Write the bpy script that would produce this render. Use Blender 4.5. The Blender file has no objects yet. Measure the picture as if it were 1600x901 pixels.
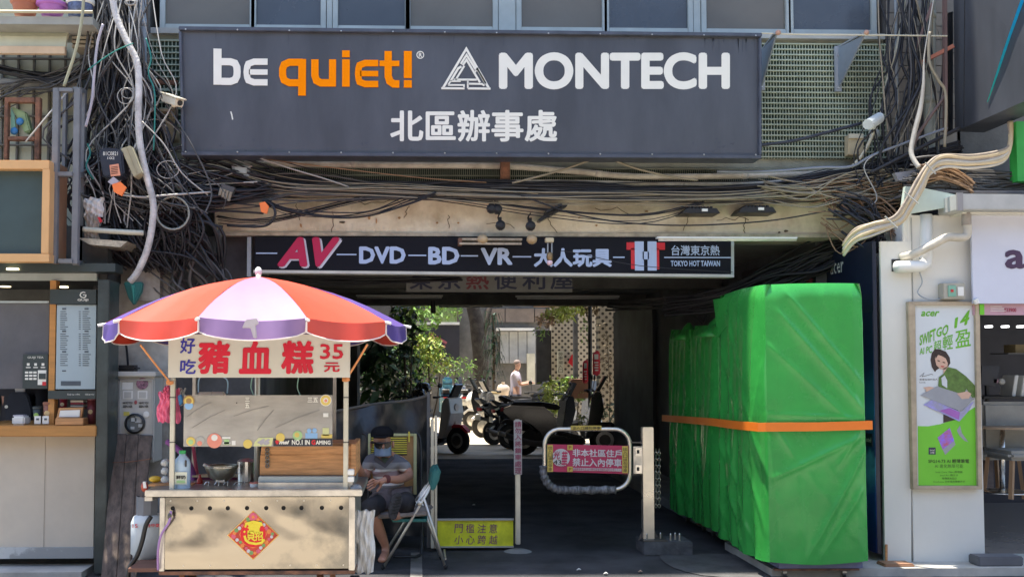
import bpy, bmesh, math, random
from mathutils import Vector as V, Matrix, Euler, noise
from math import sin, cos, pi, radians as R
random.seed(7)
sc = bpy.context.scene
C = sc.collection
# ---------------------------------------------------------------- camera, sky, sun, exposure
W_, H_, F_ = 1600.0, 901.0, 1600.0
YAW, PIT = R(1.5), R(2.5)
CX, CY = 692.0, 502.0
cam = bpy.data.objects.new('camera', bpy.data.cameras.new('camera')); C.objects.link(cam)
cam.location = (0, 0, 1.55); cam.rotation_euler = (pi/2 + PIT, 0, -YAW)
cam.data.sensor_width = 36; cam.data.lens = 36
cam.data.shift_x = (800 - CX) / W_; cam.data.shift_y = (CY - 450.5) / W_
cam.data.clip_end = 500; sc.camera = cam
w = bpy.data.worlds.new('World'); sc.world = w; w.use_nodes = True
nt = w.node_tree; bg = nt.nodes['Background']; sky = nt.nodes.new('ShaderNodeTexSky')
SD = V((0.15, -0.06, -1.0)).normalized()          # the way sunlight travels
sky.sky_type = 'NISHITA'; sky.sun_disc = False
sky.sun_elevation = math.asin(-SD.z); sky.sun_rotation = math.atan2(-SD.x, -SD.y)
nt.links.new(sky.outputs[0], bg.inputs[0]); bg.inputs[1].default_value = 0.115
sl = bpy.data.lights.new('sun', 'SUN'); sl.energy = 3.4; sl.angle = R(0.5); sl.color = (1, .92, .79)
so = bpy.data.objects.new('sun', sl); C.objects.link(so); so.rotation_euler = SD.to_track_quat('-Z', 'Y').to_euler(); so.location = (0, 0, 20)
sc.view_settings.view_transform = 'Standard'; sc.view_settings.look = 'None'
sc.view_settings.exposure = 1.85; sc.view_settings.gamma = 1
# ---------------------------------------------------------------- geometry helpers
RM = cam.rotation_euler.to_matrix()
def P(px, py, Y):
    d = RM @ V(((px - CX) / F_, (CY - py) / F_, -1.0))
    t = Y / d.y
    return V((d.x * t, Y, 1.55 + d.z * t))
def G(px, py, z=0.0):
    d = RM @ V(((px - CX) / F_, (CY - py) / F_, -1.0))
    t = (z - 1.55) / d.z
    return V((d.x * t, d.y * t, z))
ORG = {}
class MB:
    def __init__(s): s.v = []; s.f = []
    def box(s, x0, x1, y0, y1, z0, z1):
        x0, x1 = sorted((x0, x1)); y0, y1 = sorted((y0, y1)); z0, z1 = sorted((z0, z1))
        b = len(s.v)
        s.v += [V(p) for p in ((x0,y0,z0),(x1,y0,z0),(x1,y1,z0),(x0,y1,z0),(x0,y0,z1),(x1,y0,z1),(x1,y1,z1),(x0,y1,z1))]
        s.f += [tuple(b+i for i in q) for q in ((3,2,1,0),(4,5,6,7),(0,1,5,4),(1,2,6,5),(2,3,7,6),(3,0,4,7))]
        return s
    def bp(s, px0, py0, px1, py1, Y0, Y1):
        """box standing at depth Y0..Y1 whose front face spans the given frame rectangle"""
        ym = (py0+py1)/2; xm = (px0+px1)/2
        return s.box(P(px0,ym,Y0).x, P(px1,ym,Y0).x, Y0, Y1, P(xm,py1,Y0).z, P(xm,py0,Y0).z)
    def quad(s, a, b, c, d):
        n = len(s.v); s.v += [V(a),V(b),V(c),V(d)]; s.f.append((n,n+1,n+2,n+3)); return s
    def prism(s, pts, off):
        """polygon pts (3D, in order) extruded by the vector off"""
        n = len(pts); b = len(s.v); off = V(off)
        s.v += [V(p) for p in pts] + [V(p)+off for p in pts]
        s.f.append(tuple(range(b, b+n))); s.f.append(tuple(range(b+2*n-1, b+n-1, -1)))
        for i in range(n):
            j = (i+1) % n; s.f.append((b+i, b+n+i, b+n+j, b+j))
        return s
    def poly(s, pts, Y0, Y1):
        return s.prism([P(x, y, Y0) for x, y in pts], (0, Y1-Y0, 0))
    def tube(s, pts, r, n=5, cap=True, r1=None):
        pts = [V(p) for p in pts]; b = len(s.v); m = len(pts); up = None
        for i, p in enumerate(pts):
            t = (pts[min(i+1, m-1)] - pts[max(i-1, 0)])
            if t.length < 1e-9: t = V((0,0,1))
            t.normalize()
            if up is None: up = t.orthogonal().normalized()
            else:
                up = up - t*up.dot(t)
                up = up.normalized() if up.length > 1e-6 else t.orthogonal().normalized()
            q = t.cross(up); rr = r if r1 is None else r + (r1-r)*i/(m-1)
            if callable(r): rr = r(i/(m-1))
            for k in range(n):
                a = 2*pi*k/n; s.v.append(p + up*cos(a)*rr + q*sin(a)*rr)
        for i in range(m-1):
            for k in range(n):
                k2 = (k+1) % n; s.f.append((b+i*n+k, b+i*n+k2, b+(i+1)*n+k2, b+(i+1)*n+k))
        if cap:
            s.f.append(tuple(b+k for k in range(n-1, -1, -1))); s.f.append(tuple(b+(m-1)*n+k for k in range(n)))
        return s
    def bar(s, a, b, w, h=None):
        """square bar from a to b"""
        a, b = V(a), V(b); h = h or w; t = (b-a).normalized()
        u = t.cross(V((0,0,1))); u = u.normalized() if u.length > .05 else V((1,0,0)); q = t.cross(u).normalized()
        c = [u*w/2+q*h/2, -u*w/2+q*h/2, -u*w/2-q*h/2, u*w/2-q*h/2]
        return s.prism([a+k for k in c], b-a)
    def lathe(s, c, prof, n=20, ax='z', cap=True):
        c = V(c); b = len(s.v)
        for r, h in prof:
            for k in range(n):
                a = 2*pi*k/n
                s.v.append(c + (V((cos(a)*r, sin(a)*r, h)) if ax == 'z' else V((cos(a)*r, h, sin(a)*r)) if ax == 'y' else V((h, cos(a)*r, sin(a)*r))))
        for i in range(len(prof)-1):
            for k in range(n):
                k2 = (k+1) % n; s.f.append((b+i*n+k, b+i*n+k2, b+(i+1)*n+k2, b+(i+1)*n+k))
        if cap:
            s.f.append(tuple(b+k for k in range(n-1,-1,-1))); s.f.append(tuple(b+(len(prof)-1)*n+k for k in range(n)))
        return s
    def ball(s, c, rx, ry=None, rz=None, n=12, m=7):
        ry = ry or rx; rz = rz or rx; b = len(s.v); c = V(c)
        for i in range(1, m):
            th = pi*i/m
            for k in range(n):
                a = 2*pi*k/n; s.v.append(c + V((rx*sin(th)*cos(a), ry*sin(th)*sin(a), rz*cos(th))))
        t = len(s.v); s.v += [c+V((0,0,rz)), c-V((0,0,rz))]
        for k in range(n):
            k2 = (k+1) % n; s.f.append((t, b+k, b+k2)); s.f.append((t+1, b+(m-2)*n+k2, b+(m-2)*n+k))
            for i in range(m-2): s.f.append((b+i*n+k, b+(i+1)*n+k, b+(i+1)*n+k2, b+i*n+k2))
        return s
    def grid(s, fn, nu, nv):
        b = len(s.v)
        for i in range(nu+1):
            for j in range(nv+1): s.v.append(V(fn(i/nu, j/nv)))
        for i in range(nu):
            for j in range(nv):
                a = b+i*(nv+1)+j; s.f.append((a, a+nv+1, a+nv+2, a+1))
        return s
    def ribbon(s, pts, wpx, Y0, Y1, closed=False):
        """stroke of width wpx drawn through frame points, a raised band between Y0 and Y1"""
        q = [V((x, y, 0)) for x, y in pts]; n = len(q); L = []; Rr = []
        for i in range(n):
            a = q[i-1] if (i > 0 or closed) else None; c = q[(i+1) % n] if (i < n-1 or closed) else None
            d1 = (q[i]-a).normalized() if a is not None else None; d2 = (c-q[i]).normalized() if c is not None else None
            if d1 is None: d1 = d2
            if d2 is None: d2 = d1
            t = (d1+d2); t = t.normalized() if t.length > .2 else d1
            nn = V((-t.y, t.x, 0)); k = wpx/2/max(.4, nn.dot(V((-d1.y, d1.x, 0))))
            L.append(q[i]+nn*k); Rr.append(q[i]-nn*k)
        rng = range(n if closed else n-1)
        for i in rng:
            j = (i+1) % n
            s.prism([P(p.x, p.y, Y0) for p in (L[i], L[j], Rr[j], Rr[i])], (0, Y1-Y0, 0))
        return s
    def leaves(s, c, rad, n, size, rnd=random, up=.3):
        c = V(c)
        for _ in range(n):
            d = V((rnd.gauss(0,1), rnd.gauss(0,1), rnd.gauss(0,1))).normalized()
            k = rnd.uniform(.35, 1.0)**.6
            p = c + V((d.x*rad[0], d.y*rad[1], d.z*rad[2]))*k
            a = V((rnd.gauss(0,1), rnd.gauss(0,1), rnd.gauss(0,.6)-up)).normalized(); b = a.orthogonal().normalized()
            b = (b*cos(_)+a.cross(b)*sin(_)).normalized()
            L = size*rnd.uniform(.6, 1.4); wd = L*rnd.uniform(.3, .5)
            m = p+a*L*.45
            i = len(s.v); s.v += [p, m+b*wd/2, p+a*L-V((0,0,L*.2)), m-b*wd/2]; s.f.append((i,i+1,i+2,i+3))
        return s
    def out(s, name, mat, par=None, smooth=False, label=None, bev=0, org=None, kind=None):
        if org is None:
            if par is not None: org = ORG[par.name]
            else:
                xs=[p.x for p in s.v]; ys=[p.y for p in s.v]; zs=[p.z for p in s.v]
                org = V(((min(xs)+max(xs))/2, (min(ys)+max(ys))/2, min(zs)))
        me = bpy.data.meshes.new(name); me.from_pydata([p-org for p in s.v], [], s.f)
        me.materials.append(mat)
        bm = bmesh.new(); bm.from_mesh(me)
        bmesh.ops.recalc_face_normals(bm, faces=bm.faces)
        if bev:
            es = [e for e in bm.edges if len(e.link_faces) == 2 and e.calc_face_angle(0) > .7]
            bmesh.ops.bevel(bm, geom=es, offset=bev, segments=2, affect='EDGES', clamp_overlap=True)
        bm.to_mesh(me); bm.free()
        if smooth: me.shade_smooth()
        o = bpy.data.objects.new(name, me); C.objects.link(o)
        if par is None: o.location = org
        else: o.parent = par
        ORG[o.name] = org
        if label: o['label'] = label
        if kind: o['kind'] = kind
        return o
def T(name, label, cat, loc, group=None, kind=None):
    o = bpy.data.objects.new(name, None); C.objects.link(o); o.location = loc; ORG[o.name] = V(loc)
    o.empty_display_size = .1
    return tg(o, label, cat, group, kind)
def tg(o, label=None, cat=None, group=None, kind=None):
    if label: o['label'] = label
    if cat: o['category'] = cat
    if group: o['group'] = group
    if kind: o['kind'] = kind
    return o
def dup(root, loc=None, rz=None, label=None):
    def cp(o, par):
        c = o.copy(); C.objects.link(c); c.parent = par; ORG[c.name] = ORG[o.name]
        for ch in o.children: cp(ch, c)
        return c
    c = cp(root, None)
    if loc is not None: c.location = loc
    if rz is not None: c.rotation_euler[2] = rz
    if label: c['label'] = label
    return c
def spl(pts, k=6):
    """smooth curve through points"""
    pts = [V(p) for p in pts]; out = []; n = len(pts)
    for i in range(n-1):
        a, b, c, d = pts[max(i-1,0)], pts[i], pts[i+1], pts[min(i+2,n-1)]
        for j in range(k):
            t = j/k; out.append(.5*((2*b)+(c-a)*t+(2*a-5*b+4*c-d)*t*t+(3*b-a-3*c+d)*t**3))
    out.append(pts[-1]); return out
def pc(pts, k=6):
    """the same through (px, py, Y) triples"""
    return spl([P(*p) for p in pts], k)
# ---------------------------------------------------------------- materials
MC = {}; PEND = set()
def M(name, col=None, rough=.6, metal=0, var=.12, scale=4, bump=0, bs=30, col2=None, stretch=None, coat=0, alpha=1, trans=0, emit=0, spec=.5, k2=(.35,.65), sheen=0):
    if name in MC and (name not in PEND or col is None): return MC[name]
    if col is None: PEND.add(name); MC[name] = bpy.data.materials.new(name); return MC[name]
    PEND.discard(name)
    m = MC.get(name) or bpy.data.materials.new(name); MC[name] = m; m.use_nodes = True
    t = m.node_tree; N = t.nodes; L = t.links; p = N['Principled BSDF']
    c = (*col, 1)
    p.inputs['Roughness'].default_value = rough; p.inputs['Metallic'].default_value = metal
    p.inputs['Specular IOR Level'].default_value = spec
    if coat: p.inputs['Coat Weight'].default_value = coat; p.inputs['Coat Roughness'].default_value = .08
    if alpha < 1: p.inputs['Alpha'].default_value = alpha
    if trans: p.inputs['Transmission Weight'].default_value = trans
    if emit:
        p.inputs['Emission Color'].default_value = c; p.inputs['Emission Strength'].default_value = emit
    tc = N.new('ShaderNodeTexCoord'); src = tc.outputs['Object']
    if stretch:
        mp = N.new('ShaderNodeMapping'); mp.inputs['Scale'].default_value = stretch; L.new(src, mp.inputs[0]); src = mp.outputs[0]
    if var or col2:
        n = N.new('ShaderNodeTexNoise'); n.inputs['Scale'].default_value = scale; n.inputs['Detail'].default_value = 6; n.inputs['Roughness'].default_value = .62
        L.new(src, n.inputs['Vector'])
        r = N.new('ShaderNodeValToRGB'); L.new(n.outputs['Fac'], r.inputs[0])
        r.color_ramp.elements[0].position = k2[0]; r.color_ramp.elements[1].position = k2[1]
        r.color_ramp.elements[0].color = (*[min(1, x*(1+var)) for x in col], 1)
        r.color_ramp.elements[1].color = (*(col2 if col2 else [x*(1-var) for x in col]), 1)
        L.new(r.outputs[0], p.inputs['Base Color'])
        if rough > .12 and not trans:
            mr = N.new('ShaderNodeMapRange'); L.new(n.outputs['Fac'], mr.inputs[0])
            mr.inputs['To Min'].default_value = max(.03, rough-.12); mr.inputs['To Max'].default_value = min(1, rough+.12)
            L.new(mr.outputs[0], p.inputs['Roughness'])
    else: p.inputs['Base Color'].default_value = c
    if bump:
        n2 = N.new('ShaderNodeTexNoise'); n2.inputs['Scale'].default_value = bs; n2.inputs['Detail'].default_value = 4
        L.new(src, n2.inputs['Vector']); b = N.new('ShaderNodeBump'); b.inputs['Strength'].default_value = bump; b.inputs['Distance'].default_value = .02
        L.new(n2.outputs['Fac'], b.inputs['Height']); L.new(b.outputs[0], p.inputs['Normal'])
    return m
# ---------------------------------------------------------------- lettering
def txt(s, box, Y, mat, par, bold=0, shear=0, th=.004, name='lettering', stack=False, slope=0, label=None, res=2, pts=None):
    """flat raised letters fitted to the frame rectangle box on the plane at depth Y"""
    x0, y0, x1, y1 = box
    cu = bpy.data.curves.new('t', 'FONT'); cu.body = s if not stack else '\n'.join(s)
    cu.size = 1; cu.shear = shear; cu.resolution_u = res
    if stack: cu.space_line = .82; cu.align_x = 'CENTER'
    o = bpy.data.objects.new('t', cu); C.objects.link(o)
    me = bpy.data.meshes.new_from_object(o.evaluated_get(bpy.context.evaluated_depsgraph_get()))
    vs = [v.co.copy() for v in me.vertices]; fs = [tuple(p.vertices) for p in me.polygons]
    bpy.data.objects.remove(o); bpy.data.curves.remove(cu); bpy.data.meshes.remove(me)
    if not vs: return None
    # heavier strokes: the same glyphs laid a hair over each other, each a little aside
    k = bold*.95; sh = [(0, 0)] + ([(k, 0), (-k, 0), (0, k), (0, -k), (k*.7, k*.7), (-k*.7, k*.7), (k*.7, -k*.7), (-k*.7, -k*.7)] if bold > 0 else [])
    ax = min(v.x for v in vs)-k; bx = max(v.x for v in vs)+k; ay = min(v.y for v in vs)-k; by = max(v.y for v in vs)+k
    mb = MB()
    for n_, (sx_, sy_) in enumerate(sh):
        b = len(mb.v); Yt = Y-.0008-n_*.00013
        for v in vs:
            u = (v.x+sx_-ax)/(bx-ax); t = (v.y+sy_-ay)/(by-ay)
            if pts:     # four corners: top-left, top-right, bottom-right, bottom-left
                tl, tr, br, bl = [V((*q, 0)) for q in pts]; q = tl.lerp(tr, u).lerp(bl.lerp(br, u), 1-t)
                mb.v.append(P(q.x, q.y, Yt))
            else: mb.v.append(P(x0+(x1-x0)*u, y1-(y1-y0)*t + slope*(u-.5), Yt))
        mb.f += [tuple(b+i for i in f) for f in fs]
    ob = mb.out(name, mat, par, label=label)
    return ob
# ================================================================ materials used in many places
asph = M('asphalt', (.06,.06,.065), .92, var=.3, scale=1.6, bump=.8, bs=150, col2=(.034,.035,.038), k2=(.38,.62))
conc = M('concrete', (.72,.64,.48), .9, var=.08, scale=3.5, bump=.5, bs=14, col2=(.46,.38,.26), k2=(.42,.72))
concg = M('grey_concrete', (.26,.26,.25), .9, var=.2, scale=3, bump=.3, bs=20)
yardm = M('yard_floor', (.58,.5,.38), .9, var=.15, scale=2, bump=.2, bs=20)
black = M('black_plastic', (.012,.012,.014), .45, var=0)
blackr = M('black_rubber', (.02,.02,.02), .8, var=0)
dark = M('dark_matte', (.03,.03,.03), .9, var=.3)  # near-black; paints the shade of gaps, holes and hollows, also one door
steel = M('stainless', (.72,.7,.66), .28, metal=1, var=.08, scale=6, bump=.06, bs=12)
steelw = M('worn_steel', (.6,.58,.54), .38, metal=1, var=.2, scale=8)
alum = M('aluminium', (.4,.44,.42), .5, metal=.3, var=.08)
white = M('white_paint', (.74,.74,.7), .5, var=.05)
cream = M('cream_paint', (.72,.7,.62), .6, var=.06, scale=2, bump=.04, bs=8)
letw = M('white_letters', (.8,.79,.7), .5, var=.03)
letb = M('pale_blue_letters', (.42,.52,.72), .5, var=.03)
orange = M('orange_vinyl', (.98,.27,.0), .8, var=.03, spec=.1)
red = M('red_paint', (.6,.02,.03), .45, var=.05)
crimson = M('crimson_vinyl', (.45,.025,.09), .5, var=.05)
teal = M('teal_plastic', (.02,.16,.15), .5, var=.1)
navy = M('slate_panel', (.068,.074,.088), .42, var=.22, scale=2.2, stretch=(1,1,.3), bump=.05, bs=3)
navy2 = M('slate_rim', (.065,.075,.1), .4, var=.2, scale=6)
rust = M('rusty_iron', (.2,.09,.05), .85, var=.4, scale=14, bump=.3, bs=40, col2=(.09,.05,.035))
beige = M('beige_plastic', (.55,.47,.3), .55, var=.1)
pipew = M('old_pvc', (.5,.48,.4), .55, var=.15, scale=6, bump=.1, col2=(.34,.31,.25))
wood = M('light_wood', (.5,.25,.1), .55, var=.25, scale=6, stretch=(1,1,12), bump=.1)
skin = M('skin', (.4,.2,.13), .5, var=.08, scale=14)
glassd = M('dark_glass', (.05,.06,.07), .06, var=0, alpha=.55)
# ================================================================ ground
def sheet(name, x0, x1, y0, y1, z, mat, n=1):
    mb = MB(); mb.grid(lambda u, v: (x0+(x1-x0)*u, y0+(y1-y0)*v, z), n, n)
    return tg(mb.out(name, mat), kind='structure')
sheet('ground', -150, 150, -150, 150, 0, asph, 4)
ZC = P(700, 369, 8.42).z                       # underside of the beam and ceiling of the passage
XR = (1290-650)/1600*8.6                       # right wall of the passage
XL = -1.3
YE = 17.6
sheet('bounce_paving', -60, 60, 1.5, 5.4, .008, M('pale_road', (.44,.39,.32), .9, var=.12, scale=.8, bump=.2, bs=60)); sheet('road', -60, 60, -9.5, 2.0, .004, M('reflected_road', (.24,.215,.185), .9, var=.2, scale=.6, bump=.2, bs=60))  # unseen strips added: pale one bounces light up, darker one shapes cart reflections
sheet('yard_floor', -9, 12, YE-.4, 34, .004, yardm)
sheet('painted_drain_strip', G(641,900).x, G(641,900).x+.09, 7.0, 8.6, .004, M('grey_stripe', (.2,.19,.17), .9, var=.3))
mb = MB(); mb.box(XR-.7, XR-.12, 8.9, YE-.8, 0, .1); tg(mb.out('kerb', concg, bev=.01), kind='structure')
rb = random.Random(31); pm = M('patch_concrete', (.075,.075,.076), .9, var=.3, scale=4, bump=.4, bs=40)
def patch(pts, z, nm, m): 
    q = [G(x, y) for x, y in pts]; me = MB(); me.v = [V((p.x, p.y, z)) for p in q]; me.f = [tuple(range(len(q)))]; return tg(me.out(nm, m), kind='structure')
patch([(1030,868),(1050,866),(1075,866),(1110,865),(1140,866),(1170,869),(1196,874),(1215,884),(1226,893),(1232,903),(1190,905),(1150,905),(1120,901),(1096,899),(1070,893),(1052,887),(1040,880),(1033,874)], .006, 'concrete_patch', pm)
for (x, y, m_, lb_) in ((904,892,white,'tiny white scrap of paper on the asphalt in front of the barrier'),(946,898,white,'white cigarette end on the asphalt at the lower edge'),(740,790,white,'small white leaf of litter inside the opening'),(1000,895,M('leaf_dry',(.4,.28,.2),.6),'dry brown leaf on the asphalt below the concrete block')):
    p = G(x, y); me = MB(); me.v = [p+V((a, b, .012+c)) for a, b, c in ((-.02,-.01,0),(.0,-.02,.01),(.022,.0,0),(.005,.015,.012))]; me.f = [(0,1,2,3)]; tg(me.out('litter', m_), lb_, 'litter')
mb = MB(); mb.box(P(1175,893,8).x, 14, 7.55, 8.7, 0, .06)
tg(mb.out('pavement', M('pale_paving', (.42,.4,.36), .85, var=.2, scale=3, bump=.2)), kind='structure')
mb = MB(); mb.box(-9, P(146,880,7.9).x, 7.62, 8.1, 0, .05); tg(mb.out('threshold_step', M('pale_paving')), kind='structure')
# ================================================================ the building over the passage
bl = T('apartment_building', 'old tiled apartment building over the covered passage, upper windows above the big slate sign', 'building', (1, 8.5, 0))
tilew = M('mosaic_wall', (.33,.34,.27), .85, var=.2, scale=4, bump=.2, bs=60)
zt = P(700, 56, 8.5).z; x0 = P(150, 200, 8.5).x; x1 = P(1500, 200, 8.5).x; zb = P(700, 300, 8.5).z
mb = MB(); mb.box(x0, x1, 8.5, 8.8, zb, zt); mb.out('wall', tilew, bl)
mb = MB(); mb.box(P(335,335,8.42).x, P(1340,335,8.42).x, 8.42, 8.9, ZC, zb)
mb.out('beam', conc, bl, bev=.012)
mb = MB(); mb.box(-7, 9, 8.95, YE, ZC, 6.2); mb.box(-7, 9, 8.85, 14, 6.2, 15); mb.box(-7, 9, 14, YE, 6.2, 9); mb.box(-7, 2.3, YE, 20.6, 3.5, 9); mb.box(P(225,20,8.5).x, P(1388,20,8.5).x, 8.56, 8.86, 5.35, 15)  # includes an unseen rear overhang added to shade the yard floor
mb.out('upper_storey_and_overhang', M('old_render', (.3,.3,.28), .9, var=.15), bl)
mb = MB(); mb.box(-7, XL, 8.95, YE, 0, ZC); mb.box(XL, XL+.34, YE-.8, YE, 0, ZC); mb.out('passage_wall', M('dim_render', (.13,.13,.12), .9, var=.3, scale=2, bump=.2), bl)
mb = MB(); mb.box(XR, XR+.3, 8.7, YE, 0, ZC); mb.out('passage_wall', M('dark_wall', (.1,.105,.11), .75, var=.35, scale=1.6, bump=.15), bl)  # dark tone varied at random over the right wall
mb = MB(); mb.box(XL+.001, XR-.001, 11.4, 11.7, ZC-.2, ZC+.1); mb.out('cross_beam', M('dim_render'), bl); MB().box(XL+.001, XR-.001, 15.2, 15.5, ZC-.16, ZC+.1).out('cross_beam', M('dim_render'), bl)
# windows: frames and panes
paneA = M('pane_grey', (.14,.125,.1), .35, var=.1, scale=1.5, spec=.6)
paneB = M('pane_blue', (.06,.07,.085), .28, var=.1, scale=1.5, spec=.6)
zs = P(700, 50, 8.5).z
for i, (a, b, g) in enumerate([(258,390,0),(400,501,1),(528,633,1),(641,770,0),(815,941,0),(952,1075,1),(1104,1228,0),(1240,1362,1)]):
    xa, xb = P(a, 20, 8.5).x, P(b, 20, 8.5).x
    f = MB(); t = .045
    f.box(xa-t, xa, 8.5, 8.58, zs, 5.35); f.box(xb, xb+t, 8.5, 8.58, zs, 5.35); f.box(xa, xb, 8.503, 8.577, zs, zs+.05); f.box(xa, xb, 8.503, 8.577, 5.3, 5.35)
    fo = f.out('window_frame', alum, bl, bev=.004)
    MB().box(xa, xb, 8.53, 8.545, zs+.05, 5.3).out('pane', paneB if g else paneA, fo)
    if not g:
        MB().box(xb-.13, xb-.09, 8.55, 8.56, zs+.05, 5.3).out('curtain_rail', M('curtain', (.3,.27,.2), .9), fo)
for a, b in ((501,528),(770,815),(1075,1104),(390,400)):
    MB().box(P(a,20,8.5).x+.05, P(b,20,8.5).x-.05, 8.51, 8.6, zs, 5.35).out('mullion', alum, bl)
MB().box(P(238,55,8.5).x, P(1378,55,8.5).x, 8.44, 8.6, zs-.05, zs-.004).out('window_sill', M('sill_grey', (.4,.41,.38), .7), bl)
# pale breeze grille over dark green backing, left and right of the sign
def grille(px0, py0, px1, py1, cw, ch, name, mat):
    back = MB().bp(px0, py0, px1, py1, 8.485, 8.499); back.out('grille_backing', M('grille_backing', (.03,.055,.04), .8, var=.4, scale=10), bl)
    mb = MB(); x = px0
    while x < px1:
        mb.bp(x, py0, x+1.0, py1, 8.468, 8.484); x += cw
    y = py0
    while y < py1:
        mb.bp(px0, y, px1, y+1.9, 8.462, 8.48); y += ch
    mb.out(name, mat, bl, kind='stuff')
gm = M('grille_pale', (.4,.45,.34), .8, var=.15, scale=3)
grille(226, 62, 282, 140, 6, 9.5, 'breeze_grille', gm); grille(240, 140, 282, 215, 6, 9.5, 'breeze_grille', gm)
grille(1186, 68, 1386, 248, 4.6, 8.4, 'breeze_grille', gm)
grille(330, 262, 1385, 286, 3.2, 12, 'ribbed_tile_band', M('ribbed_tile', (.3,.3,.22), .85, var=.3, scale=3))
# paler plaster patches / strips on the beam line
MB().bp(338, 364, 1336, 369.5, 8.39, 8.42).out('drip_edge', M('drip_edge', (.42,.37,.28), .9, var=.3, scale=9), bl)
# chips and hairline cracks in the beam plaster
rb = random.Random(9); chm = M('bare_brick_chip', (.38,.22,.1), .9, var=.3, scale=20); crk = M('crack_dark', (.12,.09,.06), .95)
for (x, y, w_, h_) in ((535,347,10,4),(577,340,5,7),(624,340,5,4),(683,348,5,4),(716,348,4,3),(932,352,4,3),(1228,361,8,4),(1218,363,5,3),(470,352,4,8),(588,345,3,9),(905,340,5,3),(1010,330,6,3)):
    n = 7; MB().poly([(x+w_/2*cos(a)*rb.uniform(.6,1.2), y+h_/2*sin(a)*rb.uniform(.6,1.2)) for a in [2*pi*k/n for k in range(n)]], 8.412, 8.42).out('plaster_chip', chm if rb.random() < .6 else crk, bl)
for (x, y, L_3) in ((519,330,34),(463,318,26),(700,336,20),(1080,332,28),(1165,340,24),(860,338,26),(640,322,18)):
    pts = [(x, y)]
    for k in range(6): pts.append((pts[-1][0]+rb.uniform(-4,4), pts[-1][1]+L_3/6))
    MB().ribbon(pts, .9, 8.416, 8.42).out('plaster_crack', crk, bl)
for (x, y, L_3) in ((560,316,70),(930,328,60),(1120,342,50),(760,350,44)):
    pts = [(x+k*L_3/7, y+rb.uniform(-3,3)+k*rb.uniform(-1,1)) for k in range(8)]; MB().ribbon(pts, .8, 8.416, 8.42).out('plaster_crack', crk, bl)
# right pier with tiles
pier = T('tiled_pier', 'brown grey tiled pier behind the pipes between the grille and the tilted dark sign', 'pillar', P(1440, 300, 8.5))
MB().bp(1384, -60, 1494, 300, 8.47, 8.9).out('core', M('pier_grout', (.07,.065,.06), .9), pier)
tm = [M('pier_tile_%d' % i, c, .6, var=.15) for i, c in enumerate([(.27,.24,.2),(.31,.28,.23),(.23,.21,.18)])]
y = -20
while y < 290:
    x = 1386
    while x < 1490:
        MB().bp(x, y, x+17.2, y+19.4, 8.452, 8.47).out('tile', random.choice(tm), pier); x += 18.4
    y += 20.6
# left wall behind the cables
lw = T('neighbour_wall', 'pale stained wall with tiles and metal bars behind the cables above the shop sign', 'wall', P(80, 300, 8.5))
MB().bp(-120, -60, 152, 430, 8.5, 8.8).out('plaster', M('pale_plaster', (.5,.49,.36), .85, var=.15, scale=2, col2=(.36,.36,.27)), lw)
for i in range(11): MB().bp(-48+i*24.5, 78, -45+i*24.5, 250, 8.47, 8.495).out('bar', M('bar_grey', (.13,.12,.1), .7), lw)
for i in range(4): MB().bp(-60, 90+i*45, 150, 92.5+i*45, 8.44, 8.468).out('bar', M('bar_grey'), lw)
MB().bp(150, -60, 232, 470, 8.52, 8.9).out('pier', M('dim_render'), lw)
MB().bp(-60, 122, 130, 135, 8.3, 8.43).out('ledge', concg, lw)
# lower left pier beside the cart
lp = T('white_pier', 'grimy white pier between the tea shop and the passage behind the meter box', 'pillar', G(215, 872))
MB().box(P(172,700,8.3).x, P(262,700,8.3).x, 8.32, 8.94, 0, P(200,380,8.3).z).out('plaster', M('grimy_white', (.4,.39,.35), .8, var=.3, scale=2.5, bump=.1, col2=(.22,.2,.17)), lp)
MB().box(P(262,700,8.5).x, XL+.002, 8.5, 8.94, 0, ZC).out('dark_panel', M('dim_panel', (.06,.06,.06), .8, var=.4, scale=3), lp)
MB().bp(205, 384, 250, 470, 8.2, 8.31).out('patch', M('grimy_white'), lp)
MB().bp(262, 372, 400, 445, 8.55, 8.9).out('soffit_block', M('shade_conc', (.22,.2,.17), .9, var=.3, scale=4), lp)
# pipes
def pipe(pts, r, mat, label, cat='pipe', group=None, n=10, name='wall_pipe', k=5, joints=()):
    q = pc(pts, k); o = MB().tube(q, r, n).out(name, mat, smooth=True)
    tg(o, label, cat, group)
    for j in joints:
        a = q[int(j*(len(q)-2))]; b = q[int(j*(len(q)-2))+1]; d = (b-a).normalized()*.03
        MB().tube([a-d, a+d], r*1.12, n).out('joint', mat, o, smooth=True)
    return o
pipe([(382,256,8.36),(600,258,8.36),(790,260,8.36),(900,268,8.36),(1000,276,8.36),(1200,274,8.36),(1330,268,8.36)], .026, pipew, 'upper stained beige conduit running along the wall just below the big sign', joints=(.15,.35,.62,.85))
pipe([(700,285,8.35),(900,285,8.35),(1100,289,8.35),(1240,283,8.35)], .022, pipew, 'lower beige conduit half buried under the dark cable bundle', joints=(.3,.7))
pipe([(1453,-20,8.3),(1453,120,8.3),(1452,300,8.3)], .043, M('pale_green_pvc', (.42,.42,.34), .5, var=.15, scale=3), 'thick pale vertical drainpipe on the tiled pier', joints=(.25,.7))
pipe([(1399,-20,8.36),(1402,150,8.36),(1401,260,8.36)], .013, M('grey_conduit', (.3,.33,.35), .5), 'thin grey vertical conduit beside the right edge of the breeze grille')
pipe([(1416,-20,8.3),(1405,60,8.28),(1388,120,8.26),(1375,180,8.2),(1352,235,8.2),(1330,262,8.25)], .014, M('cream_pvc', (.6,.56,.42), .5, var=.1), 'cream cable sleeve curving down past the right security camera')
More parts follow.
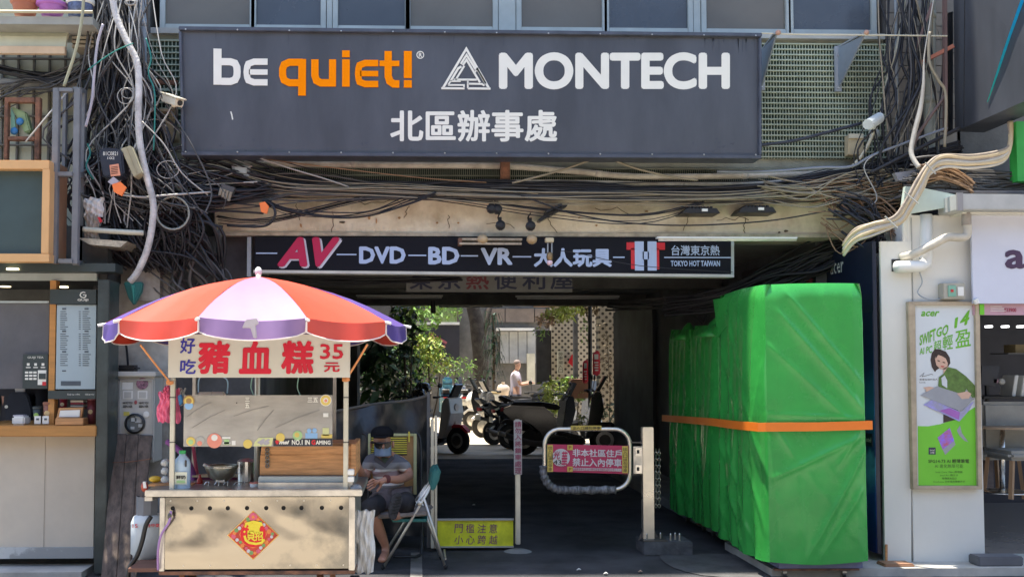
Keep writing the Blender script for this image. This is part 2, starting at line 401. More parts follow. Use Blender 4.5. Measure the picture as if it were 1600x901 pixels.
pipe([(224,-20,8.35),(223,60,8.35),(222,235,8.35)], .035, M('grey_conduit'), 'vertical grey pipe left of the big sign', joints=(.5,))
pipe([(235,120,8.3),(234,180,8.28),(233,235,8.28)], .045, M('grey_pvc_dark', (.16,.16,.17), .5), 'thick dark grey pipe stub behind the left tangle of cables')
pipe([(-30,127,8.28),(60,131,8.28),(130,132,8.28)], .035, concg, 'horizontal grey pipe across the pale barred wall')
o = MB().bp(782, 250, 797, 283, 8.3, 8.34).out('rusty_bracket', rust, bev=.003); tg(o, 'rusty vertical bracket hanging below the middle of the big sign', 'bracket')
# ================================================================ yard beyond the passage
fw = T('yard_back_wall', 'grey shuttered wall closing the sunny yard beyond the passage', 'wall', (2, 31.5, 0))
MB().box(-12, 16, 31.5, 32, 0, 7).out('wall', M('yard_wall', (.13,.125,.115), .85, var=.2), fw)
for a, b in ((640,700),(700,718),(760,790),(790,836),(836,880)):
    MB().bp(a, 482, b-1.5, 503, 31.42, 31.5).out('facing_panel', M('facing_brown', (.2,.155,.12), .8), fw)
MB().bp(680, 478, 714, 503, 31.2, 31.4).out('bright_panel', M('green_steel', (.35,.45,.2), .3, metal=.7, var=.3, scale=2, stretch=(6,1,1)), fw)
MB().bp(648, 503, 718, 507, 31.1, 31.4).out('ledge', white, fw)
MB().bp(776, 512, 835, 516, 31.1, 31.4).out('ledge', white, fw)
for i in range(4): MB().bp(782+i*14, 518, 795+i*14, 567, 31.4, 31.46).out('shutter', M('pale_shutter', (.36,.37,.37), .7), fw)
MB().bp(825, 552, 836, 600, 30.8, 31.2).out('post', M('pale_post', (.55,.53,.42), .8), fw)
MB().bp(650, 508, 718, 566, 31.15, 31.3).out('dark_board', M('dark_board', (.025,.025,.035), .5), fw)
mb = MB()
for a, b in (((650,540),(668,533)),((668,533),(676,522)),((682,526),(698,536)),((680,548),(696,540)),((676,524),(684,550))):
    mb.ribbon([a, b], 4, 31.13, 31.15)
mb.out('painted_figure', M('rosy_paint', (.3,.08,.1), .7), fw)
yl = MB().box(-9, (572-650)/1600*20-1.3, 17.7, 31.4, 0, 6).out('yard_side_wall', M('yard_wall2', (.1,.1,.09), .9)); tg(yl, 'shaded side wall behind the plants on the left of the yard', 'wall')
# patterned pier and wall at the right end of the passage
pat = bpy.data.materials.new('patterned_tile'); pat.use_nodes = True; MC['patterned_tile'] = pat
t_ = pat.node_tree; N_ = t_.nodes; L_ = t_.links; tc = N_.new('ShaderNodeTexCoord'); mp = N_.new('ShaderNodeMapping'); mp.inputs['Rotation'].default_value = (0, R(45), 0); mp.inputs['Scale'].default_value = (10, 10, 10)
vo = N_.new('ShaderNodeTexVoronoi'); vo.voronoi_dimensions = '2D'; vo.inputs['Scale'].default_value = 1; sxz = N_.new('ShaderNodeSeparateXYZ'); cxz = N_.new('ShaderNodeCombineXYZ'); vo.inputs['Randomness'].default_value = 0; cr = N_.new('ShaderNodeValToRGB')
cr.color_ramp.elements[0].position = .24; cr.color_ramp.elements[0].color = (.05,.04,.03,1); cr.color_ramp.elements[1].position = .32; cr.color_ramp.elements[1].color = (.48,.42,.32,1)
L_.new(tc.outputs['Object'], mp.inputs[0]); L_.new(mp.outputs[0], sxz.inputs[0]); L_.new(sxz.outputs[0], cxz.inputs[0]); L_.new(sxz.outputs[2], cxz.inputs[1]); L_.new(cxz.outputs[0], vo.inputs['Vector']); L_.new(vo.outputs['Distance'], cr.inputs[0]); L_.new(cr.outputs[0], N_['Principled BSDF'].inputs['Base Color'])
pp = MB().box(P(936,560,19.3).x, P(962,560,19.3).x+.4, 19.3, 19.6, 0, 4).out('patterned_pillar', pat); tg(pp, 'sunlit pillar with a diamond dot pattern at the right end of the passage', 'pillar')
pw = T('patterned_wall', 'shaded wall with dotted diamond pattern behind the red lanterns and pipe', 'wall', (4, 23, 0))
MB().box(P(862,560,23).x, 9, 23, 23.3, 0, 5).out('wall', pat, pw)
MB().bp(838, 516, 872, 600, 23.05, 23.2).out('dark_door', dark, pw)
MB().bp(871, 548, 881, 584, 22.9, 22.97).out('notice_board', M('pale_post'), pw)
for i, ch in enumerate('停車場入口'): txt(ch, (872.5, 550+i*6.6, 879.5, 555.5+i*6.6), 22.88, black, pw, th=.004, res=1)
mb = MB().poly([(888,566),(894,553),(899,560),(897,574)], 22.9, 22.95); tg(mb.out('red_diamond_paper', red), 'small red diamond of paper on the patterned wall', 'decoration')
MB().bp(897, 490, 903, 600, 22.6, 22.8).out('drainpipe', M('dim_panel'), pw)
pl_ = MB().bp(893, 592, 920, 622, 20.2, 20.8).out('brown_planter', M('terracotta', (.2,.1,.06), .8), bev=.02); tg(pl_, 'large brown planter box below the red lanterns', 'planter')
for i, (a, b, c, d) in enumerate(((911,562,920,598),(927,548,938,586))):
    o = T('red_banner', ['lower left red fire extinguisher pouch with white lettering on the slim pole', 'upper right red fire extinguisher pouch with white lettering near the dotted pillar'][i], 'pouch', P((a+c)/2, d, 18.3), 'red pouches beside the dotted pillar')
    MB().poly([(a,b+6),(a+3,b),(c-1,b-1),(c,d-4),(c-1,d),(a,d+1)], 18.3, 18.38).out('cloth', M('red_cloth', (.6,.04,.07), .6), o, bev=.02)
    MB().bp(a+2, b+5, c-3, b+13, 18.27, 18.3).out('white_label', white, o)
    for k in range(4): MB().bp(a+2+k%2, b+17+k*4, c-3, b+19+k*4, 18.27, 18.3).out('print_line', white, o)
o = MB().tube([P(922,470,18.2), P(922,640,18.2)], .035, 8).out('slim_pole', M('dim_panel')); tg(o, 'slim dark pole carrying the lower red pouch', 'pole')
# advertising board with orange frame
ob = T('orange_framed_board', 'orange framed board with a pale arch and green shape behind the standing person', 'board', P(855, 600, 24))
MB().bp(838, 569, 872, 600, 24, 24.06).out('board', M('board_orange', (.6,.28,.08), .6), ob)
MB().poly([(843,598),(844,582),(849,575),(857,572),(864,577),(868,586),(869,598)], 23.97, 24).out('arch', white, ob)
MB().poly([(850,598),(852,582),(858,577),(863,583),(866,598)], 23.94, 23.97).out('green_shape', M('board_green', (.02,.25,.15), .6), ob)
mb = MB(); mb.ball(P(848.5,578,23.92), .05, .02, .07); mb.poly([(844,596),(846,585),(852,585),(854,590),(849,598)], 23.9, 23.93); mb.out('face_print', M('print_skin', (.5,.35,.27), .6), ob)
# ================================================================ the big slate sign
YS = 8.0
sg = T('shop_sign', 'wide slate grey sign with white and orange words over the passage', 'sign', P(738, 243, YS))
a_, b_, c_, d_ = P(280,42,YS), P(1190,52,YS), P(1190,246,YS), P(283,241,YS)
mb = MB(); mb.prism([P(281,44,YS+.012), P(1189,53,YS+.012), P(1189,244,YS+.012), P(284,239,YS+.012)], (0,.16,0)); mb.out('board', navy, sg)
def rim(p, q, dx, dz, nm):
    mb = MB(); n = 24; pts = []
    mb.prism([p, q, q+V((dx,0,dz)), p+V((dx,0,dz))], (0,.2,0)); mb.out(nm, navy2, sg, bev=.004)
for (p, q, dx, dz) in ((P(279,41,YS-.022), P(1191,51.5,YS-.022), 0, -.03), (P(283,236.5,YS-.018), P(1190,242,YS-.018), 0, -.03)):
    rim(p, q, dx, dz, 'rim')
rim(P(279,49,YS-.018), P(284,237,YS-.018), .022, 0, 'rim'); rim(P(1186,59,YS-.018), P(1186,242,YS-.018), .022, 0, 'rim')
MB().prism([P(284,240,YS-.0), P(1189,245,YS-.0), P(1189,248,YS), P(284,243,YS)], (0,.15,0)).out('drip_rail', rust, sg)
YL = YS+.011
# "be"
mb = MB(); mb.poly([(333.5,76),(346,76.5),(346,132.5),(333.5,132.3)], YL-.006, YL)
arc = [(346,97),(359,97)] + [(363+8*sin(a), 112-15.3*cos(a)) for a in [i*pi/8 for i in range(9)]] + [(359,127),(346,127)]
mb.ribbon([(346,96.5),(360,96.7),(367,99),(370,105),(370.5,112),(370,119),(367,125),(360,127.5),(346,127.3)], 11, YL-.006, YL)
mb.out('lettering', letw, sg)
def epsil(mb, x, y0, y1, w, bt):
    ym = (y0+y1)/2
    mb.ribbon([(x+w,y0+bt/2),(x+w*.45,y0+bt/2),(x+w*.22,y0+bt*.85),(x+bt*.72,ym-bt*.9),(x+bt*.62,ym),(x+bt*.72,ym+bt*.9),(x+w*.22,y1-bt*.85),(x+w*.45,y1-bt/2),(x+w,y1-bt/2)], bt*1.05, YL-.006, YL)
    mb.bp(x+bt, ym-bt*.45, x+w, ym+bt*.45, YL-.006, YL)
mb = MB(); epsil(mb, 379.5, 92, 133.5, 38.5, 9.3); mb.out('lettering', letw, sg)
# "quiet!"
o_ = orange
mb = MB(); mb.ribbon([(473,97.5),(452,97.5),(444,101),(441.5,108),(441.5,118),(444,125.5),(452,129.5),(473,129.5)], 11, YL-.006, YL); mb.bp(466, 92.5, 478, 149.5, YL-.0065, YL); mb.out('lettering', o_, sg)
mb = MB(); mb.ribbon([(492,93),(492,118),(494.5,126),(501,129.5),(520,129.7)], 11.5, YL-.006, YL); mb.bp(514, 93, 525, 135.3, YL-.0065, YL); mb.out('lettering', o_, sg)
mb = MB(); mb.bp(534.5, 79, 546.5, 89.5, YL-.006, YL); mb.bp(534.5, 93, 546.5, 135.5, YL-.006, YL); mb.out('lettering', o_, sg)
mb = MB(); epsil(mb, 553.5, 94, 136.2, 37.5, 9.5); mb.out('lettering', o_, sg)
mb = MB(); mb.ribbon([(606.5,80),(606.5,119),(609,127),(615,131.2),(624,131.4)], 11.5, YL-.006, YL); mb.bp(593, 95, 624, 103.5, YL-.0065, YL); mb.out('lettering', o_, sg)
mb = MB(); mb.bp(631, 80, 643.5, 122, YL-.006, YL); mb.bp(631, 125.5, 643.5, 137, YL-.006, YL); mb.out('lettering', o_, sg)
mb = MB(); mb.ribbon([(656.7+5.4*cos(i*pi/8), 86+5.4*sin(i*pi/8)) for i in range(16)], 1.3, YL-.004, YL, True); mb.out('registered_mark', letw, sg)
txt('R', (654.3,82.6,659.6,89.6), YL, letw, sg, bold=.02)
# triangle emblem
mb = MB()
def S(p, w=3.4, cl=False): mb.ribbon(p, w, YL-.005, YL, cl)
S([(692.5,137),(728.6,76.5),(763.5,137.3)], 3.6); S([(689.5,138),(726,138.3)], 3.2); S([(731,138.3),(766.5,138.6)], 3.2)
S([(700,133),(719,133),(725,133),(725,138)], 2.4); S([(700.5,132.5),(704,127),(720,126.8)], 2.6); S([(704,127),(716,107),(721,104)], 3.4)
S([(720,100),(729,86),(744,110)], 3.2); S([(723,102),(729,93.5),(750,129)], 3.2); S([(712,125),(725.5,103)], 3)
S([(709,124.5),(745,124.7)], 3); S([(745,107),(759,131)], 3); S([(731,131),(753,131.3),(757,134)], 2.8); S([(731,125),(731,138)], 2.6); S([(742,113),(747,106)], 2.4)
mb.out('triangle_emblem', letw, sg)
txt('MONTECH', (779.5,82,1140.5,140), YL, letw, sg, bold=.042, res=8)
txt('北區辦事處', (609.5,172,871,221.5), YL, letw, sg, bold=.026, res=3)
mb = MB(); mb.ribbon([(360.5,174.5),(362,179),(363.5,187)], 2, YL-.002, YL); mb.out('paint_chip', letw, sg)
rs_ = random.Random(12); stk_ = M('rain_streak', (.055,.062,.08), .5, var=.1)
for k in range(26):
    x = rs_.choice([rs_.uniform(1090,1180), rs_.uniform(290,1180)]); L_3 = rs_.uniform(6,26); y_ = 44+(x-280)*.011+7
    MB().poly([(x,y_),(x+rs_.uniform(1,3.5),y_),(x+rs_.uniform(.6,1.6),y_+L_3)], YL-.0005, YL).out('rain_streak', stk_, sg)
for k in range(16):
    x = rs_.uniform(1080,1180) if k % 2 else rs_.uniform(290,700); y_ = rs_.uniform(216,236); MB().poly([(x,y_),(x+rs_.uniform(2,9),y_-1),(x+rs_.uniform(2,6),y_+rs_.uniform(2,6))], YL-.0005, YL).out('grime_spot', stk_, sg)
for k in range(12):
    for yy in (46+ k*.9, 237+k*.45): MB().lathe(P(290+k*81, yy, YS-.022), [(.007,0),(.005,-.003)], 8, 'y').out('rivet', steelw, sg)
for (xa, y0, y1, tx) in ((1188,140,80,1212),(1308,142,75,1350)):
    o = T('sign_bracket', 'empty grey triangular sign bracket, %s' % ('out on the open pale grille' if xa > 1200 else 'half hidden behind the big sign'), 'bracket', P(xa, 140, 8.45), 'empty sign brackets')
    A = P(xa, y0, 8.44); B = P(xa, y1, 8.44); D = P(tx, 55, 8.0)
    MB().prism([A, B, D], (.012, 0, 0)).out('web', M('bracket_blue', (.22,.26,.3), .5, var=.1), o)
    MB().bp(xa-3, y1-3, xa+7, y0+1, 8.42, 8.447).out('wall_plate', M('bracket_grey', (.3,.33,.36), .5), o, bev=.003)
    MB().bar(B+V((.02,0,.01)), D+V((0,0,.015)), .03, .012).out('flange', M('bracket_grey'), o)
    MB().ball(D+V((.02,-.0,.02)), .022).out('tip_bolt', M('copper_bolt', (.5,.3,.22), .6), o)
    for yy in (y0-5, y1+12): MB().lathe(P(xa+2, yy, 8.42), [(.01,0),(.01,-.01)], 8, 'y').out('bolt', steelw, o)
o = MB().tube(pc([(1190,52,8.02),(1250,54,8),(1350,55,8),(1480,56.5,8.0)]), .006, 5).out('guy_wire', M('cream_pvc')); tg(o, 'thin cream wire stretched from the sign corner past both brackets', 'wire')
# ================================================================ black lit sign below the beam
YA = 8.37
av = T('light_box_sign', 'long black light box with red and pale blue words under the concrete beam', 'sign', P(770, 429, YA))
MB().prism([P(398,370,YA), P(1145,371,YA), P(1145,430,YA), P(398,422.5,YA)], (0,.12,0)).out('box', M('black_acrylic', (.008,.009,.014), .5, var=0, spec=.15), av)
MB().prism([P(396,421.5,YA-.01), P(1147,428.5,YA-.01), P(1147,433,YA-.01), P(396,426,YA-.01)], (0,.14,0)).out('rim', M('rim_alu', (.55,.54,.48), .5), av)
MB().prism([P(1142.5,373,YA-.008), P(1147,373,YA-.008), P(1147,428,YA-.008), P(1142.5,428,YA-.008)], (0,.13,0)).out('rim', alum, av)
MB().bp(386, 370, 392, 432, 8.37, 8.42).out('side_post', M('grey_conduit'), av)
lb = letb; Y_ = YA-.002
txt('AV', (434.5,371.5,535,419.5), Y_, M('white_outline', (.6,.6,.68), .5), av, bold=.06, shear=.3, th=.004)
txt('AV', (433,370,531,417), Y_-.007, M('deep_crimson', (.5,.008,.07), .5, var=0), av, bold=.05, shear=.3, th=.004)
for a, b, y in ((400,433,395.5),(526,557,397.5),(638,666,398.8),(720,747,399.6),(801,830,401),(958,976,401.8)):
    MB().bp(a, y-1, b, y+1, Y_-.004, Y_).out('dash', lb, av)
txt('DVD', (561,385,634,412), Y_, lb, av, bold=.045); txt('BD', (669,385.5,718,413), Y_, lb, av, bold=.045); txt('VR', (751,387,801,414), Y_, lb, av, bold=.045)
txt('大人玩具', (834,387.5,956,417), Y_, lb, av, bold=.042)
mb = MB(); mb.bp(979,378.5,1001,390,Y_-.004,Y_); mb.bp(986,388,999,420,Y_-.004,Y_); mb.out('red_emblem', red, av); mb = MB(); mb.bp(1024,379,1039,390,Y_-.004,Y_); mb.bp(1020,388,1030,420.5,Y_-.004,Y_); mb.out('red_emblem', red, av)
mb = MB(); mb.bp(992,377,1006,422.5,Y_-.009,Y_-.005); mb.bp(1012,377,1026,422.5,Y_-.009,Y_-.005); mb.bp(1004,393,1014,405,Y_-.009,Y_-.005); mb.out('blue_emblem', lb, av)
txt('台灣東京熱', (1049,383,1124.5,399), Y_, lb, av, bold=.018)
MB().bp(1038,401.3,1143,403,Y_-.004,Y_).out('dash', lb, av)
txt('TOKYO HOT TAIWAN', (1048,407,1125,416), Y_, lb, av, bold=.03)
o = T('inner_sign', 'pale board with dark blue and red characters hanging deeper inside the passage', 'sign', P(765, 456, 9.6))
MB().bp(635, 418, 894, 456, 9.6, 9.66).out('board', M('dull_board', (.2,.2,.19), .8), o)
for i, ch in enumerate('東京熱便利屋'): txt(ch, (640+i*44, 423, 676+i*44, 452), 9.598, M('dark_red_ink', (.16,.03,.04), .6) if ch == '熱' else M('dark_blue_ink', (.025,.03,.07), .6), o, bold=.02)
# tubes and lamps
def tubelamp(a, b, y, Y, label):
    o = T('fluorescent_lamp', label, 'lamp', P((a+b)/2, y, Y), 'fluorescent tube fittings of the passage')
    MB().bp(a, y-2.6, b, y, Y, Y+.06).out('batten', white, o); MB().tube([P(a+2, y+2, Y+.03), P(b-2, y+2, Y+.03)], .012, 8).out('tube', M('tube_glass', (.8,.8,.76), .3), o, smooth=True)
tubelamp(1027, 1246, 372.5, 8.2, 'long white tube fitting at the right end of the black light box')
tubelamp(556, 692, 463, 14, 'unlit tube fitting on the passage ceiling, left of the middle')
tubelamp(806, 968, 464, 14, 'unlit tube fitting on the passage ceiling, right of the middle')
tubelamp(684, 786, 477, 16.4, 'dusty tube fitting low at the far mouth of the passage')
o = T('rusty_lamp', 'rusty open lamp tray with two round bulbs over the light box', 'lamp', P(765, 382, 8.3))
MB().bp(717, 372, 816, 375, 8.24, 8.35).out('tray', M('tray', (.4,.33,.24), .7, var=.3, scale=12), o); MB().bp(718, 379, 815, 382, 8.22, 8.24).out('lip', M('tray'), o)
MB().bp(716, 372, 722, 382, 8.23, 8.34).out('end_cap', rust, o)
for x in (754, 831): MB().ball(P(x, 374, 8.24), .045, .045, .04).out('bulb', M('amber_glass', (.5,.36,.2), .3), o, smooth=True)
o = T('hanging_bulb', 'energy saving bulb hanging in front of the light box characters', 'lamp', P(858, 415, 8.2))
MB().bp(852.5, 371, 865.5, 378, 8.17, 8.23).out('socket_plate', beige, o, bev=.004)
for dx in (-3.2, 3.2): MB().tube([P(859+dx, 378, 8.2), P(859+dx, 396, 8.2)], .006, 6).out('wire', M('bracket_grey'), o)
MB().lathe(P(859, 402, 8.2), [(.02,.04),(.026,.02),(.026,-.01),(.018,-.03)], 10).out('lamp_base', M('brass', (.3,.2,.1), .4, metal=.7), o, smooth=True)
MB().ball(P(859, 410, 8.2), .024, .024, .026).out('bulb', M('pink_bulb', (.85,.6,.65), .3), o, smooth=True)
for x0_, y0_, x1_, y1_, tilt, lab in ((1065,325,1126,333,0,'flat black floodlight under the cables, left of the right pair'),(1153,323,1214,332,0,'flat black floodlight at the right end of the beam'),(842,320,889,343,1,'tilted black floodlight hanging askew near the middle of the beam')):
    o = T('floodlight', lab, 'floodlight', P(x0_, y1_, 8.3), 'black floodlights on the beam')
    if tilt: mb = MB().poly([(841,343),(858,328),(889,316),(886,322),(845,345)], 8.25, 8.4)
    else: mb = MB().poly([(x0_,y1_),(x0_+8,y0_),(x1_-6,y0_),(x1_,y1_)], 8.18, 8.4)
    mb.out('housing', black, o, bev=.004)
    for k in range(7):
        xx = x0_+12+k*(x1_-x0_-22)/7; yy = y0_-2.5 if not tilt else y0_-2+ (6-k)*1.6
        MB().bp(xx, yy, xx+3, yy+4, 8.2, 8.38).out('fin', black, o)
    if not tilt: MB().bp(x0_+32, y0_+1, x0_+41, y0_+5, 8.17, 8.19).out('rating_label', white, o)
for x, y, lab in ((777,327,'upper left black cable box clamped on the beam'),(782,352,'black round sounder dangling in the middle of the beam'),(829,353,'small black sounder dangling right of the middle'),(768,326,'black clamp knot on the dark conduit at the beam middle')):
    o = T('cable_sounder', lab, 'fitting', P(x, y+6, 8.25))
    MB().lathe(P(x, y, 8.25), [(.03,.03),(.042,.015),(.04,-.02),(.02,-.035)], 10, 'y').out('body', black, o, bev=.003)
    MB().bp(x-3, y-13, x+2, y-6, 8.3, 8.38).out('clamp', black, o)
    MB().tube(pc([(x,y-20,8.35),(x-4,y-12,8.3),(x,y-5,8.27)]), .006, 5).out('lead', black, o)
# ================================================================ cameras and boxes
def camera_(x, y, tx, ty, label, face, cs=M('camera_white', (.62,.58,.46), .45)):
    o = T('security_camera', label, 'camera', P(x, y+14, 8.1), 'security cameras beside the big sign')
    a = P(x, y, 8.05); b = P(tx, ty, 7.9); d = (b-a).normalized()
    if face: MB().bar(a, b, .075, .065).out('housing', cs, o, bev=.008); MB().bar(a-d*.01+V((0,0,.036)), b+d*.03+V((0,0,.036)), .09, .01).out('sun_shield', cs, o, bev=.003)
    else: MB().tube([a, b], .038, 14).out('housing', cs, o, bev=.006); MB().tube([a-d*.0+V((0,0,.012)), b+d*.03+V((0,0,.014))], .041, 12).out('sun_shield', cs, o)
    MB().tube([b, b+d*.006], .022, 12).out('lens', black, o)
    MB().tube(spl([a*.4+b*.6+V((0,0,-.03)), P(x+(tx-x)*.55, y+16, 8.2), P(x+(tx-x)*.5, y+26, 8.3)]), .02, 8).out('arm', cs, o)
    MB().ball(P(x+(tx-x)*.5, y+23, 8.28), .045, .04, .045).out('mount', cs, o, smooth=True)
camera_(258, 153, 281, 161, 'boxy beige security camera at the left end of the big sign aiming right', 1)
camera_(1374, 186, 1358, 196, 'white bullet security camera on the right part of the pale grille', 0, M('camera_pale', (.55,.6,.6), .4))
def jbox(px, label, name='junction_box', mat=beige, Y=8.25, dep=.12, bev=.006, cat='box'):
    o = MB().poly(px, Y, Y+dep).out(name, mat, bev=bev); return tg(o, label, cat)
jb = jbox([(247,189),(273,184),(277,218),(252,221)], 'tilted tan junction box under the left camera')
MB().poly([(250,186),(273,182),(273.5,187),(248,192)], 8.24, 8.3).out('lid', M('tan_lid', (.45,.36,.2), .5), jb)
jb = jbox([(1326,210),(1350,210),(1350,242),(1326,242)], 'square cream junction box on the grille under the right camera', Y=8.36, dep=.09)
MB().bp(1327, 209, 1349.5, 216, 8.345, 8.37).out('lid', M('cream_lid', (.6,.56,.42), .5), jb)
jb = jbox([(361,256),(390,259),(389,276),(364,273)], 'grey square junction box among the cables at the left end of the beam', mat=M('grey_conduit'), Y=8.15)
MB().poly([(366,260),(386,262),(385,271),(368,269)], 8.13, 8.15).out('lid', alum, jb, bev=.003)
MB().tube([P(238,128,8.3), P(278,130,8.3)], .025, 4).out('angle_iron', rust); tg(bpy.data.objects['angle_iron'], 'rusty angle iron arm above the left camera', 'bracket')
o = MB().bp(236, 170, 265, 174, 8.2, 8.3).out('camera_arm', beige); tg(o, 'pale horizontal arm holding the left camera', 'bracket')
# telecom cabinets in the cable tangle
TX0 = len(ORG)
tb = T('telecom_box', 'black rounded telecom box with white handwriting and a pink sticker in the left cable tangle', 'box', P(178, 276, 7.95))
MB().poly([(153,236),(158,230),(185,232),(191,238),(194,272),(188,276),(166,277),(160,272)], 7.72, 7.87).out('case', M('telecom_navy', (.02,.025,.04), .4), tb, bev=.012)
MB().poly([(171,258),(185,256),(188,274),(173,275.5)], 7.71, 7.718).out('sticker', M('salmon_paper', (.75,.33,.2), .7), tb)
for k in range(5): MB().poly([(173.5,261+k*2.6),(184,259.6+k*2.6),(184.1,260.4+k*2.6),(173.6,261.8+k*2.6)], 7.706, 7.709).out('print_line', M('ink', (.05,.03,.03), .7), tb)
txt('81C0821', (161,237,184,243), 7.718, letw, tb, th=.003); txt('102', (168,245,179,249), 7.718, letw, tb, th=.003)
tb = T('telecom_cover', 'tilted tan metal cover beside the black telecom box', 'box', P(210, 275, 8.0))
MB().poly([(188,232),(204,227),(222,270),(209,277)], 7.74, 7.86).out('cover', M('tan_cover', (.4,.37,.24), .5), tb, bev=.006)
MB().poly([(197,230),(198.5,229.5),(216,273),(214,273.8)], 7.728, 7.738).out('ridge', M('tan_ridge', (.3,.27,.17), .5), tb)
o = MB().poly([(175,288),(188,284),(197,293),(190,306),(178,300)], 7.7, 7.72).out('orange_tag', M('orange_tag', (.9,.22,.05), .6)); tg(o, 'bright orange tag tied on cables left of the white conduit', 'tag')
o = MB().poly([(168,284),(177,276),(186,283),(178,291)], 7.71, 7.73).out('grey_tag', M('grey_tag', (.4,.38,.42), .6)); tg(o, 'small printed grey tag above the orange one', 'tag')
o = MB().poly([(405,317),(414,315),(420,322),(417,334),(408,331)], 8.1, 8.12).out('orange_tag', M('orange_tag')); tg(o, 'orange tag hanging at the left end of the concrete beam', 'tag')
# pale AC housing, shelf, pots above the tea shop
aw = T('curved_hood', 'pale curved sheet hood with side louvres over the tea shop, below the flower pots', 'hood', P(60, 74, 8.1))
prof = [(0,.0),(-.1,-.02),(-.2,-.08),(-.28,-.17),(-.31,-.26)]
z0_ = P(50, 38, 8.3).z-.02; xa, xb = P(-40, 50, 8.1).x, P(110, 50, 8.1).x
mb = MB(); mb.prism([V((xa, 8.3+a, z0_+b)) for a, b in prof] + [V((xa, 8.3+a+.02, z0_+b-.02)) for a, b in reversed(prof)], (xb-xa, 0, 0)); mb.out('shell', M('pale_green_sheet', (.62,.62,.47), .5, var=.1), aw)
MB().box(xa, xb, 7.975, 8.02, z0_-.32, z0_-.262).out('front_lip', M('lip_peach', (.6,.45,.3), .6), aw)
for i in range(5): MB().bp(112, 44+i*6.5, 150, 48+i*6.5, 8.1+i*.0, 8.3).out('louvre', M('louvre', (.4,.35,.27), .6), aw)
sh = T('balcony_shelf', 'grey balcony shelf with a thin rail carrying three plant pots', 'shelf', P(70, 38, 7.9))
MB().bp(-40, 26, 145, 38, 7.85, 8.3).out('board', M('shelf_grey', (.33,.34,.31), .7), sh)
MB().tube([P(-40,18,7.82), P(145,19,7.82)], .012, 6).out('rail', M('rail_cream', (.5,.46,.3), .6), sh)
for nm, cx, y0_, y1_, rt, rb, m_, lab in (('flower_pot', 39, 1, 26, 21, 15, M('pot_brown', (.36,.12,.07), .6), 'brown clay flower pot on the balcony shelf'), ('flower_pot', 81, 6, 26.5, 22.5, 15, M('pot_purple', (.38,.13,.42), .5), 'purple bowl shaped flower pot on the balcony shelf'), ('bucket', 125.5, 1, 27, 20.5, 18, M('bucket_blue', (.08,.11,.22), .5, var=.5, scale=30), 'blue patterned bucket with white rim on the balcony shelf')):
    s_ = 1600/8.05; zt_ = P(cx, y0_, 8.05).z; zb_ = P(cx, y1_, 8.05).z; h = zt_-zb_; c = P(cx, y1_, 8.05)
    o = T(nm, lab, 'pot' if nm == 'flower_pot' else 'bucket', c)
    MB().lathe(c, [(rb/s_,0),(rt/s_*.93,h*.75),(rt/s_*.93,h)], 20).out('body', m_, o, smooth=True)
    MB().lathe(c, [(rt/s_*.94,h*.72),(rt/s_*1.06,h*.8),(rt/s_*1.06,h),(rt/s_*.9,h)], 20, cap=False).out('rim', m_ if nm == 'flower_pot' else white, o)
    MB().lathe(c, [(rt/s_*.9,h*.9),(.01,h*.93)], 16).out('soil', M('soil', (.05,.035,.025), .9), o)
    if cx == 81: MB().leaves(c+V((0,0,h+.1)), (.1,.1,.1), 16, .12).out('foliage', M('leaf_mid', (.05,.13,.03), .5), o)
# grey steel frame, rusty frame
gf = T('steel_frame', 'tall grey steel frame of square tubes beside the orange framed sign', 'frame', P(105, 412, 7.6))
gfm = M('frame_grey', (.17,.18,.19), .5, var=.15)
for a, b, c, d, Ya in ((80,137,90,411,7.6),(113,137,123,412,7.62),(90.1,137,112.9,143,7.6),(90.1,268,112.9,275,7.6),(90.1,404,112.9,411,7.6)): MB().bp(a, b, c, d, Ya, Ya+.05).out('tube', gfm, gf, bev=.003)
MB().bp(125, 139, 131, 412, 7.95, 8.0).out('tube', gfm, gf, bev=.003); MB().bp(96, 143, 101, 404, 7.95, 8.0).out('tube', gfm, gf)
for yy in (138, 270, 408): MB().bar(P(118,yy+2,7.67), P(128,yy+4,7.95), .04).out('tube', gfm, gf)
rf = T('junk_rack', 'small rusty square frame stuffed with junk above the orange framed sign', 'frame', P(33, 232, 7.95))
for a, b, c, d in ((6,152,12,249),(54,152,62,249),(12.1,152,53.9,160),(12.1,213,53.9,219)): MB().bp(a, b, c, d, 7.95, 8.0).out('bar', rust, rf, bev=.003)
o = T('junk_bag', 'green and blue plastic junk stuffed in the small rusty frame', 'bag', P(30, 212, 8.05))
MB().poly([(17,166),(40,175),(48,205),(38,208)], 8.02, 8.1).out('green_sheet', M('lime_cloth', (.3,.42,.22), .7), o, bev=.01); MB().poly([(17,168),(22,180),(24,198),(17,203)], 8.0, 8.02).out('strip', M('mint', (.2,.4,.3), .6), o)
MB().ball(P(22,205,8.0), .03, .02, .03).out('blue_knob', M('blue_plastic', (.04,.2,.45), .4), o); MB().ball(P(31,190,8.0), .03, .02, .03).out('blue_knob', M('blue_plastic'), o)
# orange framed blank sign
of = T('blank_sign', 'dark green blank sign panel in a wide pale orange frame at the left edge', 'sign', P(20, 408, 7.55))
om = M('pale_orange', (.68,.4,.17), .55, var=.05)
MB().bp(-60, 262, 66, 397, 7.58, 7.62).out('panel', M('bottle_green', (.045,.075,.075), .5, var=.1), of)
for a, b, c, d in ((-60,250,77,264),(-60,396,77,409),(65,264.2,77,395.8)): MB().bp(a, b, c, d, 7.5, 7.6).out('frame', om, of, bev=.003)
MB().bp(77.5, 252, 85, 410, 7.63, 7.9).out('frame_side', M('brown_side', (.3,.16,.09), .6), of)
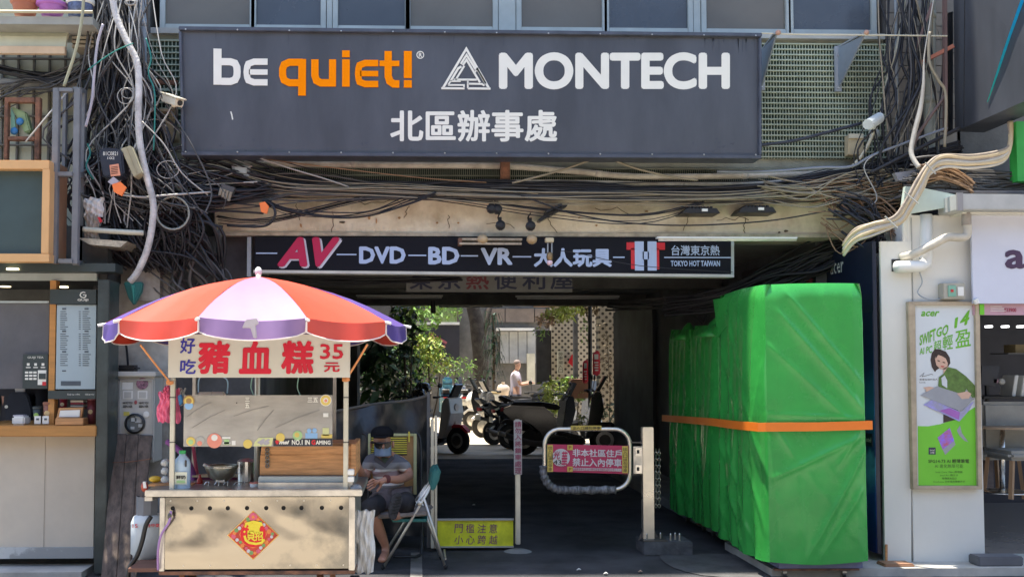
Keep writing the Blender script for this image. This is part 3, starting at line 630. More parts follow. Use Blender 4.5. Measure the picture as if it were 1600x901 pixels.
# ================================================================ tea shop at the left
ts = T('tea_shop', 'dark green and orange takeaway tea shop front with cream counter panel at the left', 'shop', P(40, 880, 7.9))
dg = M('shop_green', (.035,.05,.05), .45, var=.1); ow = M('orange_wood', (.5,.23,.06), .5, var=.12, scale=3, stretch=(1,1,8))
z3 = P(60, 412, 7.9).z
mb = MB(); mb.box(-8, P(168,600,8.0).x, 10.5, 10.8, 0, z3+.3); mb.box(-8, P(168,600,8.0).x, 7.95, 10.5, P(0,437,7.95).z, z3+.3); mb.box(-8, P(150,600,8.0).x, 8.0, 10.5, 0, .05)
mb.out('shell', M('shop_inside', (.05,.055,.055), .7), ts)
MB().bp(-60, 411, 180, 424, 7.75, 7.95).out('fascia', dg, ts)
MB().bp(-60, 424.2, 151, 438, 7.9, 7.94).out('pale_beam', M('pale_grey_beam', (.45,.5,.47), .6), ts)
for x, y, Y in ((20,419,7.74),(8,446,8.6),(98,447,8.6)): MB().lathe(P(x,y,Y+.0)+V((0,.0,0)), [(.045,0),(.045,-.012)], 16).out('downlight', M('downlight', (1,.8,.45), .4, emit=1.5), ts)
MB().bp(149.5, 437, 168, 896, 7.72, 7.98).out('column', M('column_green', (.045,.058,.055), .35, var=.35, scale=5), ts, bev=.005)
MB().bp(76.5, 438, 86, 665, 7.86, 7.94).out('orange_post', ow, ts)
MB().bp(-60, 470, 76, 473, 7.88, 7.9).out('white_strip', M('pale_grey_beam'), ts)
MB().bp(-60, 473.2, 76, 607, 7.9, 7.91).out('window', M('smoky_pane', (.16,.16,.17), .1, var=.2, scale=1.5, alpha=.75), ts)
MB().bp(78, 452, 150, 475, 7.84, 7.95).out('menu_header', dg, ts); MB().bp(75, 610, 149.4, 623, 7.84, 7.95).out('menu_footer', dg, ts)
txt('GUIJI', (121,466.5,138,471), 7.838, letw, ts, bold=.03, th=.003)
mb = MB(); mb.ribbon([(133,457),(130,456),(126.5,457.5),(125,461),(127,464),(131,465),(134,463),(134,460.5),(129.5,460.5)], 1.4, 7.834, 7.84); mb.out('round_emblem', letw, ts)
txt('Guiji tea coffee', (105,614.5,125,617.5), 7.838, letw, ts, th=.002); txt('@guiji', (133,614.5,147,617), 7.838, letw, ts, th=.002)
MB().bp(88, 476.2, 149.4, 607.5, 7.86, 7.95).out('menu_board', M('menu_pale', (.38,.47,.5), .4, var=.05, scale=2), ts)
mi = M('menu_ink', (.08,.1,.12), .6)
rr = random.Random(3); mb = MB()
for col, x_ in ((0,97),(1,132)):
    for g_, (ya, n_) in enumerate(((481,9),(516,8),(548,6))):
        mb.bp(x_, ya, x_+6, ya+2.4, 7.856, 7.86)
        for k in range(n_):
            yy = ya+5+k*3.4; mb.bp(x_-3, yy, x_-3+rr.uniform(7,13), yy+1.1, 7.857, 7.86)
            if col == 0: mb.bp(x_+26, yy, x_+29, yy+1.1, 7.857, 7.86)
mb.bp(95,595,126,602,7.857,7.86); mb.bp(97,578,103,580,7.857,7.86); mb.out('menu_print', mi, ts, kind='stuff')
MB().bp(35.5, 553, 74.5, 606.5, 7.86, 7.895).out('pay_notice', dg, ts)
txt('GUIJI TEA', (43,556.5,68,560.5), 7.858, letw, ts, th=.002); mb = MB()
for k in range(3): mb.bp(42+k*11.5, 567, 46+k*11.5, 571, 7.856, 7.86); mb.bp(40.5+k*11.5, 573, 47.5+k*11.5, 574.5, 7.856, 7.86)
for k in range(9): mb.bp(39+(k%3)*6.5, 580+(k//3)*5, 44+(k%3)*6.5, 583+(k//3)*5, 7.856, 7.86)
mb.bp(59,578,72,601,7.856,7.86); mb.out('pay_icons', letw, ts); MB().bp(66,596,71.5,602,7.85,7.856).out('red_icon', red, ts); MB().bp(60.5,583,71,592,7.85,7.856).out('screen_icon', dg, ts)
MB().bp(-60, 665, 150, 681.5, 7.7, 8.5).out('counter', ow, ts, bev=.004)
MB().bp(-60, 681.7, 147, 855, 7.86, 7.9).out('cream_panel', M('cream_panel', (.62,.54,.43), .6, var=.1, scale=1.2, bump=.05, bs=6), ts)
for x in (69,): MB().bp(x, 682, x+.8, 855, 7.857, 7.86).out('panel_joint', M('joint_tan', (.45,.38,.3), .7), ts)
MB().bp(-60, 855.2, 146, 872, 7.83, 7.9).out('marble_base', M('marble', (.42,.43,.42), .4, var=.25, scale=3, k2=(.45,.5)), ts)
MB().bp(-60, 872.2, 146, 892, 7.95, 8.0).out('base_gap_strip', dark, ts)  # near-black strip paints the shaded gap under the marble base
# lamp shade and goods on the counter
o = MB().lathe(P(4, 568, 8.5), [(.17,0),(.15,.07),(.06,.13),(.03,.2),(.03,.3)], 20).out('pendant_lamp', M('lamp_teal', (.01,.09,.085), .35), smooth=True); tg(o, 'teal pendant lamp shade behind the shop window', 'lamp')
o = T('napkin_box', 'small white box on the orange counter in front of the clerk', 'box', P(28, 664, 7.9)); MB().bp(18, 650, 38, 664, 7.82, 7.95).out('body', white, o, bev=.012); MB().bp(20, 648, 36, 650, 7.84, 7.92).out('slot', M('grey_tag'), o)
def cup(cx, y0_, y1_, rt, rb, Y, m_, label, lid=None, band=None, cat='cup'):
    s_ = 1600/Y; c = P(cx, y1_, Y); h = P(cx, y0_, Y).z-c.z
    o = T('paper_cup', label, cat, c)
    MB().lathe(c, [(rb/s_,0),(rt/s_,h)], 16).out('body', m_, o, smooth=True)
    MB().lathe(c+V((0,0,h)), [(rt/s_*1.07,0),(rt/s_*1.07,.012),(rt/s_*.9,.018)], 16).out('lid', lid or m_, o)
    MB().lathe(c+V((0,-rt/s_*.94,h*.55)), [(rt/s_*.5,0),(rt/s_*.5,-.004)], 14, 'y').out('round_mark', band or letw, o)
    return o
cup(76, 631, 662, 8.5, 6.5, 7.9, M('cup_brown', (.25,.1,.06), .5), 'tall brown paper cup with a pale ring mark beside the orange post', band=M('gold_mark', (.6,.42,.2), .5))
cup(59, 638, 660, 7.5, 6, 7.95, M('cup_dark', (.04,.05,.05), .5), 'dark cup with a green round mark behind two small cards', band=M('lime_mark', (.35,.55,.12), .5))
for i, x in enumerate((53.5, 66)):
    o = T('price_card', 'small white card standing on the counter, %s one of two' % ('left' if i == 0 else 'right'), 'card', P(x+5, 662, 7.8)); MB().bp(x, 649.5, x+10, 662, 7.8, 7.808).out('card', white, o, bev=.002); MB().bp(x+3, 653, x+7, 656, 7.795, 7.8).out('print', mi, o)
o = T('card_holder', 'brown wooden card holder tray with a printed sheet on the counter', 'holder', P(108, 663, 7.8))
MB().bp(86, 653, 130, 664, 7.74, 7.86).out('tray', wood, o, bev=.004); MB().poly([(88,653),(92,637),(130,636),(127,653)], 7.82, 7.85).out('back_board', wood, o); MB().poly([(92,651),(94,641),(125,640),(124,651)], 7.805, 7.82).out('sheet', white, o)
o = MB().bp(110,625,130,628,7.9,8).out('stacked_cups', M('cup_white', (.6,.55,.5), .5))
for k in range(3): MB().bp(110, 629+k*4, 130, 631+k*4, 7.9, 8).out('cup_rim', M('cup_red', (.35,.03,.07), .5) if k % 2 == 0 else M('cup_white'), o)
tg(o, 'short stack of red and white cups behind the card holder', 'cups')
cup(99, 624, 640, 6, 5, 8.0, M('cup_red'), 'dark red cup left of the stacked cups'); cup(143, 625, 664, 7, 6, 7.95, M('cup_dark_red', (.18,.04,.05), .5), 'tall dark red cup with pictures against the green column', band=M('gold_mark'))
# ================================================================ meter box, plank, teal umbrella
mx = T('meter_box', 'grey electric meter cabinet covered in stickers with a round glass meter on the white pier', 'cabinet', P(210, 720, 8.1))
mg = M('meter_grey', (.5,.49,.45), .5, var=.08)
MB().bp(182, 588, 241, 722, 8.05, 8.31).out('case', mg, mx, bev=.006); MB().bp(179, 580, 243, 588, 8.0, 8.31).out('hood', mg, mx, bev=.006)
for a, b, c, d in ((186,592,237,594.5),(186,714,237,717),(184.5,592,187,717),(236,592,238.5,717)): MB().bp(a,b,c,d,8.035,8.05).out('door_rim', M('rim_grey', (.4,.39,.36), .5), mx)
MB().lathe(P(211.5, 661, 8.05), [(.078,0),(.078,-.03),(.066,-.04),(.066,0)], 24, 'y').out('meter_ring', black, mx, smooth=False)
MB().lathe(P(211.5, 661, 8.05), [(.064,-.005),(.064,-.012)], 24, 'y').out('meter_glass', M('meter_glass', (.12,.14,.15), .1), mx)
for a, b, c, d in ((205,652,213,658),(204,666,210,670),(216,662,224,667),(211,650,221,660)): MB().bp(a,b,c,d,8.03,8.034).out('meter_dial', M('meter_pale', (.4,.44,.46), .4), mx)
for a, b, c, d in ((191,597,207,608),(192,610,207,623),(215,610,230,623)): MB().bp(a,b,c,d,8.045,8.05).out('sticker', white, mx)
for a in (192, 215): MB().bp(a+2,612,a+13,621.5,8.043,8.046).out('sticker', mg, mx)
for x in (192, 217):
    for k, s_ in enumerate(('HAVE YOU', 'SEEN HER')): txt(s_, (x,627+k*5.5,x+15,631+k*5.5), 8.048, black, mx, bold=.03, th=.002)
MB().lathe(P(222.5,599,8.05), [(.045,0),(.045,-.012)], 20, 'y').out('round_fan_sticker', M('pattern_round', (.25,.12,.17), .6, var=.6, scale=60), mx)
MB().poly([(193,643),(202,643),(202,649),(193,649)],8.045,8.05).out('sticker', M('sticker_yellow', (.6,.5,.1), .6), mx); MB().ball(P(212,628,8.045),.012,.004,.016).out('sticker', M('sticker_red',(.4,.1,.1),.6), mx)
MB().ball(P(228.5,647,8.045),.025,.004,.025).out('sticker', white, mx)
o = T('teal_umbrella', 'folded teal umbrella hanging upside down above the meter box', 'umbrella', P(208, 477, 8.1))
MB().poly([(192,440),(222,440),(220,455),(208,477),(200,465)], 8.05, 8.12).out('cloth', teal, o, bev=.01); MB().poly([(205,445),(210,445),(209,474)],8.03,8.05).out('fold', M('teal_light',(.04,.28,.24),.5), o)
o = T('black_case', 'black case lying on top of the meter box', 'case', P(197, 580, 8.1)); MB().bp(180,570,212,580,8.05,8.2).out('body', black, o, bev=.02)
MB().tube(pc([(200,570,8.1),(197,540,8.2),(192,535,8.2)]),.01,6).out('strap', black, o)
pk = T('wooden_plank', 'weathered grey brown plank board leaning on the pier beside the gas bottle', 'board', G(182, 902))
wp = M('weathered_wood', (.13,.095,.075), .9, var=.3, scale=5, stretch=(4,4,.5), bump=.3, bs=14, col2=(.07,.055,.045))
for a, b, c, d in (((178,679),(197,679),(181,908),(157,908)),((197.6,679),(216,679.5),(203,908),(181.8,908)),((216.6,680),(238,681),(212,905),(203.6,906))):
    pts = [P(a[0],a[1],8.0), P(b[0],b[1],8.0), P(c[0],c[1],7.45), P(d[0],d[1],7.45)]
    for p in pts[2:]: p.z = max(p.z, .005)
    MB().prism(pts, (0,.025,.006)).out('board', wp, pk, bev=.003)
MB().tube(pc([(171,722,7.87),(200,721,7.86),(237,716,7.87)]), .004, 5).out('tie_wire', rust, pk)
# ================================================================ the food cart
YC = 5.9
ct = T('food_cart', 'stainless steel street food cart with a banner and a striped umbrella', 'cart', (P(400,800,YC).x, 6.2, 0))
def brushed():
    m = M('dented_steel', (.34,.31,.26), .17, metal=1, var=.1, scale=1.5, col2=(.2,.195,.18), k2=(.46,.56))
    if 'b2' not in m: 
        m['b2'] = 1; t = m.node_tree; n = t.nodes.new('ShaderNodeTexNoise'); n.inputs['Scale'].default_value = 2.4; n.inputs['Detail'].default_value = 1.2; n.inputs['Distortion'].default_value = .25
        tc = t.nodes.new('ShaderNodeTexCoord'); mp = t.nodes.new('ShaderNodeMapping'); mp.inputs['Scale'].default_value = (1,1,1.6)
        b = t.nodes.new('ShaderNodeBump'); b.inputs['Strength'].default_value = .6; b.inputs['Distance'].default_value = .05
        t.links.new(tc.outputs['Object'], mp.inputs[0]); t.links.new(mp.outputs[0], n.inputs[0]); t.links.new(n.outputs['Fac'], b.inputs['Height']); t.links.new(b.outputs[0], t.nodes['Principled BSDF'].inputs['Normal'])
    return m
ds = brushed()
xL, xR = P(258,830,YC).x, P(545,830,YC).x; zT, zB = P(400,776,YC).z, P(400,888,YC).z; zh = P(400,793,YC).z
mb = MB(); hs = [P(x,793,YC).x for x in (270,299,328,356,386,416,443,471,503,533)]; r = .0125; e = .024
mb.quad((xL,YC,zB),(xR,YC,zB),(xR,YC,zh-e),(xL,YC,zh-e)); mb.quad((xL,YC,zh+e),(xR,YC,zh+e),(xR,YC,zT),(xL,YC,zT))
px_ = xL
for h in hs:
    mb.quad((px_,YC,zh-e),(h-e,YC,zh-e),(h-e,YC,zh+e),(px_,YC,zh+e)); px_ = h+e
    n = 16; b = len(mb.v)
    for k in range(n):
        a = 2*pi*k/n+pi/4; c, s = cos(a), sin(a); q = e/max(abs(c), abs(s)); mb.v += [V((h+c*q,YC,zh+s*q)), V((h+c*r,YC,zh+s*r)), V((h+c*r,YC+.01,zh+s*r))]
    for k in range(n):
        k2 = (k+1)%n; mb.f += [(b+3*k,b+3*k2,b+3*k2+1,b+3*k+1),(b+3*k+1,b+3*k2+1,b+3*k2+2,b+3*k+2)]
mb.quad((px_,YC,zh-e),(xR,YC,zh-e),(xR,YC,zh+e),(px_,YC,zh+e)); mb.out('front_panel', ds, ct)
MB().box(xL, xR, YC+.012, YC+.62, zB+.01, zT-.01).out('inner_box', dark, ct)
MB().box(xL-.03, xL-.001, YC-.01, YC+.63, zB-.01, zT).out('corner_plate', steelw, ct, bev=.003); MB().box(xR+.001, xR+.035, YC-.01, YC+.63, zB-.01, zT).out('corner_plate', steelw, ct, bev=.003)
MB().box(xL-.03, xR+.035, YC-.012, YC+.6, zB-.03, zB-.011).out('bottom_rail', rust, ct)
MB().bp(226, 765, 566, 775, YC-.03, YC+.66).out('counter_top', steelw, ct, bev=.004)
for k in range(14): MB().lathe(V((xL+.03+k*(xR-xL-.06)/13, YC, zB+.02 if k%2 else zT-.02)), [(.004,0),(.004,-.003)], 8, 'y').out('rivet', steelw, ct)
for x0_, x1_, Y in ((265,272.5,5.93),(536.5,544,5.93)):
    MB().bp(x0_, 590, x1_, 765, Y, Y+.03).out('post', M('post_alu', (.62,.6,.5), .4, metal=.5), ct, bev=.003)
    MB().bp(x0_, 590, x1_, 592, Y+.6, Y+.63)
    for yy in (620, 690): MB().bp(x0_-.6, yy, x1_+.6, yy+1.2, Y-.004, Y+.034).out('tie', black, ct)
for x0_ in (300, 520): MB().bp(x0_, 560, x0_+5, 765, 6.5, 6.53).out('post', steelw, ct)
for yy in (737, 748): MB().bp(543, yy-4, 553, yy+5, 5.9, 5.95).out('hinge', white, ct, bev=.004)
wl = T
for x in (298, 566-12): 
    w_ = MB().lathe(V((P(x,895,6.0).x, 6.0, .17)), [(.09,-.025),(.17,-.025),(.17,.025),(.09,.025)], 24, 'x', cap=False).out('wheel', blackr, ct)
    MB().lathe(V((P(x,895,6.0).x, 6.0, .17)), [(.1,-.012),(.1,.012)], 16, 'x').out('hub', steelw, w_)
MB().tube([(xL, 6.0, .17), (xR, 6.0, .17)], .015, 8).out('axle', rust, ct)
for x in (285, 520): MB().box(P(x,880,6).x-.015, P(x,880,6).x+.015, 5.985, 6.015, .17, zB-.03).out('axle_strut', rust, ct)
for x in (300, 500): MB().box(P(x,880,6.4).x-.02, P(x,880,6.4).x+.02, 6.4, 6.44, 0, zB).out('rear_leg', rust, ct)
# side shelf board with the gas bottle
MB().bp(200, 887, 262, 893, 5.95, 6.5).out('side_board', M('brown_board', (.17,.08,.055), .7), ct)
MB().bp(226, 776, 238, 782, 5.9, 6.5).out('side_bracket', steelw, ct)
# banner
bn = T('banner_board', 'white board with red and blue brush characters and the price 35 under the umbrella', 'sign', P(405, 589, 5.86))
MB().bp(263, 522, 547, 589.5, 5.86, 5.875).out('board', M('banner_white', (.62,.63,.57), .55, var=.04), bn)
bl_ = M('brush_blue', (.03,.03,.36), .5); rd_ = M('brush_red', (.62,.01,.04), .5)
txt('好', (281,527,305,552), 5.858, bl_, bn, bold=.02, shear=.05); txt('吃', (281,561,306,584), 5.858, bl_, bn, bold=.02, shear=.05)
for ch, x in (('豬',309),('血',373),('糕',439)): txt(ch, (x,532,x+51,584), 5.858, rd_, bn, bold=.04, shear=.04, th=.003)
txt('35', (500,537,536.5,561), 5.858, rd_, bn, bold=.02); txt('元', (506,566,531,581), 5.858, rd_, bn, bold=.035)
# clear screen
gs = T('acrylic_screen', 'dusty clear acrylic screen with painted reflections and stickers above the cart counter', 'screen', P(403, 697, 5.9))
MB().bp(287, 617, 519.5, 697, 5.9, 5.904).out('sheet', M('dusty_reflection_acrylic', (.5,.475,.42), .06, var=.3, scale=1.2, alpha=.66, stretch=(1,1,3)), gs)  # dust tint lightened to carry the pale street reflections in its colour
Yg = 5.899
MB().bp(427, 684.5, 519, 696.5, Yg-.002, Yg).out('strip_sticker', M('strip_dark', (.03,.03,.04), .4), gs)
txt('msi', (436,687.5,452,693.5), Yg-.002, letw, gs, bold=.05, shear=.3, th=.002); txt('NO.1 IN', (456,686.5,484,694.5), Yg-.002, letw, gs, bold=.03, th=.002); txt('G', (486.5,686.5,493,694.5), Yg-.002, red, gs, bold=.06, th=.002); txt('AMING', (493.5,687.5,516.5,694), Yg-.002, letw, gs, bold=.03, th=.002)
MB().poly([(430,688),(433,687),(436,688),(435,692),(433,694),(431,692)], Yg-.004, Yg-.002).out('red_shield', red, gs)
MB().poly([(398,690),(404,683.5),(427,683),(424,696),(396,696.5)], Yg-.003, Yg).out('sticker', M('pale_yellow', (.6,.62,.3), .5), gs); txt('46', (402,685,422,695), Yg-.004, M('grey_tag'), gs, bold=.08, shear=.3, th=.002)
def disc(x, y, rx, m_, d=0): 
    MB().ball(P(x,y,Yg-.002-d), rx/271, .0016, rx/271, 16, 8).out('sticker', m_, gs)
sy, sr, sb, sg_, sw = M('st_yellow',(.65,.5,.12),.5), M('st_salmon',(.7,.25,.18),.5), M('st_blue',(.25,.45,.7),.5), M('st_green',(.35,.55,.25),.5), M('st_white',(.7,.7,.65),.5)
for a in ((295,626,9,M('st_brown',(.35,.22,.08),.5),0),(295,626,7,sy,.001),(295,626,4.5,M('st_brown'),.002),(295,633,6.5,sb,.001),(509,625,9,sw,0),(509,625,8,sy,.001),(509,625,4,M('st_white'),.002),(509,625.5,2.5,sr,.003),(335,688,11.5,sr,0),(335,683.5,5,sw,.001),(298,689,7,sy,0),(298,690,4,sg_,.001),(313,688,6.5,M('st_grey',(.4,.4,.36),.5),0),(312,692,4,sr,.001),(465,680,7.5,sg_,0),(464,679,4,sy,.001),(483,672.5,3.6,sb,0),(491.5,672,3.6,sb,0),(387,693,7,sy,0),(438,683,7,sy,0)): disc(*a)
for a, b, c, d, m_ in ((329,687,341,690,sw),(329,692,341,694.5,sw),(347,682,360,685,sw),(350,686,358,694,sg_),(348,690,360,693,sw),(362,688,368,695,sw),(477,676,496,685,sb),(502,678,519,684,M('st_yellow')),(504,668,514,680,M('pale_yellow')),(505,645,513,651,sw),(369,628,370.5,630,M('ink')),): MB().bp(a,b,c,d,Yg-.0018,Yg).out('sticker', m_, gs)
txt('三', (383,620.5,390,627), Yg, letw, gs, bold=.03, th=.002); txt('五', (383,629,390,637), Yg, letw, gs, bold=.03, th=.002); txt('三五', (480.5,620.5,497,628), Yg, letw, gs, bold=.03, th=.002)
for x in (390, 456): o = MB().tube(pc([(x*1.0+4+ (x-390)*.1,589,5.95),(x+(x-390)*.1+2,605,5.95),(x+(x-390)*.1+7,618,5.93)]), .0035, 5).out('hanging_string', M('mint_cord', (.2,.36,.3), .7)); tg(o, 'thin green cord hanging %s of the umbrella pole behind the screen' % ('just left' if x == 390 else 'well right'), 'cord')
# wooden stove chest with steel base
wb = T('wooden_chest', 'open wooden chest of horizontal boards on the cart above a steel tray', 'chest', P(480, 764, 6.05))
for a, b in ((697,709.5),(710,742)): MB().poly([(408.5 if a < 700 else 406.5,a),(555,a-1),(555,b),(407 if a<700 else 405.5,b)], 6.05, 6.09).out('board', wood, wb, bev=.003)
MB().bp(548, 693, 556, 743, 6.03, 6.5).out('end_board', wood, wb, bev=.003); MB().bp(409, 692, 555, 697, 6.1, 6.4).out('board', wood, wb)
MB().poly([(404,744),(538,744),(539,753),(403,753)], 6.0, 6.1).out('steel_edge', alum, wb, bev=.002); MB().poly([(403.5,753.5),(551,753.5),(551,765),(402.5,765)], 5.96, 6.5).out('steel_tray', steelw, wb)
for k in range(5): MB().lathe(P(418,702+k*6.3,6.045), [(.011,0),(.014,-.006),(.006,-.008)], 10, 'y', cap=False).out('chain_link', M('dull_iron',(.12,.11,.1),.5,metal=.6), wb)
# bowls, pot, bottles
wk = T('wok', 'steel mixing bowl on a wire trivet with a white brush inside on the cart', 'bowl', P(345, 752, 6.15))
c = P(346, 752, 6.15); s_ = 260
MB().lathe(c, [(.03,0),(.075,.03),(.1,.09),(.1,.096),(.093,.09)], 24, cap=False).out('bowl', M('bowl_steel', (.3,.28,.2), .35, metal=.9, var=.2), wk, smooth=True)
MB().lathe(c+V((0,0,.088)), [(.1,0),(.1,.01)], 24, cap=False).out('rim', steel, wk)
MB().bp(337, 749, 351, 753, 6.1, 6.2).out('foot', steelw, wk)
MB().bar(P(318,725,6.15), P(334,733,6.15), .02, .015).out('brush', white, wk)
for x in (322, 338, 352, 368, 378, 392): MB().tube(pc([(x-3,757,6.1),(x,753,6.1),(x+4,753,6.1),(x+2,765,6.1)],3), .003, 5).out('trivet_leg', steelw, wk)
po = T('cooking_pot', 'tall shiny pot at the middle of the cart behind the pole', 'pot', P(384, 751, 6.3)); c = P(385,751,6.3)
MB().lathe(c, [(.055,0),(.055,.12),(.058,.122)], 20).out('body', steel, po, smooth=False); MB().lathe(c+V((0,0,.122)), [(.057,0),(.04,.012),(.01,.016)], 20).out('lid', steelw, po)
bo = T('water_jug', 'milky plastic jug with green cap and printed label at the left end of the cart', 'bottle', P(285, 765, 6.0)); c = P(284.5,765,6.0)
MB().lathe(c, [(.044,0),(.047,.01),(.047,.15),(.042,.175),(.02,.2),(.018,.21)], 20).out('body', M('milky', (.42,.55,.66), .3, var=.03), bo, smooth=True)
MB().lathe(c+V((0,0,.21)), [(.02,0),(.02,.018)], 12).out('cap', M('cap_green', (.04,.4,.12), .4), bo)
MB().bp(273, 737, 292, 756, 5.945, 5.952).out('label', M('label_cream', (.6,.62,.5), .5), bo); txt('鮮奶', (275,742,290,748), 5.944, black, bo, bold=.03, th=.002); MB().bp(276,750,289,754,5.942,5.945).out('label_band', M('st_green'), bo)
MB().bp(288.5, 718, 291.5, 729, 5.95, 5.96).out('handle_gap', M('dim_panel'), bo, bev=.003)
for k in range(3):
    o = T('spice_jar', 'clear round dispenser cup stuck on the left cart post, %s of three' % ('top','middle','bottom')[k], 'jar', P(257, 730+k*13, 6.0), 'clear dispenser cups on the cart post')
    MB().lathe(P(258, 722+k*13, 6.02), [(.02,.03),(.022,0),(.018,-.03)], 14, 'y').out('cup', M('clear_plastic', (.6,.6,.57), .15, var=0, alpha=.7), o, smooth=True)
o = T('maroon_tray', 'maroon tray behind the jug and bowl on the cart', 'tray', P(350, 765, 6.4)); MB().bp(296, 745, 392, 764, 6.4, 6.45).out('tray', M('maroon', (.16,.015,.06), .5), o); MB().bp(300,742,388,745,6.38,6.46).out('rim', M('tan_lid'), o)
o = MB().tube(pc([(262,690,6.5),(285,708,6.4),(300,735,6.4),(304,760,6.4)]), .02, 6).out('purple_strap', M('plum', (.2,.05,.18), .7), smooth=True); tg(o, 'plum coloured twisted strap hanging behind the jug', 'strap')
o = MB().tube([P(301,690,6.45), P(308,742,6.45)], .012, 6).out('red_rod', M('cup_red')); tg(o, 'dark red rod standing at the back of the cart', 'rod')
o = T('yellow_tool', 'yellow clip and wooden spatula at the left end of the counter', 'tool', P(240,762,6.2)); MB().ball(P(243,748,6.2), .04,.02,.02).out('clip', M('yellow_plastic',(.6,.38,.02),.4), o, smooth=True); MB().bp(232,756,300,759,6.1,6.2).out('spatula', wood, o); MB().ball(P(226,760,6.0),.022,.02,.03).out('red_knob', M('red_knob',(.4,.06,.03),.4), o, smooth=True); MB().poly([(223,752),(227,752),(229,762),(224,762)],5.98,6.0).out('white_lever', white, o)
pt = T('paper_towel_roll', 'paper towel roll in a clear bag hanging on blue cord under the banner', 'roll', P(330, 640, 6.0))
MB().tube([P(309,625,5.98), P(352,625,5.98)], .05, 20).out('roll', M('tissue', (.66,.62,.5), .8, bump=.1), pt, bev=.01)
MB().tube([P(331.5,625,5.98), P(332.5,625,5.98)], .0515, 20).out('band', M('tissue_seam',(.5,.47,.38),.8), pt)
MB().tube(pc([(310,613,5.98),(312,590,5.98),(330,585,5.98),(354,592,5.98),(355,614,5.98)]), .004, 6).out('cord', M('cord_blue',(.25,.4,.55),.5), pt)
MB().poly([(304,618),(308,614),(309,637),(303,632)],5.95,6.0).out('bag_end', M('clear_plastic'), pt)
o = T('sauce_bottle', 'small red sauce bottle behind the bowl on the cart counter', 'bottle', P(312,764,6.2)); MB().lathe(P(312,764,6.2), [(.018,0),(.02,.05),(.008,.075),(.006,.09)], 12).out('body', M('sauce_red',(.4,.03,.02),.3), o, smooth=True)
o = T('lidded_tub', 'cream lidded tub on the counter between the bowl and the wooden chest', 'tub', P(397,764,6.05)); MB().lathe(P(397,764,6.05), [(.022,0),(.026,.035)], 16).out('body', white, o); MB().lathe(P(397,764,6.05)+V((0,0,.035)), [(.028,0),(.028,.006)], 16).out('lid', M('st_salmon',(.7,.25,.18),.5), o)
o = T('folded_rag', 'crumpled grey rag lying on the counter by the right cart post', 'cloth', P(556,764,5.95)); mb = MB(); mb.ball(P(556,765,5.95)+V((0,0,.012)), .035,.04,.018, 14, 8); rq = random.Random(3); mb.v = [p+V((rq.uniform(-.005,.005),rq.uniform(-.005,.005),rq.uniform(-.003,.006))) for p in mb.v]; mb.out('rag', M('rag_grey',(.3,.3,.3),.9), o, smooth=True)
for (xa_, ya_, xb_, yb_) in ((300,668,352,640),(365,650,420,634),(430,668,500,640),(292,650,330,628),(402,672,428,640)): MB().ribbon([(xa_,ya_),((xa_+xb_)/2,(ya_+yb_)/2-2),(xb_,yb_)], .7, 5.8975, 5.8995).out('reflected_joint', M('reflected_joint_dark',(.2,.19,.18),.4), gs)  # diagonal strips paint reflected road joints onto the screen
pb = T('pink_bag', 'bunch of pink plastic bags hanging on the left cart post', 'bag', P(262, 660, 6.0))
rr = random.Random(5)
def wrinkly(x0_, y0_, x1_, y1_, Y, m_, par, d=.03, nm='bag', sk=0, n=16):
    a, b, c, d2 = P(x0_+sk,y0_,Y), P(x1_+sk,y0_,Y), P(x1_,y1_,Y), P(x0_,y1_,Y)
    ph = rr.uniform(0,9)
    def fn(side): return lambda u, v: a.lerp(b,u).lerp(d2.lerp(c,u),v) + V((sin(v*9+ph)*.006, side*d*(sin(pi*u)**.5)*(.4+.6*sin(pi*min(1,.15+v*.8))) + .008*sin(u*23+v*7+ph)+.006*sin(u*11-v*17), sin(u*13+ph)*.006))
    mb = MB(); mb.grid(fn(-1), n, n); mb.grid(fn(1), n, n); return mb.out(nm, m_, par, smooth=True)
pkm = M('pink_plastic', (.8,.16,.3), .45, var=.1, scale=12, bump=.3, bs=40)
wrinkly(245,612,264,659,5.99,pkm,pb,.02,sk=3); wrinkly(262,606,282,660,6.03,pkm,pb,.025,sk=-2); wrinkly(256,603,266,622,5.98,pkm,pb,.012,'knot')
MB().poly([(277,618),(283,615),(286,628),(280,634)],5.95,5.98).out('blue_peg', M('blue_plastic'), pb, bev=.004); wrinkly(274,607,290,632,6.05,M('clear_plastic'),pb,.02,'clear_bag')
# price diamond
dm = T('new_year_diamond', 'red and gold new year diamond poster with merged brush characters on the cart front', 'poster', P(396, 874, YC))
cx, cy, hw, hh = 395.5, 835.5, 40.5, 38.5
def dia(k, y, nm, m_): MB().poly([(cx,cy-hh*k),(cx+hw*k,cy),(cx,cy+hh*k),(cx-hw*k,cy)], y-.002, y).out(nm, m_, dm)
dia(1, YC-.002, 'gold_border', M('gold_paper',(.8,.45,.1),.5)); dia(.95, YC-.0045, 'sheet', M('diamond_red',(.6,.06,.03),.5,var=.3,scale=20))
rr = random.Random(11); fl = [M('fl_pink',(.7,.12,.18),.5), M('fl_white',(.6,.6,.6),.5), M('fl_green',(.2,.35,.12),.5), M('fl_orange',(.8,.25,.06),.5)]
for s in range(4):
    for k in range(7):
        t = .08+k*.14; ang = s; pA = [(cx,cy-hh*.8),(cx+hw*.8,cy),(cx,cy+hh*.8),(cx-hw*.8,cy)]; a = pA[s]; b = pA[(s+1)%4]
        x, y = a[0]+(b[0]-a[0])*t, a[1]+(b[1]-a[1])*t
        MB().lathe(P(x+rr.uniform(-1,1),y+rr.uniform(-1,1),YC-.0066), [(rr.uniform(.009,.014),0),(.006,-.002)], 7, 'y').out('flower', fl[(k*3+s)%4], dm)
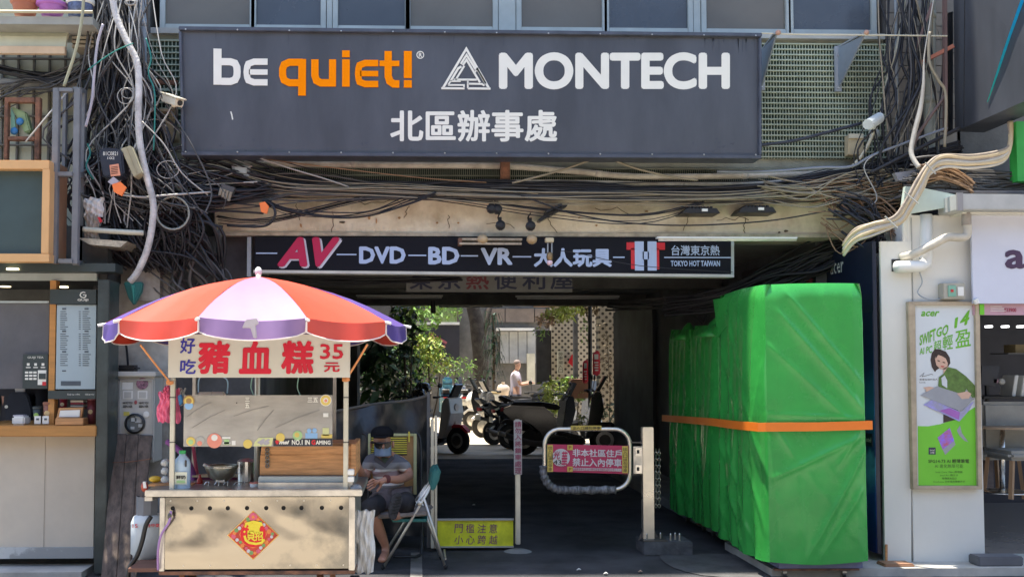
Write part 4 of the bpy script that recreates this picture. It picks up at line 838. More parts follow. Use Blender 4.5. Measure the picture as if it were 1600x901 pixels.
MB().lathe(P(cx,807,YC-.0068), [(.025,0),(.018,-.003)], 10, 'y').out('flower', fl[0], dm); MB().lathe(P(cx,807,YC-.01), [(.009,0),(.006,-.001)], 8, 'y').out('flower', fl[3], dm)
MB().lathe(P(cx,834,YC-.0068), [(.078,0),(.078,-.002)], 8, 'y').out('octagon_edge', M('fl_orange'), dm); MB().lathe(P(cx,834,YC-.009), [(.072,0),(.072,-.002)], 24, 'y').out('red_disc', M('bright_red',(.75,.01,.02),.5), dm)
gy = M('gold_yellow',(.85,.68,.04),.5)
txt('寶', (386,815,408,834), YC-.0115, gy, dm, bold=.03, th=.003); txt('貝', (385,828,399,845), YC-.0115, gy, dm, bold=.03, th=.003); txt('招', (398,829,411,844), YC-.0115, gy, dm, bold=.03, th=.003)
mb = MB(); mb.ribbon([(383,823),(385,817),(396,814),(408,817),(409,821)],3,YC-.0145,YC-.0115); mb.ribbon([(381,829),(383,831)],3,YC-.0145,YC-.0115); mb.ribbon([(382,836),(384,843),(389,847),(400,849),(409,847),(413,842)],3.6,YC-.0145,YC-.0115); mb.out('brush_stroke', gy, dm)
# gas bottle, blue jerrycan, hoses
gb = T('gas_bottle', 'pale grey gas bottle with red writing and a guard collar left of the cart', 'gas bottle', P(227, 887, 6.35)); c = P(227,887,6.25); c.y = 6.3
cz = P(227,887,5.97).z; c.z = cz
gm_ = M('bottle_grey', (.5,.55,.58), .4, var=.06)
MB().lathe(c, [(.085,0),(.088,.02),(.1,.03),(.1,.215),(.085,.25),(.05,.27)], 28).out('body', gm_, gb, smooth=True)
MB().lathe(c+V((0,0,.2)), [(.1012,0),(.1012,.008)], 28, cap=False).out('seam', gm_, gb)
mb = MB()
for k in range(9):
    a0 = pi*.05+k*pi*.2; a1 = a0+pi*.2
    if k in (2,3): continue
    mb.prism([c+V((cos(a0)*.07,sin(a0)*.07,.255)), c+V((cos(a1)*.07,sin(a1)*.07,.255)), c+V((cos(a1)*.07,sin(a1)*.07,.37)), c+V((cos(a0)*.07,sin(a0)*.07,.37))], (.002,.003,0))
mb.out('guard_collar', M('collar_dark',(.14,.15,.17),.5), gb)
MB().lathe(c+V((0,0,.27)), [(.018,0),(.018,.05),(.03,.06),(.03,.08)], 12).out('valve', M('grey_conduit'), gb)
txt('15', (207,818,215,824), c.y-.098, red, gb, bold=.02, th=.002); txt('台中氣', (229,817,250,823), c.y-.098, red, gb, bold=.02, th=.002)
o = MB().tube(pc([(236,806,6.1),(228,820,6.1),(222,845,6.1),(214,868,6.1),(203,885,6.1),(198,910,6.1)]), .014, 8).out('black_hose', black, smooth=True); tg(o, 'thick black gas hose curving down over the gas bottle', 'hose')
o = MB().tube(pc([(267,798,5.86),(264,815,5.84),(252,835,5.84),(247,860,5.85),(247,890,5.87)]), .007, 8).out('purple_hose', M('purple_hose',(.35,.2,.42),.5), smooth=True); tg(o, 'purple braided gas hose from the first hole down the cart edge', 'hose')
MB().ball(P(265,806,5.85), .012,.012,.02).out('hose_clip', M('dull_iron'), o)
o = T('jerrycan', 'white jerrycan with blue print wedged behind the gas bottle', 'can', P(240, 805, 6.45)); MB().bp(228,781,251,806,6.42,6.5).out('body', M('can_white',(.55,.57,.62),.4), o, bev=.012); MB().bp(236,788,250,801,6.41,6.42).out('print', M('can_blue',(.1,.1,.3),.4), o); MB().bp(230,784,236,789,6.41,6.42).out('print', M('st_blue'), o)
# plastic rubbish bag
o = T('clear_rubbish_bag', 'long crinkled translucent plastic bag hanging at the right end of the cart', 'bag', P(569, 896, 6.1)); rr = random.Random(8)
wrinkly(557,797,585,894,6.12,M('cloudy_bag',(.7,.69,.66),.35,alpha=.85,bump=.6,bs=25,var=.2,scale=14,stretch=(3,3,.6)),o,.04,'bag',sk=0,n=22)
# ================================================================ the striped umbrella
UY = 6.25; top = P(400, 424, UY); top.z = P(400,432,UY).z
zr = P(400, 512, UY-.8).z; cx3 = P(403,510,UY).x; RR = .905
um = T('striped_umbrella', 'big market umbrella with purple and orange red panels over the food cart', 'umbrella', (cx3, UY, .8))
up_ = M('canopy_purple', (.25,.15,.31), .55, var=.04, scale=3); ur_ = M('canopy_red', (.54,.05,.022), .5, var=.06, scale=3); ud_ = M('canopy_deep_purple', (.09,.055,.23), .5, var=.06, scale=3)
N8 = 10; zt8 = top.z; zr8 = P(400,504,UY).z-.01; hv = .1
def rimp(a, k=1.0, dz=0): return V((cx3+cos(a)*RR*k, UY+sin(a)*RR*k, zr8+dz))
for i in range(N8):
    a0 = -pi/2 - pi/N8 + i*2*pi/N8 + R(7); a1 = a0+2*pi/N8
    m_ = (up_ if i == 0 else ud_) if i % 2 == 0 else ur_
    def fn(u, v, a0=a0, a1=a1):
        e0 = rimp(a0); e1 = rimp(a1); ap = V((cx3, UY, zt8))
        sag = .035*sin(pi*u)*v
        p0 = ap.lerp(e0, v); p1 = ap.lerp(e1, v); p = p0.lerp(p1, u)
        bow = .1*sin(pi*v)*1.0
        return p+V((0,0,bow*.5-sag*.7+.004*sin(u*31+v*9+i)*v))
    pn = MB(); pn.grid(fn, 8, 8); po_ = pn.out('canopy_panel', m_, um, smooth=True)
    def fv(u, v, a0=a0, a1=a1):
        p = rimp(a0).lerp(rimp(a1), u); sc_ = .14*min(1, 6*min(u,1-u)+.15)
        d = V((p.x-cx3, p.y-UY, 0)).normalized()
        drop = hv*v*(.72+.28*sin(pi*u)**.5)
        inset = .03*(v)*(1 if 1 else 0)*(abs(2*u-1)**4)
        return p + V((0,0,-.0175*sin(pi*u)-drop)) + d*(.02*v+.012*sin(u*12+i)*v) - d*inset
    vl = MB(); vl.grid(fv, 12, 4); vl.out('valance', m_, po_, smooth=True)
    edge = [fv(u/12, 1)+V((0,0,-.002)) for u in range(13)]
    MB().tube([fv(0,v/4) for v in range(5)][1:]+edge+[fv(1,1-v/4) for v in range(4)], .004, 5).out('white_piping', M('piping',(.75,.66,.62),.6), po_)
    MB().tube([V((cx3,UY,zt8-.02)), rimp(a0,.5,.0)+V((0,0,(zt8-zr8)*.5+.03)), rimp(a0,1,-.012)], .006, 5).out('rib', alum, um)
    MB().tube([rimp(a0,.98,-.004), rimp(a0,1.035,-.012)], .009, 6).out('rib_tip', white, um)
MB().tube([V((cx3,UY,zt8+.04)), V((cx3,UY,.5))], .017, 12).out('pole', M('post_alu'), um, smooth=True)
MB().ball((cx3,UY,zt8+.03), .022, .022, .03).out('finial', white, um, smooth=True)
MB().poly([(378,512),(384,499),(401,497),(404,505),(399,508),(401,528),(396,528),(391,512)], 5.28, 5.3).out('cloth_tie', M('tie_cloth',(.45,.4,.42),.7), um, bev=.003)
for a, b, lab in (((219,538,5.7),(266,597,5.92),'orange rope from the umbrella rim to the left cart post'),((574,538,5.7),(541,592,5.92),'orange rope from the umbrella rim to the right cart post')):
    o = MB().tube(pc([a, ((a[0]+b[0])/2,(a[1]+b[1])/2+1,5.8), b]), .006, 6).out('orange_rope', M('rope_orange',(.6,.26,.1),.7)); tg(o, lab, 'rope')
    for k in range(3): MB().tube(pc([(b[0]-6,b[1]-2+k*2,5.91),(b[0],b[1]+k*2-1,5.905),(b[0]+5,b[1]-1+k,5.91)],3), .005, 5).out('knot', M('rope_orange'), o)
# ================================================================ figures
def skinned(name, nodes, edges, mat, par, sub=2, root=0):
    """one continuous surface grown around joints; nodes = [(point, rx, ry)]"""
    me = bpy.data.meshes.new('k'); me.from_pydata([n[0] for n in nodes], edges, [])
    o = bpy.data.objects.new('k', me); C.objects.link(o)
    sk = o.modifiers.new('s', 'SKIN'); sk.use_smooth_shade = True
    if not me.skin_vertices: bpy.context.view_layer.update()
    for i, n in enumerate(nodes):
        sv = me.skin_vertices[0].data[i]; sv.radius = (n[1], n[2] if len(n) > 2 else n[1]); sv.use_root = (i == root)
    sb_ = o.modifiers.new('b', 'SUBSURF'); sb_.levels = sub; sb_.render_levels = sub
    dg_ = bpy.context.evaluated_depsgraph_get(); m2 = bpy.data.meshes.new_from_object(o.evaluated_get(dg_))
    mb = MB(); mb.v = [v.co.copy() for v in m2.vertices]; mb.f = [tuple(p.vertices) for p in m2.polygons]
    bpy.data.objects.remove(o); bpy.data.meshes.remove(m2)
    return mb.out(name, mat, par, smooth=True)
def hand_nodes(nodes, edges, wi, d, side, curl, size=1.0):
    """palm and five fingers growing from node wi along direction d"""
    w_ = nodes[wi][0]; d = V(d).normalized(); s_ = (V(side)-d*V(side).dot(d)).normalized(); c_ = V(curl).normalized()
    pi_ = len(nodes); nodes.append((w_+d*.045*size, .026*size, .016*size)); edges.append((wi, pi_))
    pj = len(nodes); nodes.append((w_+d*.085*size, .034*size, .014*size)); edges.append((pi_, pj))
    for k, (off, L) in enumerate(((-.03,.062),(-.010,.075),(.010,.07),(.03,.055))):
        a = pj; b0 = nodes[pj][0]+s_*off*size
        for t in (.25, .62, 1.0):
            n_ = len(nodes); nodes.append((b0+d*L*t*size+c_*(.028*t*t)*size, .0085*size, .0085*size)); edges.append((a, n_)); a = n_
    a = pi_
    for t, q in ((.35,.01),(.8,.02),(1.2,.028)):
        n_ = len(nodes); nodes.append((w_+d*(.04+.04*t)*size-s_*(.03+.022*t)*size+c_*q*size, .0095*size, .0095*size)); edges.append((a, n_)); a = n_
trm = M('trouser_grey', (.17,.14,.14), .8, var=.15, scale=20)
man = T('person', 'seated man in striped grey polo shirt, dark cap, sunglasses and blue mask', 'person', P(610, 880, 8.2))
def Q(px, py, Y): return P(px, py, Y)
nd = [(Q(612,775,8.3),.115,.09),(Q(608,752,8.32),.115,.085),(Q(604,728,8.3),.13,.085),(Q(602,716,8.27),.075,.06),(Q(600,708,8.2),.05,.05),
 (Q(598,700,8.14),.062,.068),(Q(597,690,8.12),.078,.086),(Q(597,680,8.13),.074,.085),(Q(597,675,8.14),.05,.06),
 (Q(628,720,8.3),.05,.05),(Q(641,743,8.22),.04,.04),(Q(622,749,8.05),.036,.034),(Q(603,748,7.95),.026,.022),
 (Q(579,721,8.3),.05,.05),(Q(569,747,8.2),.04,.04),(Q(563,736,8.05),.032,.032),(Q(561,729,8.0),.024,.022),
 (Q(624,780,8.25),.085,.08),(Q(635,784,7.98),.062,.062),(Q(632,800,8.0),.05,.05),(Q(622,806,7.93),.034,.036),
 (Q(600,780,8.25),.085,.08),(Q(579,793,7.9),.062,.062),(Q(590,822,7.98),.052,.052),(Q(603,853,8.06),.033,.035)]
ed = [(0,1),(1,2),(2,3),(3,4),(4,5),(5,6),(6,7),(7,8),(3,9),(9,10),(10,11),(11,12),(3,13),(13,14),(14,15),(15,16),(0,17),(17,18),(18,19),(19,20),(0,21),(21,22),(22,23),(23,24)]
hand_nodes(nd, ed, 12, (-1,-.35,-.25), (0,-.1,1), (0,-.8,-.5)); hand_nodes(nd, ed, 16, (-.3,-.5,.8), (1,0,.2), (-.5,-.3,.2))
# feet: one on the ground, one raised on the chair
k = len(nd); nd += [(Q(602,866,8.04),.034,.04),(Q(598,872,7.9),.036,.028),(Q(596,875,7.83),.032,.02)]; ed += [(24,k),(k,k+1),(k+1,k+2)]
k = len(nd); nd += [(Q(614,806,7.86),.036,.036),(Q(617,792,7.84),.036,.028),(Q(620,780,7.86),.034,.022)]; ed += [(20,k),(k,k+1),(k+1,k+2)]
skinned('body', nd, ed, skin, man)
# shirt with sleeves and stripes
sm = bpy.data.materials.new('striped_polo'); sm.use_nodes = True; MC['striped_polo'] = sm; t_ = sm.node_tree
tc = t_.nodes.new('ShaderNodeTexCoord'); sx = t_.nodes.new('ShaderNodeSeparateXYZ'); mr = t_.nodes.new('ShaderNodeMapRange'); cr = t_.nodes.new('ShaderNodeValToRGB')
t_.links.new(tc.outputs['Object'], sx.inputs[0]); zc = (P(600,776,8.2).z-ORG[man.name].z, P(600,712,8.2).z-ORG[man.name].z)
mr.inputs['From Min'].default_value = zc[0]; mr.inputs['From Max'].default_value = zc[1]; t_.links.new(sx.outputs[2], mr.inputs[0]); t_.links.new(mr.outputs[0], cr.inputs[0]); t_.links.new(cr.outputs[0], t_.nodes['Principled BSDF'].inputs['Base Color'])
cr.color_ramp.interpolation = 'CONSTANT'; E_ = cr.color_ramp.elements; g1, g2, w1, p1 = (.24,.235,.24,1), (.11,.11,.13,1), (.8,.78,.74,1), (.4,.27,.25,1)
E_[0].color = g1; E_[0].position = 0; E_[1].color = w1; E_[1].position = .16
for p_, c_ in ((.2,g1),(.28,w1),(.34,g2),(.44,w1),(.5,p1),(.62,w1),(.68,g1),(.84,g2)): e_ = E_.new(p_); e_.color = c_
t_.nodes['Principled BSDF'].inputs['Roughness'].default_value = .85
ns = [(Q(612,772,8.29),.14,.11),(Q(608,752,8.31),.135,.11),(Q(604,730,8.29),.145,.105),(Q(602,717,8.27),.1,.075),(Q(601,712,8.22),.062,.058),(Q(629,721,8.29),.066,.064),(Q(639,738,8.24),.062,.06),(Q(578,722,8.29),.066,.064),(Q(570,738,8.23),.06,.06)]
skinned('polo_shirt', ns, [(0,1),(1,2),(2,3),(3,4),(3,5),(5,6),(3,7),(7,8)], sm, man)
MB().poly([(587,712),(601,722),(612,711),(617,715),(602,731),(583,718)], 8.1, 8.13).out('collar', M('collar_grey',(.08,.08,.1),.85), man, bev=.004)
MB().poly([(594,715),(607,714),(602,724)], 8.09, 8.1).out('undershirt', M('under_green',(.05,.07,.05),.9), man)
skinned('shorts', [(Q(612,778,8.28),.125,.1),(Q(625,780,8.2),.1,.095),(Q(633,783,8.03),.085,.085),(Q(599,781,8.2),.1,.095),(Q(585,788,8.0),.085,.085)], [(0,1),(1,2),(0,3),(3,4)], trm, man)
kb = M('knee_black', (.018,.018,.022), .8)
MB().tube([Q(591,786,8.0), Q(578,792,7.88), Q(583,802,7.9)], .072, 14).out('knee_brace', kb, man, smooth=True)
MB().tube([Q(634,781,8.05), Q(636,785,7.93), Q(632,797,7.97)], .07, 14).out('knee_brace', kb, man, smooth=True)
# cap, sunglasses, mask, ears, watch, sandals
hc = Q(597,683,8.12)
MB().lathe(hc+V((0,0,.03)), [(.09,-.02),(.092,.0),(.083,.03),(.055,.052),(.01,.06)], 20).out('cap', M('cap_black',(.01,.01,.012),.9,spec=.1), man, smooth=True)
MB().prism([hc+V((-.085,-.04,.02)), hc+V((-.06,-.12,.0)), hc+V((.03,-.13,.0)), hc+V((.08,-.05,.02))], (0,0,.01)).out('cap_brim', M('cap_black'), man, bev=.004)
sgm = M('shade_lens', (.008,.008,.01), .08, var=0)
fy = 8.01
MB().poly([(584,690),(598,691),(598,698),(594,701.5),(588,700),(585,696)], fy, fy+.02).out('sunglass_lens', sgm, man, bev=.004); MB().poly([(600,691),(611,689.5),(611,696),(607,700),(602,700)], fy, fy+.02).out('sunglass_lens', sgm, man, bev=.004)
MB().tube(pc([(579,691,8.12),(584,691,8.03),(598,692,8.0),(611,690,8.03)]), .006, 6).out('sunglass_frame', black, man)
mb = MB(); c = Q(598,703,8.09)
mb.grid(lambda u, v: c+V(((u-.5)*.135, -.075+.085*(2*u-1)**2, (.5-v)*.085)), 10, 6); mo = mb.out('face_mask', M('mask_blue',(.2,.27,.38),.85), man, smooth=True); so_ = mo.modifiers.new('s','SOLIDIFY'); so_.thickness = .004
for x, dx in ((580,-1),(614,1)): MB().ball(Q(x,694,8.14), .012, .02, .03).out('ear', skin, man, smooth=True)
MB().ball(Q(599,697,8.02), .012,.02,.02).out('nose', skin, man, smooth=True)
MB().tube([Q(606,748,7.965), Q(602,748,7.945)], .034, 14).out('watch_strap', M('watch_brown',(.12,.03,.03),.6), man)
MB().poly([(607,806),(606,794),(611,776),(618,769),(627,771),(629,781),(624,797),(618,812),(611,812)], 7.79, 7.82).out('sandal_sole', M('sole_grey',(.05,.05,.055),.8,bump=.8,bs=60), man, bev=.008)
for k in range(6): MB().poly([(611+k*1.5,803-k*5),(622+k*1.1,801-k*5),(622+k*1.1,799-k*5),(611+k*1.5,801-k*5)], 7.783, 7.79).out('sole_groove', blackr, man)
MB().prism([V((q.x,q.y,.004)) for q in (G(588,878),G(605,879),G(612,868),G(600,864))], (0,0,.03)).out('sandal', blackr, man, bev=.005)
o = T('flat_parcel', 'flat dark booklet lying in the lap of the seated man', 'booklet', Q(583,765,7.98)); MB().poly([(572,757),(590,755),(597,760),(593,768),(574,767)], 7.98, 8.05).out('cover', M('booklet_grey',(.1,.1,.12),.5), o, bev=.004)
# yellow chair with black tube frame
yc = T('yellow_chair', 'yellow slatted lounge chair with black tube frame carrying the seated man', 'chair', G(618, 872))
ym = M('chair_yellow', (.42,.42,.22), .5); yo = M('chair_tan', (.32,.17,.06), .6)
for a, b, c, d in ((575,677,579,770),(646,677,651,772),(579.1,677,645.9,681)): MB().bp(a,b,c,d,8.44,8.47).out('back_frame', ym, yc, bev=.003)
MB().bp(636, 681, 646, 770, 8.45,8.46).out('tan_edge', yo, yc)
for k in range(8): MB().bp(580, 683+k*3.4, 636, 684.8+k*3.4, 8.445,8.46).out('slat', M('slat_yellow',(.55,.45,.05),.5), yc)
MB().bp(580, 711, 636, 768, 8.45,8.46).out('back_panel', yo, yc)
MB().bp(638, 674, 640.5, 690, 8.42,8.44).out('clip', M('slat_yellow'), yc)
MB().box(P(580,790,8.3).x, P(650,790,8.3).x, 8.05, 8.45, P(610,793,8.2).z-.03, P(610,793,8.2).z).out('seat', yo, yc, bev=.01)
for dx in (0, -82): MB().tube(pc([(648+dx,676,8.5),(657+dx,690,8.48),(658+dx,780,8.4),(659+dx,855,8.3),(652+dx,868,8.25),(640+dx,869,8.2),(615+dx,869,8.15)]), .012, 8).out('leg_frame', black, yc, smooth=True)
# green folding chair
fc = T('folding_chair', 'folding chair with green backrest seen side on before the seated man', 'chair', G(645, 883))
cm = M('chair_chrome', (.6,.57,.5), .35, metal=.7, var=.1)
for Yf, dx in ((7.9,0),(8.28,-6)):
    f1 = G(599,885); f2 = G(695,881)
    A = P(686+dx,738,Yf); B = V((f1.x+dx*.004, Yf, .01)); D = P(662+dx,776,Yf); E2 = V((f2.x+dx*.004, Yf, .01))
    MB().tube([A, B], .011, 8).out('leg', cm, fc, smooth=True); MB().tube([D, E2], .011, 8).out('leg', cm, fc, smooth=True)
    MB().tube([P(672+dx,757,Yf), P(650+dx,789,Yf), D], .009, 8).out('arm_link', cm, fc, smooth=True)
    for q in (B, E2): MB().ball(q+V((0,0,.012)), .017,.017,.02).out('foot_cap', blackr, fc)
    MB().ball(P(656+dx,786,Yf-.012), .02,.012,.02).out('pivot', cm, fc)
for q in (G(599,885), G(695,881)): MB().tube([V((q.x,7.9,.08)), V((q.x,8.28,.08))], .008, 6).out('cross_rod', cm, fc)
sz = P(630,808,7.9).z
MB().prism([V((P(588,808,7.9).x,7.89,sz-.01)), V((P(668,800,7.9).x,7.89,sz+.015)), V((P(677,797,8.3).x,8.29,sz+.015)), V((P(588,805,8.3).x,8.29,sz-.01))], (0,0,.03)).out('seat', M('seat_worn',(.24,.21,.19),.8,var=.3,scale=14), fc, bev=.01)
MB().box(P(612,808,7.9).x, P(668,800,7.9).x, 7.9, 8.28, sz-.035, sz-.012).out('seat_pan', teal, fc, bev=.008)
MB().prism([P(672,757,7.87), P(675,737,7.87), P(683,731,7.87), P(689.5,734,7.87), P(686,750,7.87), P(679,766,7.87), P(674,768,7.87)], (-.01,.42,0)).out('backrest', teal, fc, bev=.012)
# ---------------------------------------------------------------- black tarp, posts, barrier
tp = MB(); topl = lambda u: P(476+196*u, 645-8*u-20*u*u+2*sin(u*9), 8.7)
def tf(u, v):
    a = topl(u); b = V((a.x, a.y, .12)); p = a.lerp(b, v); return p+V((0,.05*sin(u*8+v*2)-.04*sin(v*pi)*sin(u*3)+.02*sin(u*17+v*9)+.012*sin(v*13-u*21),0))
tp.grid(tf, 40, 20); o = tp.out('black_tarp', M('black_tarp',(.022,.024,.026),.32,var=.3,scale=9,bump=.5,bs=7,stretch=(1,1,.6)), smooth=True); tg(o, 'black plastic tarp stretched behind the seated man', 'tarp')
MB().tube([topl(i/20)+V((0,-.01,.008)) for i in range(21)], .012, 6).out('hem', M('tarp_hem',(.1,.09,.075),.6), o)
o = MB().bp(667,612,672,855,8.66,8.7).out('tarp_post', M('dim_metal',(.1,.1,.1),.5)); tg(o, 'thin dark post holding the right edge of the black tarp', 'post')
for dx, w_ in ((0,5),(6,4)): o = MB().bp(673+dx,655-dx,673+dx+w_,856,8.62,8.68).out('slot_post', M('post_alu'), bev=.003); tg(o, 'pale aluminium slot rail left of the black opening, %s one of the pair' % ('left' if dx == 0 else 'right'), 'rail', 'slot rails of the flood gate')
fb = T('flood_board', 'yellow green board with purple Chinese warning at the foot of the opening', 'board', P(743, 854, 8.7))
MB().bp(683.5,812,802,853,8.7,8.72).out('board', M('lime_board',(.78,.78,.03),.5,var=.1,scale=8,col2=(.6,.62,.03)), fb)
for a, b in ((810,812.5),(853,855)): MB().bp(683,a,803,b,8.68,8.72).out('edge', M('rim_grey'), fb)
pu = M('purple_ink',(.2,.03,.16),.6)
for r_, s_ in enumerate(('門檻注意','小心跨越')):
    for i, ch in enumerate(s_): txt(ch, (710+i*18, 818+r_*17.5, 723.5+i*18, 832+r_*17.5), 8.698, pu, fb, bold=.0, shear=.08)
lp2 = T('left_barrier_post', 'slim steel post with a vertical strip of red Chinese characters in the opening', 'post', P(810,852,8.65))
MB().bp(805.5,655,813,850,8.62,8.68).out('post', M('post_alu'), lp2, bev=.004); MB().bp(803,656,815.5,741,8.61,8.618).out('sign_strip', M('strip_paper',(.38,.36,.34),.6), lp2)
for i, ch in enumerate('入將鎖車處理'): txt(ch, (804.5, 678+i*10.4, 814.5, 687+i*10.4), 8.608, M('dark_magenta',(.25,.02,.08),.6), lp2, bold=.01)
for i, ch in enumerate('請勿'): txt(ch, (804.5, 658+i*10, 814.5, 667+i*10), 8.608, M('dark_magenta'), lp2, bold=.01)
MB().lathe(V((P(809,852,8.65).x,8.65,0)), [(.12,0),(.06,.02)], 12).out('concrete_foot', concg, lp2)
sp = T('gate_post', 'square stainless steel gate post on a dark concrete block', 'post', P(1030,862,8.5))
MB().bp(1005,667,1022,842,8.5,8.58).out('post', M('post_bright',(.75,.7,.6),.3,metal=.8,var=.1,scale=3), sp, bev=.004)
b0, b1 = P(1003,860,8.5), P(1079,860,8.5)
MB().box(b0.x, b1.x, 8.42, 8.75, 0, .11).out('concrete_block', M('block_dark',(.1,.1,.105),.85,var=.3,scale=8,bump=.4), sp, bev=.008)
MB().box(b0.x+.0, b0.x+.2, 8.44, 8.62, .112, .122).out('base_plate', M('dull_iron'), sp)
for sx_ in (-1, 1): MB().prism([P(1013.5+sx_*8.5,842,8.54), P(1013.5+sx_*8.5,826,8.54), P(1013.5+sx_*17,843,8.54)], (0,.006,0)).out('gusset', M('dull_iron'), sp)
for i, x in enumerate((1011,1034,1048,1057,1062)): MB().lathe(V((P(x,850,8.5).x, 8.5+.04*(i%2), .11)), [(.009,0),(.009,.05),(.005,.06)], 8).out('anchor_bolt', steelw, sp)
br = T('barrier_loop', 'stainless tube loop barrier with a magenta no parking sign for non residents', 'barrier', P(917,768,8.5))
def rr_loop(x0, y0, x1, y1, r, Y, n=7):
    pts = []
    for cx_, cy_, a0 in ((x1-r,y0+r,-90),(x1-r,y1-r,0),(x0+r,y1-r,90),(x0+r,y0+r,180)):
        for i in range(n+1): a = R(a0+90*i/n); pts.append(P(cx_+r*cos(a), cy_+r*sin(a), Y))
    return pts+[pts[0]]
MB().tube(rr_loop(851,670,984,764,24,8.54), .019, 10, cap=False).out('tube_loop', M('post_bright'), br, smooth=True)
mb = MB(); pp_ = pc([(849,727,8.54),(850,742,8.54),(857,756,8.54),(868,763,8.54),(885,765,8.54),(925,765,8.54),(962,764.5,8.54)]); mb.tube(pp_, lambda t: .034+.006*sin(t*70), 12); mb.out('foam_wrap', M('foam_wrap',(.14,.14,.145),.45,var=.7,scale=16,bump=.5,stretch=(3,1,1)), br, smooth=True)
MB().prism([P(855,693.5,8.5), P(982,696,8.5), P(981,740,8.5), P(856,736,8.5)], (0,.012,0)).out('plate', crimson, br)
YB2 = 8.498
for x, w_ in ((855,9),(972,9.5)): 
    yy = .5 if x < 900 else 2.5
    MB().bp(x+.3,694+yy,x+w_,736+yy,YB2-.004,YB2).out('yellow_strip', M('warn_yellow',(.55,.4,.08),.5), br)
    for i, ch in enumerate('出入口請勿停車'): txt(ch, (x+1.8,696+yy+i*5.6,x+w_-1.4,701+yy+i*5.6), YB2-.005, black, br, th=.002, res=1)
MB().lathe(P(876.5,714.5,YB2), [(.074,0),(.074,-.004)], 24, 'y').out('white_disc', M('disc_white',(.55,.52,.52),.5), br)
txt('光', (864,704,875,717), YB2-.005, crimson, br, bold=.02, shear=.15); txt('華', (877,704,887,729), YB2-.005, crimson, br, bold=.02, shear=.15); txt('43', (865,718,877,725), YB2-.005, black, br, bold=.01); txt('社區管委會', (865,726.5,880,729), YB2-.005, crimson, br, th=.002, res=1)
for y in (694.5, 728.5): MB().bp(886.5,y,895,y+8,YB2-.006,YB2-.001).out('p_badge', M('warn_yellow'), br); txt('P', (888.7,y+1.5,893,y+6.5), YB2-.007, M('badge_ink',(.35,.1,.02),.5), br, bold=.03, th=.002)
txt('非本社區住戶', (894.5,701.5,971.5,713.5), YB2, M('plate_white',(.6,.55,.57),.5), br, bold=.025, slope=1.5); txt('禁止入內停車', (894.5,715.5,971.5,728.5), YB2, M('plate_white'), br, bold=.025, slope=1.5)
MB().prism([P(896,730,YB2-.003), P(971,731.5,YB2-.003), P(971,736,YB2-.003), P(896,734.3,YB2-.003)], (0,.002,0)).out('small_strip', M('disc_white'), br); txt('違規停車依民法光華社區管理規約處新台幣三千元', (897,730.8,970,735), YB2-.005, crimson, br, th=.0015, res=1, slope=1.5)
MB().bp(892,664.5,940,671.5,8.505,8.52).out('yellow_tape', M('warn_yellow'), br, bev=.003); txt('出入口請勿停車', (895,666,938,670.5), 8.502, black, br, bold=.01, th=.002, res=1)
for y0_ in (690, 740): MB().bp(986,y0_,1005,y0_+1.6,8.52,8.54).out('hinge_rod', M('dull_iron'), br)
MB().bp(990,697,1004.5,739.5,8.51,8.53).out('hinge_plate', steelw, br, bev=.003)
for y0_ in (699, 726):
    MB().bp(993,y0_,1003,y0_+13,8.495,8.51).out('latch', steel, br, bev=.002); MB().bp(995.5,y0_+3.5,999,y0_+9,8.488,8.495).out('latch_gap', dark, br)
ch_ = T('hanging_chain', 'steel chain hanging behind the gate post', 'chain', P(1028, 795, 8.6))
for dx in (0, 5):
    for i in range(18):
        c = P(1025+dx, 703+i*5.1, 8.62); th = 0 if i % 2 else pi/2
        MB().tube([c+V((cos(a)*.010*cos(th), cos(a)*.010*sin(th), sin(a)*.0165)) for a in [j*pi/4 for j in range(9)]], .0028, 4, cap=False).out('link', steelw, ch_)
# ---------------------------------------------------------------- passage wall fittings at the right
dh = T('door_handle', 'long chrome pull handle on the dark passage wall', 'handle', P(1017,632,10.6))
xw = XR
for yy in (590, 632):
    a = V((xw-.002, 13.2, 1.55-(yy-572)/121.0)); 
h0, h1 = V((xw-.07,13.3,1.4)), V((xw-.07,13.3,1.0)); MB().tube([h0,h1],.014,8).out('grip', steel, dh, smooth=True)
for q in (h0,h1): MB().tube([q, q+V((.07,0,0))],.012,8).out('mount', steelw, dh)
dh.location = dh.location
mb = MB(); mb.box(XR-.05, XR-.001, 14.6, 17.5, 0, ZC-.15); o = mb.out('open_steel_gate', M('gate_dark',(.05,.055,.06),.6,var=.3,scale=2)); tg(o, 'dark steel gate leaf folded back against the right passage wall', 'gate')
rs = T('red_wall_sign', 'dark red sign with small pale writing high on the right passage wall', 'sign', V((XR-.1, 9.3, 2.2)))
ya, yb = 8.75, 10.5; xs_ = XR-.012
za = ZC-.1; MB().box(xs_-.05, xs_, ya, yb, za-.55, za).out('board', M('sign_maroon',(.14,.012,.02),.5), rs); MB().box(xs_-.055, xs_-.05, ya, yb, za-.16, za).out('header', M('sign_black',(.02,.015,.02),.5), rs)
def wtxt(s_, y0, y1, z0, z1, x, mat, par):
    cu = bpy.data.curves.new('t','FONT'); cu.body = s_; cu.resolution_u = 1
    o_ = bpy.data.objects.new('t',cu); C.objects.link(o_); me = bpy.data.meshes.new_from_object(o_.evaluated_get(bpy.context.evaluated_depsgraph_get()))
    vs = [v.co.copy() for v in me.vertices]; fs = [tuple(p.vertices) for p in me.polygons]; bpy.data.objects.remove(o_)
    ax, bx = min(v.x for v in vs), max(v.x for v in vs); ay, by = min(v.y for v in vs), max(v.y for v in vs)
    mb = MB(); mb.v = [V((x, y1-(y1-y0)*(v.x-ax)/(bx-ax), z0+(z1-z0)*(v.y-ay)/(by-ay))) for v in vs]; mb.f = fs; return mb.out('lettering', mat, par)
